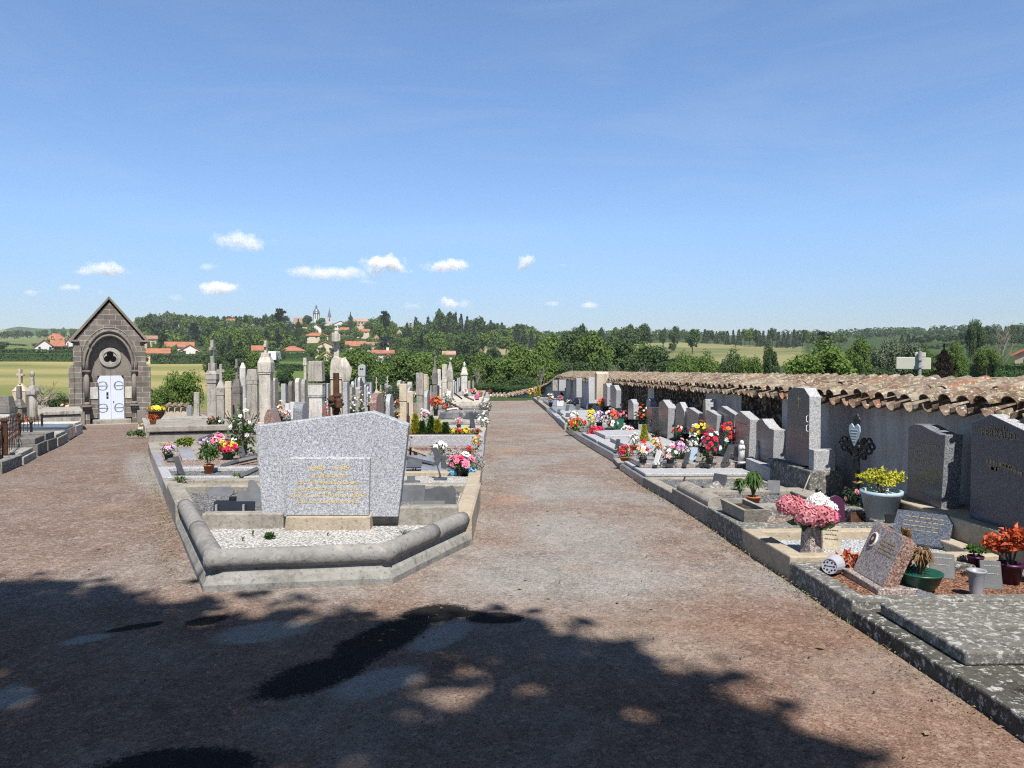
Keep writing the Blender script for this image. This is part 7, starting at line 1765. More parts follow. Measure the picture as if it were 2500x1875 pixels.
# ---------------- houses
def pbox(px,py,d): r=ray((px,py)); return CAM+r*(d/math.hypot(r.x,r.y))
HB=[]
def house(label,x0,x1,yb,ye,yr,d,wall='hw_cream',roof='hr_red',gable='front',depth=9,win=2,z=zk,rows=1,hip=0,door=False,name='house',cat='house',chim=0):
    P0=z(x0,yb);P1=z(x1,yb); pxc=(P0[0]+P1[0])/2; HB.append((P0[0],P1[0],d,P0[1]))
    r=ray((pxc,937)); cs=1/math.hypot(r.x,r.y); w=(P1[0]-P0[0])*d*cs*cs/F
    zb_=pyz(P0[1],d,pxc); zev=pyz(z(0,ye)[1],d,pxc); zr=pyz(z(0,yr)[1],d,pxc)
    b=pbox(pxc,937,d); b.z=zb_; t=thing(name,label,cat,b,-math.atan2(b.x,b.y))
    he=zev-zb_; hr=zr-zb_; o=.35
    mb=MB()
    if gable=='front': mb.prism([(-w/2,0,-4),(w/2,0,-4),(w/2,0,he),(0,0,hr-.15),(-w/2,0,he)],(0,depth,0))
    elif gable=='side': mb.prism([(-w/2,0,-4),(-w/2,depth,-4),(-w/2,depth,he),(-w/2,depth/2,hr-.15),(-w/2,0,he)],(w,0,0))
    else: mb.box(-w/2,w/2,0,depth,-4,he)
    mb.build('wall',M[wall],t)
    mb=MB(); th=.25
    if gable=='front':
        k=(hr-he)/(w/2)
        for s in (-1,1): mb.prism([(0,-o,hr),(s*(w/2+o),-o,he-o*k),(s*(w/2+o),-o,he-o*k+th),(0,-o,hr+th)],(0,depth+2*o,0))
    elif gable=='side':
        k=(hr-he)/(depth/2)
        for s in (0,1):
            ya=-o if s==0 else depth+o
            mb.prism([(-w/2-o,ya,he-o*k),(-w/2-o,depth/2,hr),(-w/2-o,depth/2,hr+th),(-w/2-o,ya,he-o*k+th)],(w+2*o,0,0))
    else:
        i=min(w*.42,depth*.5)*(.8 if hip==0 else hip)
        mb.add([(-w/2-o,-o,he),(w/2+o,-o,he),(w/2+o,depth+o,he),(-w/2-o,depth+o,he),(-w/2+i,depth/2,hr),(w/2-i,depth/2,hr),(-w/2-o,-o,he-.2),(w/2+o,-o,he-.2),(w/2+o,depth+o,he-.2),(-w/2-o,depth+o,he-.2)],[(0,1,5,4),(1,2,5),(2,3,4,5),(3,0,4),(9,8,7,6),(6,7,1,0),(7,8,2,1),(8,9,3,2),(9,6,0,3)])
    rf=mb.build('roof',M[roof],t)
    if chim:
        mb=MB(); mb.cbox(w*.22,depth*.45,.7,.7,hr-1.2,hr+.9); mb.build('chimney',M[wall],rf)
    for rw_ in range(rows):
        for i in range(win):
            x=-w/2+w*(i+.5+.12*((i*7+rw_)%3-1))/win; zc=he*(.5 if rows==1 else (.28+.48*rw_)); ww=min(.55,w*.06); hh_=min(.7,he*.22)
            mb=MB(); mb.box(x-ww,x+ww,-.06,-.01,zc-hh_,zc+hh_); mb.build('window',M['win'],t)
    if door: mb=MB(); mb.box(w*.1,w*.1+1.0,-.05,-.01,0,2.1); mb.build('door',M['wood'],t)
    return t,w,he,hr
M['hw_cream']=plain('render_cream',(.62,.53,.4),.9,.1,.08,.5); M['hw_white']=plain('render_white',(.7,.68,.63),.9,.1,.06,.5); M['hw_stone']=plain('wall_stone',(.38,.31,.24),.95,.1,.25,1.2); M['hw_pink']=plain('render_pinkish',(.6,.46,.36),.9,.1,.1,.5)
M['win']=plain('window_dark',(.04,.045,.05),.2,.5)
def roofmat(n,c):
    t=NT(n); v=t.coord(); x=t.noise(v,.7,4,.6); w_=t.noise(t.mapv(v,(6,1,1)),1.5,3,.6); cc=t.mix(t.ramp(x,[(.3,0),(.7,1)]),tuple(a*.75 for a in c),tuple(min(1,a*1.2) for a in c)); cc=t.mix(t.ramp(w_,[(.5,0),(.7,.4)]),cc,tuple(a*.5 for a in c)); M[n]=t.fin(cc,.9,.1)
roofmat('hr_red',(.29,.125,.08)); roofmat('hr_orange',(.36,.14,.08)); roofmat('hr_brown',(.25,.155,.115)); roofmat('hr_pale',(.33,.22,.165)); roofmat('hr_grey',(.26,.24,.235))
M['zinc']=plain('dome_zinc',(.19,.2,.23),.35,.5,.2,1,.3); M['spire']=plain('spire_slate',(.12,.15,.18),.7,.3,.2,1)
house('cream gabled house with a solar panel on its orange roof, mid slope',625,865,660,605,550,310,'hw_cream','hr_orange','front',win=2)
house('small cream gabled house below the one with the solar panel',690,832,780,712,668,260,'hw_cream','hr_orange','front',depth=7,win=1)
house('long low white house with a wide red roof on the left of the slope',205,515,676,655,598,330,'hw_white','hr_red','hip',win=0,hip=1.0)
house('cream house with a broad red hipped roof below the bell tower',505,780,515,478,440,430,'hw_cream','hr_red','hip',win=3)
house('white house with a short brown-red roof beside the camper van',-20,152,782,728,682,240,'hw_white','hr_brown','side',win=0,depth=7)
house('low house with an orange-red roof right of the stone cross',985,1222,630,600,546,380,'hw_cream','hr_red','side',win=0,depth=8)
house('long cream house with a brownish roof and three windows on the slope',1235,1480,635,592,556,370,'hw_cream','hr_brown','side',win=3,depth=8)
house('white house with a red roof and chimney half hidden by the thicket',1300,1545,745,690,655,210,'hw_white','hr_red','side',win=0,depth=7,chim=1)
house('white gabled wing in front of the half hidden red-roofed house',1430,1530,785,735,703,200,'hw_white','hr_red','front',win=0,depth=5)
house('slim dovecote-like tower with a pointed brown roof among trees',1310,1382,560,515,470,400,'hw_pink','hr_brown','hip',win=0,depth=4,hip=1.1)
house('stone house with a red roof directly right of the stone cross head',925,1022,480,412,382,520,'hw_stone','hr_red','side',win=2,rows=2)
house('white village house with stacked red roofs behind the bell tower',845,1010,400,345,306,560,'hw_white','hr_red','front',win=2)
house('pale village house with a red roof left of the large hilltop building',940,1030,390,350,318,580,'hw_cream','hr_red','side',win=2)
house('large pale hilltop building with two rows of windows',1070,1255,375,312,278,600,'hw_pink','hr_pale','side',win=4,rows=2,depth=11)
house('low red-roofed house under the large hilltop building',1105,1262,455,430,402,500,'hw_cream','hr_red','side',win=2)
house('barn with a steep brown roof left of the domed tower',378,482,400,345,268,560,'hw_pink','hr_brown','side',win=0,rows=1)
house('ochre stone house with a low roof below the barn',388,527,470,400,380,500,'hw_stone','hr_pale','side',win=1)
house('pale terraced house with a rounded roofline below the domed tower',575,700,440,388,345,480,'hw_white','hr_pale','front',win=0,rows=1)
house('brown roof showing at the edge of the hilltop wood',1728,1830,420,392,362,470,'hw_pink','hr_brown','side',win=0)
house('tall pale gable showing between trees left of the wood',1590,1640,500,430,400,480,'hw_cream','hr_pale','front',win=0)
house('house with a pinkish roof low among trees near the far pillars',2130,2260,760,705,668,190,'hw_cream','hr_pale','side',win=1,depth=6)
house('orange roof peeping over the trees of the left hill',-90,-20,395,360,340,470,'hw_white','hr_orange','side',win=0,z=lambda x,y:(zb(625,0)[0]+(x+55)*.28,778+(y-340)*.25))
house('white gabled house with a red roof on the far field, left of the chapel',300,462,578,505,448,320,'hw_white','hr_red','front',z=za,win=2,rows=2)
house('red-roofed wing to the right of the white gabled house left of the chapel',440,545,560,512,455,332,'hw_white','hr_red','side',z=za,win=0,depth=8)
house('upper red-roofed house behind the white gabled one',402,560,470,447,392,360,'hw_white','hr_red','hip',z=za,win=2)
house('white house with red roof touching the left side of the chapel',560,640,545,470,418,345,'hw_white','hr_red','front',z=za,win=2,rows=2)
house('white gabled house with a long red roof right of the chapel',1515,1700,592,540,490,300,'hw_white','hr_red','front',z=za,win=2,rows=2)
house('red-roofed wing behind the white gabled house right of the chapel',1400,1640,540,510,468,318,'hw_white','hr_red','side',z=za,win=1)
house('red-roofed cottage beside the chapel roof on the right',1238,1436,605,562,525,290,'hw_cream','hr_red','side',z=za,win=1,depth=7)
house('partly hidden house with a brown roof above the cottage by the chapel',1205,1330,510,442,415,340,'hw_pink','hr_brown','side',z=za,win=1)
house('small house with an orange roof behind the tall cross pillar',2130,2230,580,540,500,290,'hw_white','hr_red','side',z=za,win=0)
house('grey-beige gabled house with a white chimney at the right edge',2150,2330,405,325,285,95,'hw_stone','hr_orange','front',z=zm,win=1,depth=7,chim=1)
NB=list(HB); XT=1
# churches
def tower(label,px,d,name): 
    b=pbox(px,937,d); b.z=tpix(px,d).z; return thing(name,label,'church tower',b,-math.atan2(b.x,b.y))
def zy(y,d,px,t): return pyz(720+y/4.809,d,px)-t.location.z
px_=640+645/4.809; d=640; t=tower('white octagonal church tower with a dark zinc dome on the hilltop',px_,d,'church_tower'); r_=75/4.809*d/F/2*.95
mb=MB(); mb.lathe([(r_,-8),(r_,zy(218,d,px_,t))],8); mb.build('tower',M['hw_white'],t)
mb=MB(); z0=zy(218,d,px_,t);z1=zy(162,d,px_,t); mb.lathe([(r_*1.08,z0-.3),(r_*1.08,z0+.2)]+[(r_*1.02*math.cos(i*.19),z0+.2+(z1-z0)*math.sin(i*.19)) for i in range(8)],16); mb.build('dome',M['zinc'],t,smooth=True)
mb=MB(); z2=zy(140,d,px_,t); mb.lathe([(r_*.3,z1-.6),(r_*.3,z2),(r_*.36,z2+.1),(r_*.2,z2+.8),(.12,z2+1.5),(.1,zy(113,d,px_,t))],8); mb.build('lantern',M['zinc'],t)
for k in range(8):
    a=k*math.pi/4+math.pi/8; mb=MB(); mb.M=Matrix.Rotation(a,4,'Z'); zc=zy(250,d,px_,t); mb.box(r_*.9,r_*.955,-r_*.13,r_*.13,zc-2.2,zc+2); mb.build('belfry_opening',M['win'],t)
px_=640+797/4.809; d=560; t=tower('square stone bell tower with a thin blue-grey spire',px_,d,'bell_tower'); s_=d/F/4.809
mb=MB(); w_=128*s_; zz_=lambda y:zy(y,d,px_,t); mb.cbox(0,w_/2,w_,w_,-8,zz_(362)); mb.build('tower',M['hw_stone'],t)
mb=MB(); h0=zz_(362); w2=38*s_; mb.add([(-w_/2-.3,-.3,h0),(w_/2+.3,-.3,h0),(w_/2+.3,w_+.3,h0),(-w_/2-.3,w_+.3,h0),(-w2/2,w_/2-w2/2,zz_(325)),(w2/2,w_/2-w2/2,zz_(325)),(w2/2,w_/2+w2/2,zz_(325)),(-w2/2,w_/2+w2/2,zz_(325))],[(3,2,1,0),(0,1,5,4),(1,2,6,5),(2,3,7,6),(3,0,4,7),(4,5,6,7)]); mb.build('roof',M['hr_grey'],t)
mb=MB(); mb.cbox(0,w_/2,w2,w2,zz_(326),zz_(262)); bel=mb.build('belfry',M['hw_pink'],t); mb=MB(); mb.box(-w2*.16,w2*.16,w_/2-w2/2-.05,w_/2-w2/2-.01,zz_(305),zz_(275)); mb.build('belfry_opening',M['win'],bel)
mb=MB(); mb.lathe([(w2*.62,zz_(263)),(w2*.45,zz_(240)),(.12,zz_(165)),(.06,zz_(140))],8,(0,w_/2,0)); mb.build('spire',M['spire'],t)
for x in (-1,1): mb=MB(); mb.box(x*w_*.5-.5 if x>0 else -w_*.5,x*w_*.5 if x>0 else -w_*.5+.5,-.1,-.01,-3,zz_(365)); mb.build('quoin',M['hw_cream'],t)
# camper van
p=pbox(zk(195,778)[0],zk(195,778)[1],238); t=thing('camper_van','white camper van parked beside the white house on the slope','camper van',p,-math.atan2(p.x,p.y)+1.3)
mb=MB(); mb.prism([(-3,0,.35),(3,0,.35),(3,0,1.2),(2.6,0,1.9),(1.9,0,2.1),(1.9,0,2.9),(-3,0,2.9)],(0,2.2,0)); mb.build('body',M['white'],t,bevel=.08)
for x0,x1,z0,z1 in ((-2.3,-1.3,1.6,2.3),(-.4,.6,1.6,2.3),(2.05,2.65,1.25,1.85)): mb=MB(); mb.box(x0,x1,-.03,-.003,z0,z1); mb.build('window',M['win'],t)
for x in (-1.9,1.9): mb=MB(); mb.M=Matrix.Translation((x,.05,.36))@Matrix.Rotation(R(90),4,'X'); mb.lathe([(.36,-.12),(.36,.12)],14); mb.build('wheel',M['p_black'],t)
# ---------------- hedges
def hedge(label,P,d,h,mat='hedge',th=1.2,n=None,ls=.3,name='hedge'):
    pts=[tpix(px_,d if not hasattr(d,'__len__') else d[i]) for i,px_ in enumerate(P)]; q=random.Random(sum(map(ord,label))); mb=MB(); o=pts[0]
    L=sum((b-a).length for a,b in zip(pts,pts[1:])); n=n or int(L*h*14/ls*.3)
    for i in range(n):
        k=q.randrange(len(pts)-1); p=pts[k].lerp(pts[k+1],q.random()); f=q.random(); 
        x=Vector((q.gauss(0,.3)*th*.3,q.uniform(-th/2,th/2),0)); z=h*f if q.random()<.6 else h*q.uniform(.9,1.05)
        leaf2(mb,p+x+Vector((0,0,z)),(q.gauss(0,.7),q.gauss(-.7,.6),q.gauss(.7,.6)),ls*q.uniform(.6,1.3),ls*.4,q)
    for a,b in zip(pts,pts[1:]):
        dr=(b-a).normalized(); nn=Vector((-dr.y,dr.x,0)); mb.tint=.0
        P_=[a-nn*th*.3-Vector((0,0,.5)),b-nn*th*.3-Vector((0,0,.5)),b-nn*th*.3+Vector((0,0,h*.86)),a-nn*th*.3+Vector((0,0,h*.86))]; mb.prism(P_,nn*th*.6)
    ob=mb.build(name,M[mat],None,origin=o,attr=True); tag(ob,label,'hedge'); return ob
hedge('long clipped dark hedge along the top of the mown field, lower row',[-150,0,100,178],302,2.4,th=2.5,ls=.6,n=1500)
hedge('second dark hedge behind the first along the field left of the chapel',[-150,0,100,185],312,3.4,mat='t_dark',th=2.5,ls=.6,n=1500)
hedge('purple-leaved hedge right of the white gabled house left of the chapel',[132,150,180],318,4.2,mat='t_purple',th=2,ls=.6,n=500)
hedge('sloping bright green clipped hedge below the long low white house',[652,690,747],[318,316,320],2.6,th=2,ls=.5,n=900)
hedge('dark green hedge in front of the camper van',[655,700,745],[232,228,226],1.9,mat='hedge',th=2,ls=.5,n=900)
hedge('dark hedge row across the foot of the village slope',[370,430,500,560],[285,283,280,282],3.0,mat='t_dark',th=3,ls=.7,n=1300)
hedge('clipped green hedge along the road at the right edge',[2368,2420,2480,2560],[83,83,84,86],1.15,th=1.4,ls=.16,n=2600)
hedge('long row of clipped plane trees above the low houses of the slope',[540,600,660,690],[400,395,390,392],4.5,mat='t_mid',th=5,ls=.9,n=1600)
# ---------------- trees of the village slope
def clear(px_,w_,d,tp,bp):
    for (a,b,dd,yb) in HB:
        if d<dd+4 and px_+w_*.4>a and px_-w_*.4<b and tp<yb-5: return False
        if abs(d-dd)<7 and px_+w_*.45>a and px_-w_*.5<b: return False
    return True
SKY=[(330,790),(342,768),(370,762),(395,765),(420,764),(480,768),(560,775),(600,770),(640,775),(680,763),(700,770),(735,778),(780,790),(860,790),(905,775),(940,768),(975,800),(1000,812),(1120,812)]
q=random.Random(41); cnt=0
LBL=['dark green tree among the houses of the village slope','mid green tree among the houses of the village slope','light green tree among the houses of the village slope']
tries=0
while cnt<230 and tries<9000:
    tries+=1
    px_=q.uniform(335,1180); d=q.uniform(255,610)
    if px_>1000 and d>430: continue
    p=tpix(px_,d); hh=q.uniform(6,13)*(1 if d<500 else 1.1); w_=hh*q.uniform(.7,1.05)*F/d
    tp=865-(p.z+hh-1.6)/d*F
    if tp<interp(SKY,px_)-4: continue
    if not clear(px_,w_,d,tp,0): continue
    k=q.choice([0,0,1,1,2]); kd=q.choice(['round','round','round','bush','conifer'])
    ptree(LBL[k],px_,tp,w_*(.6 if kd=='conifer' else 1),d,kind=kd,lod='far' if d>330 else 'mid',mat=['t_dark','t_mid','t_light'][k] if kd!='conifer' else 't_con',name='slope_tree',group=['dark','mid green','light green'][k]+' trees of the village slope'); cnt+=1
for (a_,b_,d_,yb_) in NB:
    if d_<150: continue
    for k in range(4):
        px_=q.choice([a_,b_,q.uniform(a_,b_)])+q.uniform(-6,6); hh=q.uniform(2.2,4.2)*d_/400
        ptree('rounded garden shrub at the foot of a village house',px_,yb_-hh/d_*F,hh*1.3*F/d_,d_-q.uniform(3,7),kind='bush',lod='far',mat=q.choice(['t_dark','t_mid','t_mid']),name='garden_shrub',cat='shrub',group='garden shrubs at the foot of the village houses')
tries=0;cnt=0
while cnt<95 and tries<6000:
    tries+=1; px_=q.uniform(540,1180); d=q.uniform(290,600)
    if px_>1000 and d>430: continue
    p=tpix(px_,d); hh=q.uniform(3.2,7); w_=hh*q.uniform(.9,1.3)*F/d; tp=865-(p.z+hh-1.6)/d*F
    if not clear(px_,w_,d,tp,0): continue
    k=q.choice([0,0,1,1,2]); ptree(LBL[k],px_,tp,w_,d,kind=q.choice(['round','bush']),lod='far',mat=['t_dark','t_mid','t_light'][k],name='slope_tree',group=['dark','mid green','light green'][k]+' trees of the village slope'); cnt+=1
# skyline of the left hill
px_=345
while px_<990:
    tp=interp(SKY,px_)+q.uniform(-3,5); w_=q.uniform(26,44)
    d=q.uniform(520,600)
    if clear(px_,w_,d,tp,0): ptree('tree on the skyline of the village hill',px_,tp,w_,d,lod='far',kind=q.choice(['round','round','conifer','round']),mat=q.choice(['t_dark','t_mid','t_dark']),name='skyline_tree',group='skyline trees of the village hill')
    px_+=q.uniform(13,22)
for px_,tp,w_,d,kd,mt,l in ((362,764,52,430,'round','t_dark','large dark round tree at the left end of the village hill'),(410,760,34,450,'round','t_grey','pale sparse tree right of the large dark round one'),(395,790,70,400,'cedar','t_blue','spreading blue-grey cedar below the sparse tree'),(480,790,50,410,'cedar','t_blue','second blue-grey cedar on the left hill'),(570,792,30,400,'round','t_yel','pale yellow-green willow, left of a pair on the hill'),(598,790,40,400,'round','t_yel','pale yellow-green willow, right of a pair on the hill'),(686,757,46,440,'cedar','t_con','tall dark layered cedar left of the domed tower'),(668,770,16,440,'conifer','t_con','thin dark conifer beside the tall layered cedar'),(730,782,34,440,'poplar','t_dark','dark columnar tree right of the tall cedar'),(755,770,34,560,'round','t_dark','dark tree just left of the domed church tower'),(785,776,30,590,'round','t_mid','tree between the dome tower and the bell tower'),(857,765,18,540,'poplar','t_dark','slim leaning poplar beside the hilltop houses'),(943,763,34,430,'cedar','t_con','dark irregular pine right of the large hilltop building'),(925,790,46,420,'round','t_mid','broad tree under the irregular pine'),(960,785,34,420,'round','t_light','brighter tree right of the irregular pine'),(1000,800,50,420,'round','t_dark','dark rounded tree at the left foot of the hilltop wood'),(940,822,40,330,'cedar','t_blue','blue-grey cedar low on the slope near the dovecote tower'),(400,815,40,330,'cedar','t_con','flat-topped pine right of the chapel gable'),(365,830,26,300,'conifer','t_mid','slim green tree touching the right side of the chapel'),(425,840,32,295,'round','t_mid','round tree in front of the white gabled house right of the chapel')):
    ptree(l,px_,tp,w_,d,kind=kd,lod='mid',mat=mt)
# hilltop wood
WD=[(995,795),(1015,778),(1040,774),(1070,757),(1100,762),(1125,768),(1155,772),(1195,780),(1215,786),(1250,788),(1280,790),(1315,798)]
px_=1000
while px_<1310:
    for d in (q.uniform(395,420),q.uniform(425,460)):
        tp=interp(WD,px_)+q.uniform(-2,10)+(14 if d<422 else 0); con=q.random()<.3
        ptree('tall tree of the hilltop wood in the middle distance',px_+q.uniform(-6,6),tp-(5 if con else 0),q.uniform(32,52)*(.5 if con else 1),d,kind='conifer' if con else 'round',lod='far',mat=q.choice(['t_dark','t_mid','t_dark']) if not con else 't_con',name='wood_tree',group='trees of the hilltop wood')
    px_+=q.uniform(10,16)
for px_,tp,w_,d in ((1100,815,50,340),(1130,812,40,350),(1180,815,55,330),(1235,815,60,320),(1060,820,36,360),(1210,800,50,390),(1150,845,45,300),(1050,848,50,240),(1020,850,50,230),(1205,850,55,270)):
    ptree('rounded tree at the foot of the hilltop wood',px_,tp,w_,d,lod='mid',mat=q.choice(['t_mid','t_dark']),group='rounded trees below the hilltop wood')
for px_,tp,w_,d,mt,l in ((1418,789,54,300,'t_dark','tall rounded tree behind the thicket crest'),(1468,802,30,320,'t_dark','small dark tree right of the tall rounded one'),(1535,790,70,300,'t_dark','broad dark tree group leader behind the thicket, right side'),(1570,794,60,310,'t_dark','dark tree on the right of the broad one behind the thicket'),(1505,800,44,310,'t_mid','mid green tree left of the broad dark one'),(1618,798,24,330,'t_dark','slim dark tree, left of a separate pair on the field edge'),(1646,797,36,330,'t_dark','wider dark tree, right of a separate pair on the field edge'),(1690,804,50,290,'t_dark','dark wide tree standing in the pale field'),(1640,838,26,300,'t_dark','small dark bush tree in the pale field')):
    ptree(l,px_,tp,w_,d,lod='mid',mat=mt)
px_=1720
while px_<2060:
    tp=interp([(1720,806),(1790,806),(1830,800),(1900,806),(1960,806),(1990,812),(2030,810),(2060,815)],px_)+q.uniform(-3,5); con=q.random()<.4
    ptree('dark tree of the treeline beyond the pale field',px_,tp,q.uniform(24,40)*(.6 if con else 1),q.uniform(425,470),kind='conifer' if con else 'round',lod='far',mat='t_con' if con else q.choice(['t_dark','t_dark','t_mid']),name='treeline_tree',group='treeline beyond the pale field')
    px_+=q.uniform(9,15)
px_=2200
while px_<2620:
    for d in (q.uniform(330,380),q.uniform(410,460)):
        tp=interp([(2200,818),(2260,818),(2330,814),(2380,800),(2440,798),(2520,795),(2620,790)],px_)+q.uniform(-3,6)+(20 if d<390 else 0); con=q.random()<.35
        ptree('dark tree of the wooded hill at the right',px_,tp,q.uniform(28,48)*(.6 if con else 1),d,kind='conifer' if con else 'round',lod='far',mat='t_con' if con else 't_dark',name='wood_tree',group='trees of the wooded hill at the right')
    px_+=q.uniform(12,18)
# far hedgerow trees on the left and far woods as one mass
for px_,tp,w_,d in ((8,832,60,420),(-40,830,60,430),(40,838,40,600),(60,840,36,560),(96,800+6,26,900),(112,806,30,900),(135,800,20,900),(157,800,20,850),(178,800,24,800),(20,806,40,900),(45,805,34,950),(70,806,34,930),(120,836,30,500),(92,838,34,520),(150,830,24,480),(5,850,50,330),(55,848,46,340),(30,852,40,335),(-30,848,60,330)):
    ptree('dark hedgerow tree on the far fields left of the chapel',px_,tp,w_,d,lod='far',mat=q.choice(['t_dark','t_mid']),name='hedgerow_tree',group='hedgerow trees on the far left fields')
mb=MB(); q=random.Random(9)
def mass(p0,p1,d0,d1,h0,h1,n,cards=46):
    for k in range(n):
        px_=q.uniform(p0,p1); d=q.uniform(d0,d1); p=tpix(px_,d); h_=q.uniform(h0,h1); w_=h_*q.uniform(.4,.6)
        for i in range(cards):
            dd=Vector((q.gauss(0,1),q.gauss(0,1),q.gauss(0,1))).normalized(); c=p+Vector((dd.x*w_,dd.y*w_,h_*.55+dd.z*h_*.45)); leaf2(mb,c,dd+Vector((q.gauss(0,.4),q.gauss(0,.4),q.gauss(.3,.4))),h_*.3,h_*.11,q)
mass(1270,1720,560,800,4,8,150); mass(1900,2640,620,950,3,8,230); mass(-250,340,950,1500,6,11,120); mass(1000,1300,560,700,5,9,40)
o=mb.build('far_wood',M['t_dark'],attr=True); tag(o,kind='stuff')
# right side shrubs beyond the wall
for px_,tp,w_,d,kd,mt,nm,l in ((1665,868,90,62,'bush','t_mid','bush','green bush beyond the wall, first right of the thicket'),(1725,866,90,60,'bush','t_mid','bush','green bush beyond the wall, second right of the thicket'),(1790,860,90,56,'bush','t_dark','bush','darker green bush beyond the wall, left of the dark upright tree'),(1835,857,70,54,'bush','t_mid','bush','green bush touching the dark upright tree beyond the wall'),(1881,843,52,50,'round','t_dark','tree','dark upright tree beyond the wall left of the bright bush'),(2003,841,195,36,'bush','t_light','bush','large bright green bush beyond the wall'),(2100,826,95,60,'round','t_mid','tree','green tree behind the right side of the large bright bush'),(2160,824,90,50,'round','t_grey','tree','silvery grey-green tree, left of two beyond the wall'),(2215,823,110,46,'bush','t_grey','tree','silvery grey-green shrubby tree behind the road sign'),(2258,845,60,44,'bush','t_mid','bush','green bush right behind the road sign post'),(2142,884,95,33,'bush','t_dark','bush','low dark bush between the bright bush and the road sign'),(2303,841,66,38,'poplar','t_purple','cypress','dark brown-purple cypress right of the road sign'),(2338,858,56,42,'bush','t_mid','bush','green bush right of the purple cypress'),(2408,849,84,82,'round','t_mid','tree','neat round tree above the roadside hedge'),(2378,783,60,150,'round','t_dark','tree','tall dark pine rising over the wood at the right'),(2010,811,44,260,'cedar','t_con','tree','dark flat-topped pine far behind the bright bush'),(2480,900,60,88,'bush','t_dark','bush','dark bush beside the beige house at the right edge'),(2560,880,150,70,'bush','t_dark','bush','green bush at the far right edge behind the hedge'),(2240,840,70,90,'round','t_dark','tree','dark tree behind the silvery shrubby tree'),(2330,835,70,100,'round','t_mid','tree','green tree behind the purple cypress')):
    ptree(l,px_,tp,w_,d,kind=kd,lod='near',mat=mt,name=nm,cat='bush' if nm=='bush' else 'tree')
p=tpix(2447,100); h_=pyz(798,100,2447)-p.z; t=thing('bare_tree','bare pale-branched tree above the round tree at the right','tree',p); o=bpy.data.objects.new('branch',BARE); col.objects.link(o); o.parent=t; o.scale=(h_*.5,h_*.5,h_*.95)
p=tpix(1862,20); h_=pyz(893,20,1862)-p.z; shrub('dry_grass_clump','tall dry yellow grass standing behind the wall tiles',p,1.5,h_,'straw',n=420,form='blade',ls=.06,cat='grass clump',stem=False)
# ---------------- clouds: small volumes of vapour far away
t=bpy.data.materials.new('cloud_vapour'); t.use_nodes=True; nt=t.node_tree; nt.nodes.clear()
out=nt.nodes.new('ShaderNodeOutputMaterial'); pv=nt.nodes.new('ShaderNodeVolumePrincipled'); nt.links.new(pv.outputs[0],out.inputs['Volume'])
pv.inputs['Color'].default_value=(1,1,1,1); pv.inputs['Anisotropy'].default_value=-.25
tc=nt.nodes.new('ShaderNodeTexCoord'); oi=nt.nodes.new('ShaderNodeObjectInfo')
ln=nt.nodes.new('ShaderNodeVectorMath'); ln.operation='LENGTH'; nt.links.new(tc.outputs['Object'],ln.inputs[0])
ad=nt.nodes.new('ShaderNodeVectorMath'); ad.operation='MULTIPLY_ADD'; ad.inputs[1].default_value=(31,17,53); nt.links.new(oi.outputs['Random'],ad.inputs[0]); 
gm=nt.nodes.new('ShaderNodeNewGeometry'); ms=nt.nodes.new('ShaderNodeVectorMath'); ms.operation='SCALE'; ms.inputs['Scale'].default_value=.011; nt.links.new(gm.outputs['Position'],ms.inputs[0]); nt.links.new(ms.outputs[0],ad.inputs[2])
nz=nt.nodes.new('ShaderNodeTexNoise'); nz.inputs['Scale'].default_value=1.0; nz.inputs['Detail'].default_value=6; nz.inputs['Roughness'].default_value=.62; nt.links.new(ad.outputs[0],nz.inputs['Vector'])
def mth(op,a,b,cl=False):
    x=nt.nodes.new('ShaderNodeMath'); x.operation=op; x.use_clamp=cl
    for i,s in enumerate((a,b)):
        if isinstance(s,bpy.types.NodeSocket): nt.links.new(s,x.inputs[i])
        else: x.inputs[i].default_value=s
    return x.outputs[0]
f=mth('SUBTRACT',1.0,ln.outputs['Value']); f=mth('ADD',f,mth('MULTIPLY',mth('SUBTRACT',nz.outputs['Fac'],.56),3.0)); f=mth('MULTIPLY',mth('MULTIPLY',f,1.4,True),1.0)
at=nt.nodes.new('ShaderNodeAttribute'); at.attribute_type='OBJECT'; at.attribute_name='thick'
nt.links.new(mth('MULTIPLY',f,at.outputs['Fac']),pv.inputs['Density'])
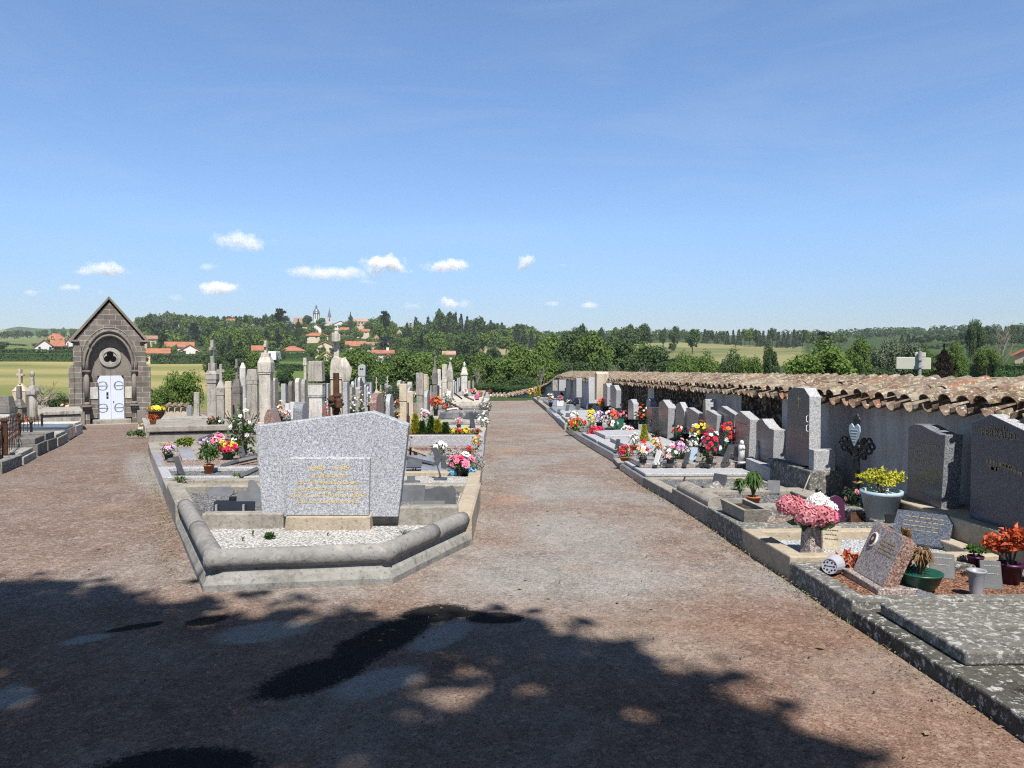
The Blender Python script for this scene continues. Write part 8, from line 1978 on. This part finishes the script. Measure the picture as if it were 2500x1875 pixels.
CL=[(595,590,160,44,.010,'long faint cloud highest in the left part of the sky'),(262,658,120,34,.012,'small bright-edged cloud above the chapel'),(205,664,90,20,.005,'thin pale cloud left of the one above the chapel'),(170,702,70,18,.008,'small thin cloud low at the far left, right one'),(85,713,80,20,.006,'small thin cloud low at the far left, left one'),(540,706,125,32,.016,'bright white cloud low left of the hill village'),(805,668,230,30,.008,'long broken pale cloud in the middle of the sky'),(942,645,140,46,.022,'largest bright white cumulus in the middle of the sky'),(1090,650,112,34,.013,'flat white cloud right of the largest cumulus'),(1285,642,62,42,.022,'compact bright cumulus right of the middle'),(1108,742,95,28,.009,'low pale double cloud above the hilltop wood'),(1438,748,50,18,.012,'small low cloud right of the middle'),(508,652,56,20,.006,'faint puff between two left clouds'),(430,727,44,18,.004,'faint low puff right of the chapel'),(246,714,28,18,.005,'tiny puff above the chapel gable'),(1342,741,66,14,.005,'thin low wisp right of the double cloud'),(1015,748,60,20,.004,'faint low wisp left of the double cloud'),(1215,631,20,12,.006,'tiny puff left of the compact cumulus'),(900,688,60,12,.005,'thin wisp under the largest cumulus'),(1375,647,30,10,.004,'tiny faint puff right of the compact cumulus')]
ico=MB(); ico.lathe([(math.sin(i*math.pi/10)*1.35,-math.cos(i*math.pi/10)*1.35) for i in range(1,10)],20); cm=ico.build('cloud',t); cme=cm.data; bpy.data.objects.remove(cm)
for (px_,py_,w_,h_,dn,l) in CL:
    d=5200; p=pbox(px_,py_,d); r=ray((px_,937)); cs=1/math.hypot(r.x,r.y); s=d*cs/F
    o=bpy.data.objects.new('cloud',cme); col.objects.link(o); o.location=p; o.rotation_euler=(0,0,-math.atan2(p.x,p.y)); o.scale=(w_*s*cs/2,w_*s/4,h_*s/2*1.15); o['thick']=dn*2.2; tag(o,l,'cloud')
sc.cycles.volume_bounces=3; sc.cycles.volume_step_rate=2.0; sc.cycles.volume_max_steps=128

# ---------------- summer haze
t=bpy.data.materials.new('haze_air'); t.use_nodes=True; nt=t.node_tree; nt.nodes.clear()
out=nt.nodes.new('ShaderNodeOutputMaterial'); pv=nt.nodes.new('ShaderNodeVolumePrincipled'); nt.links.new(pv.outputs[0],out.inputs['Volume'])
pv.inputs['Color'].default_value=(.86,.93,1,1); pv.inputs['Density'].default_value=0.00013; pv.inputs['Anisotropy'].default_value=.0
mb=MB(); mb.box(-2700,2700,-320,2700,-130,92); o=mb.build('haze',t); tag(o,kind='stuff')
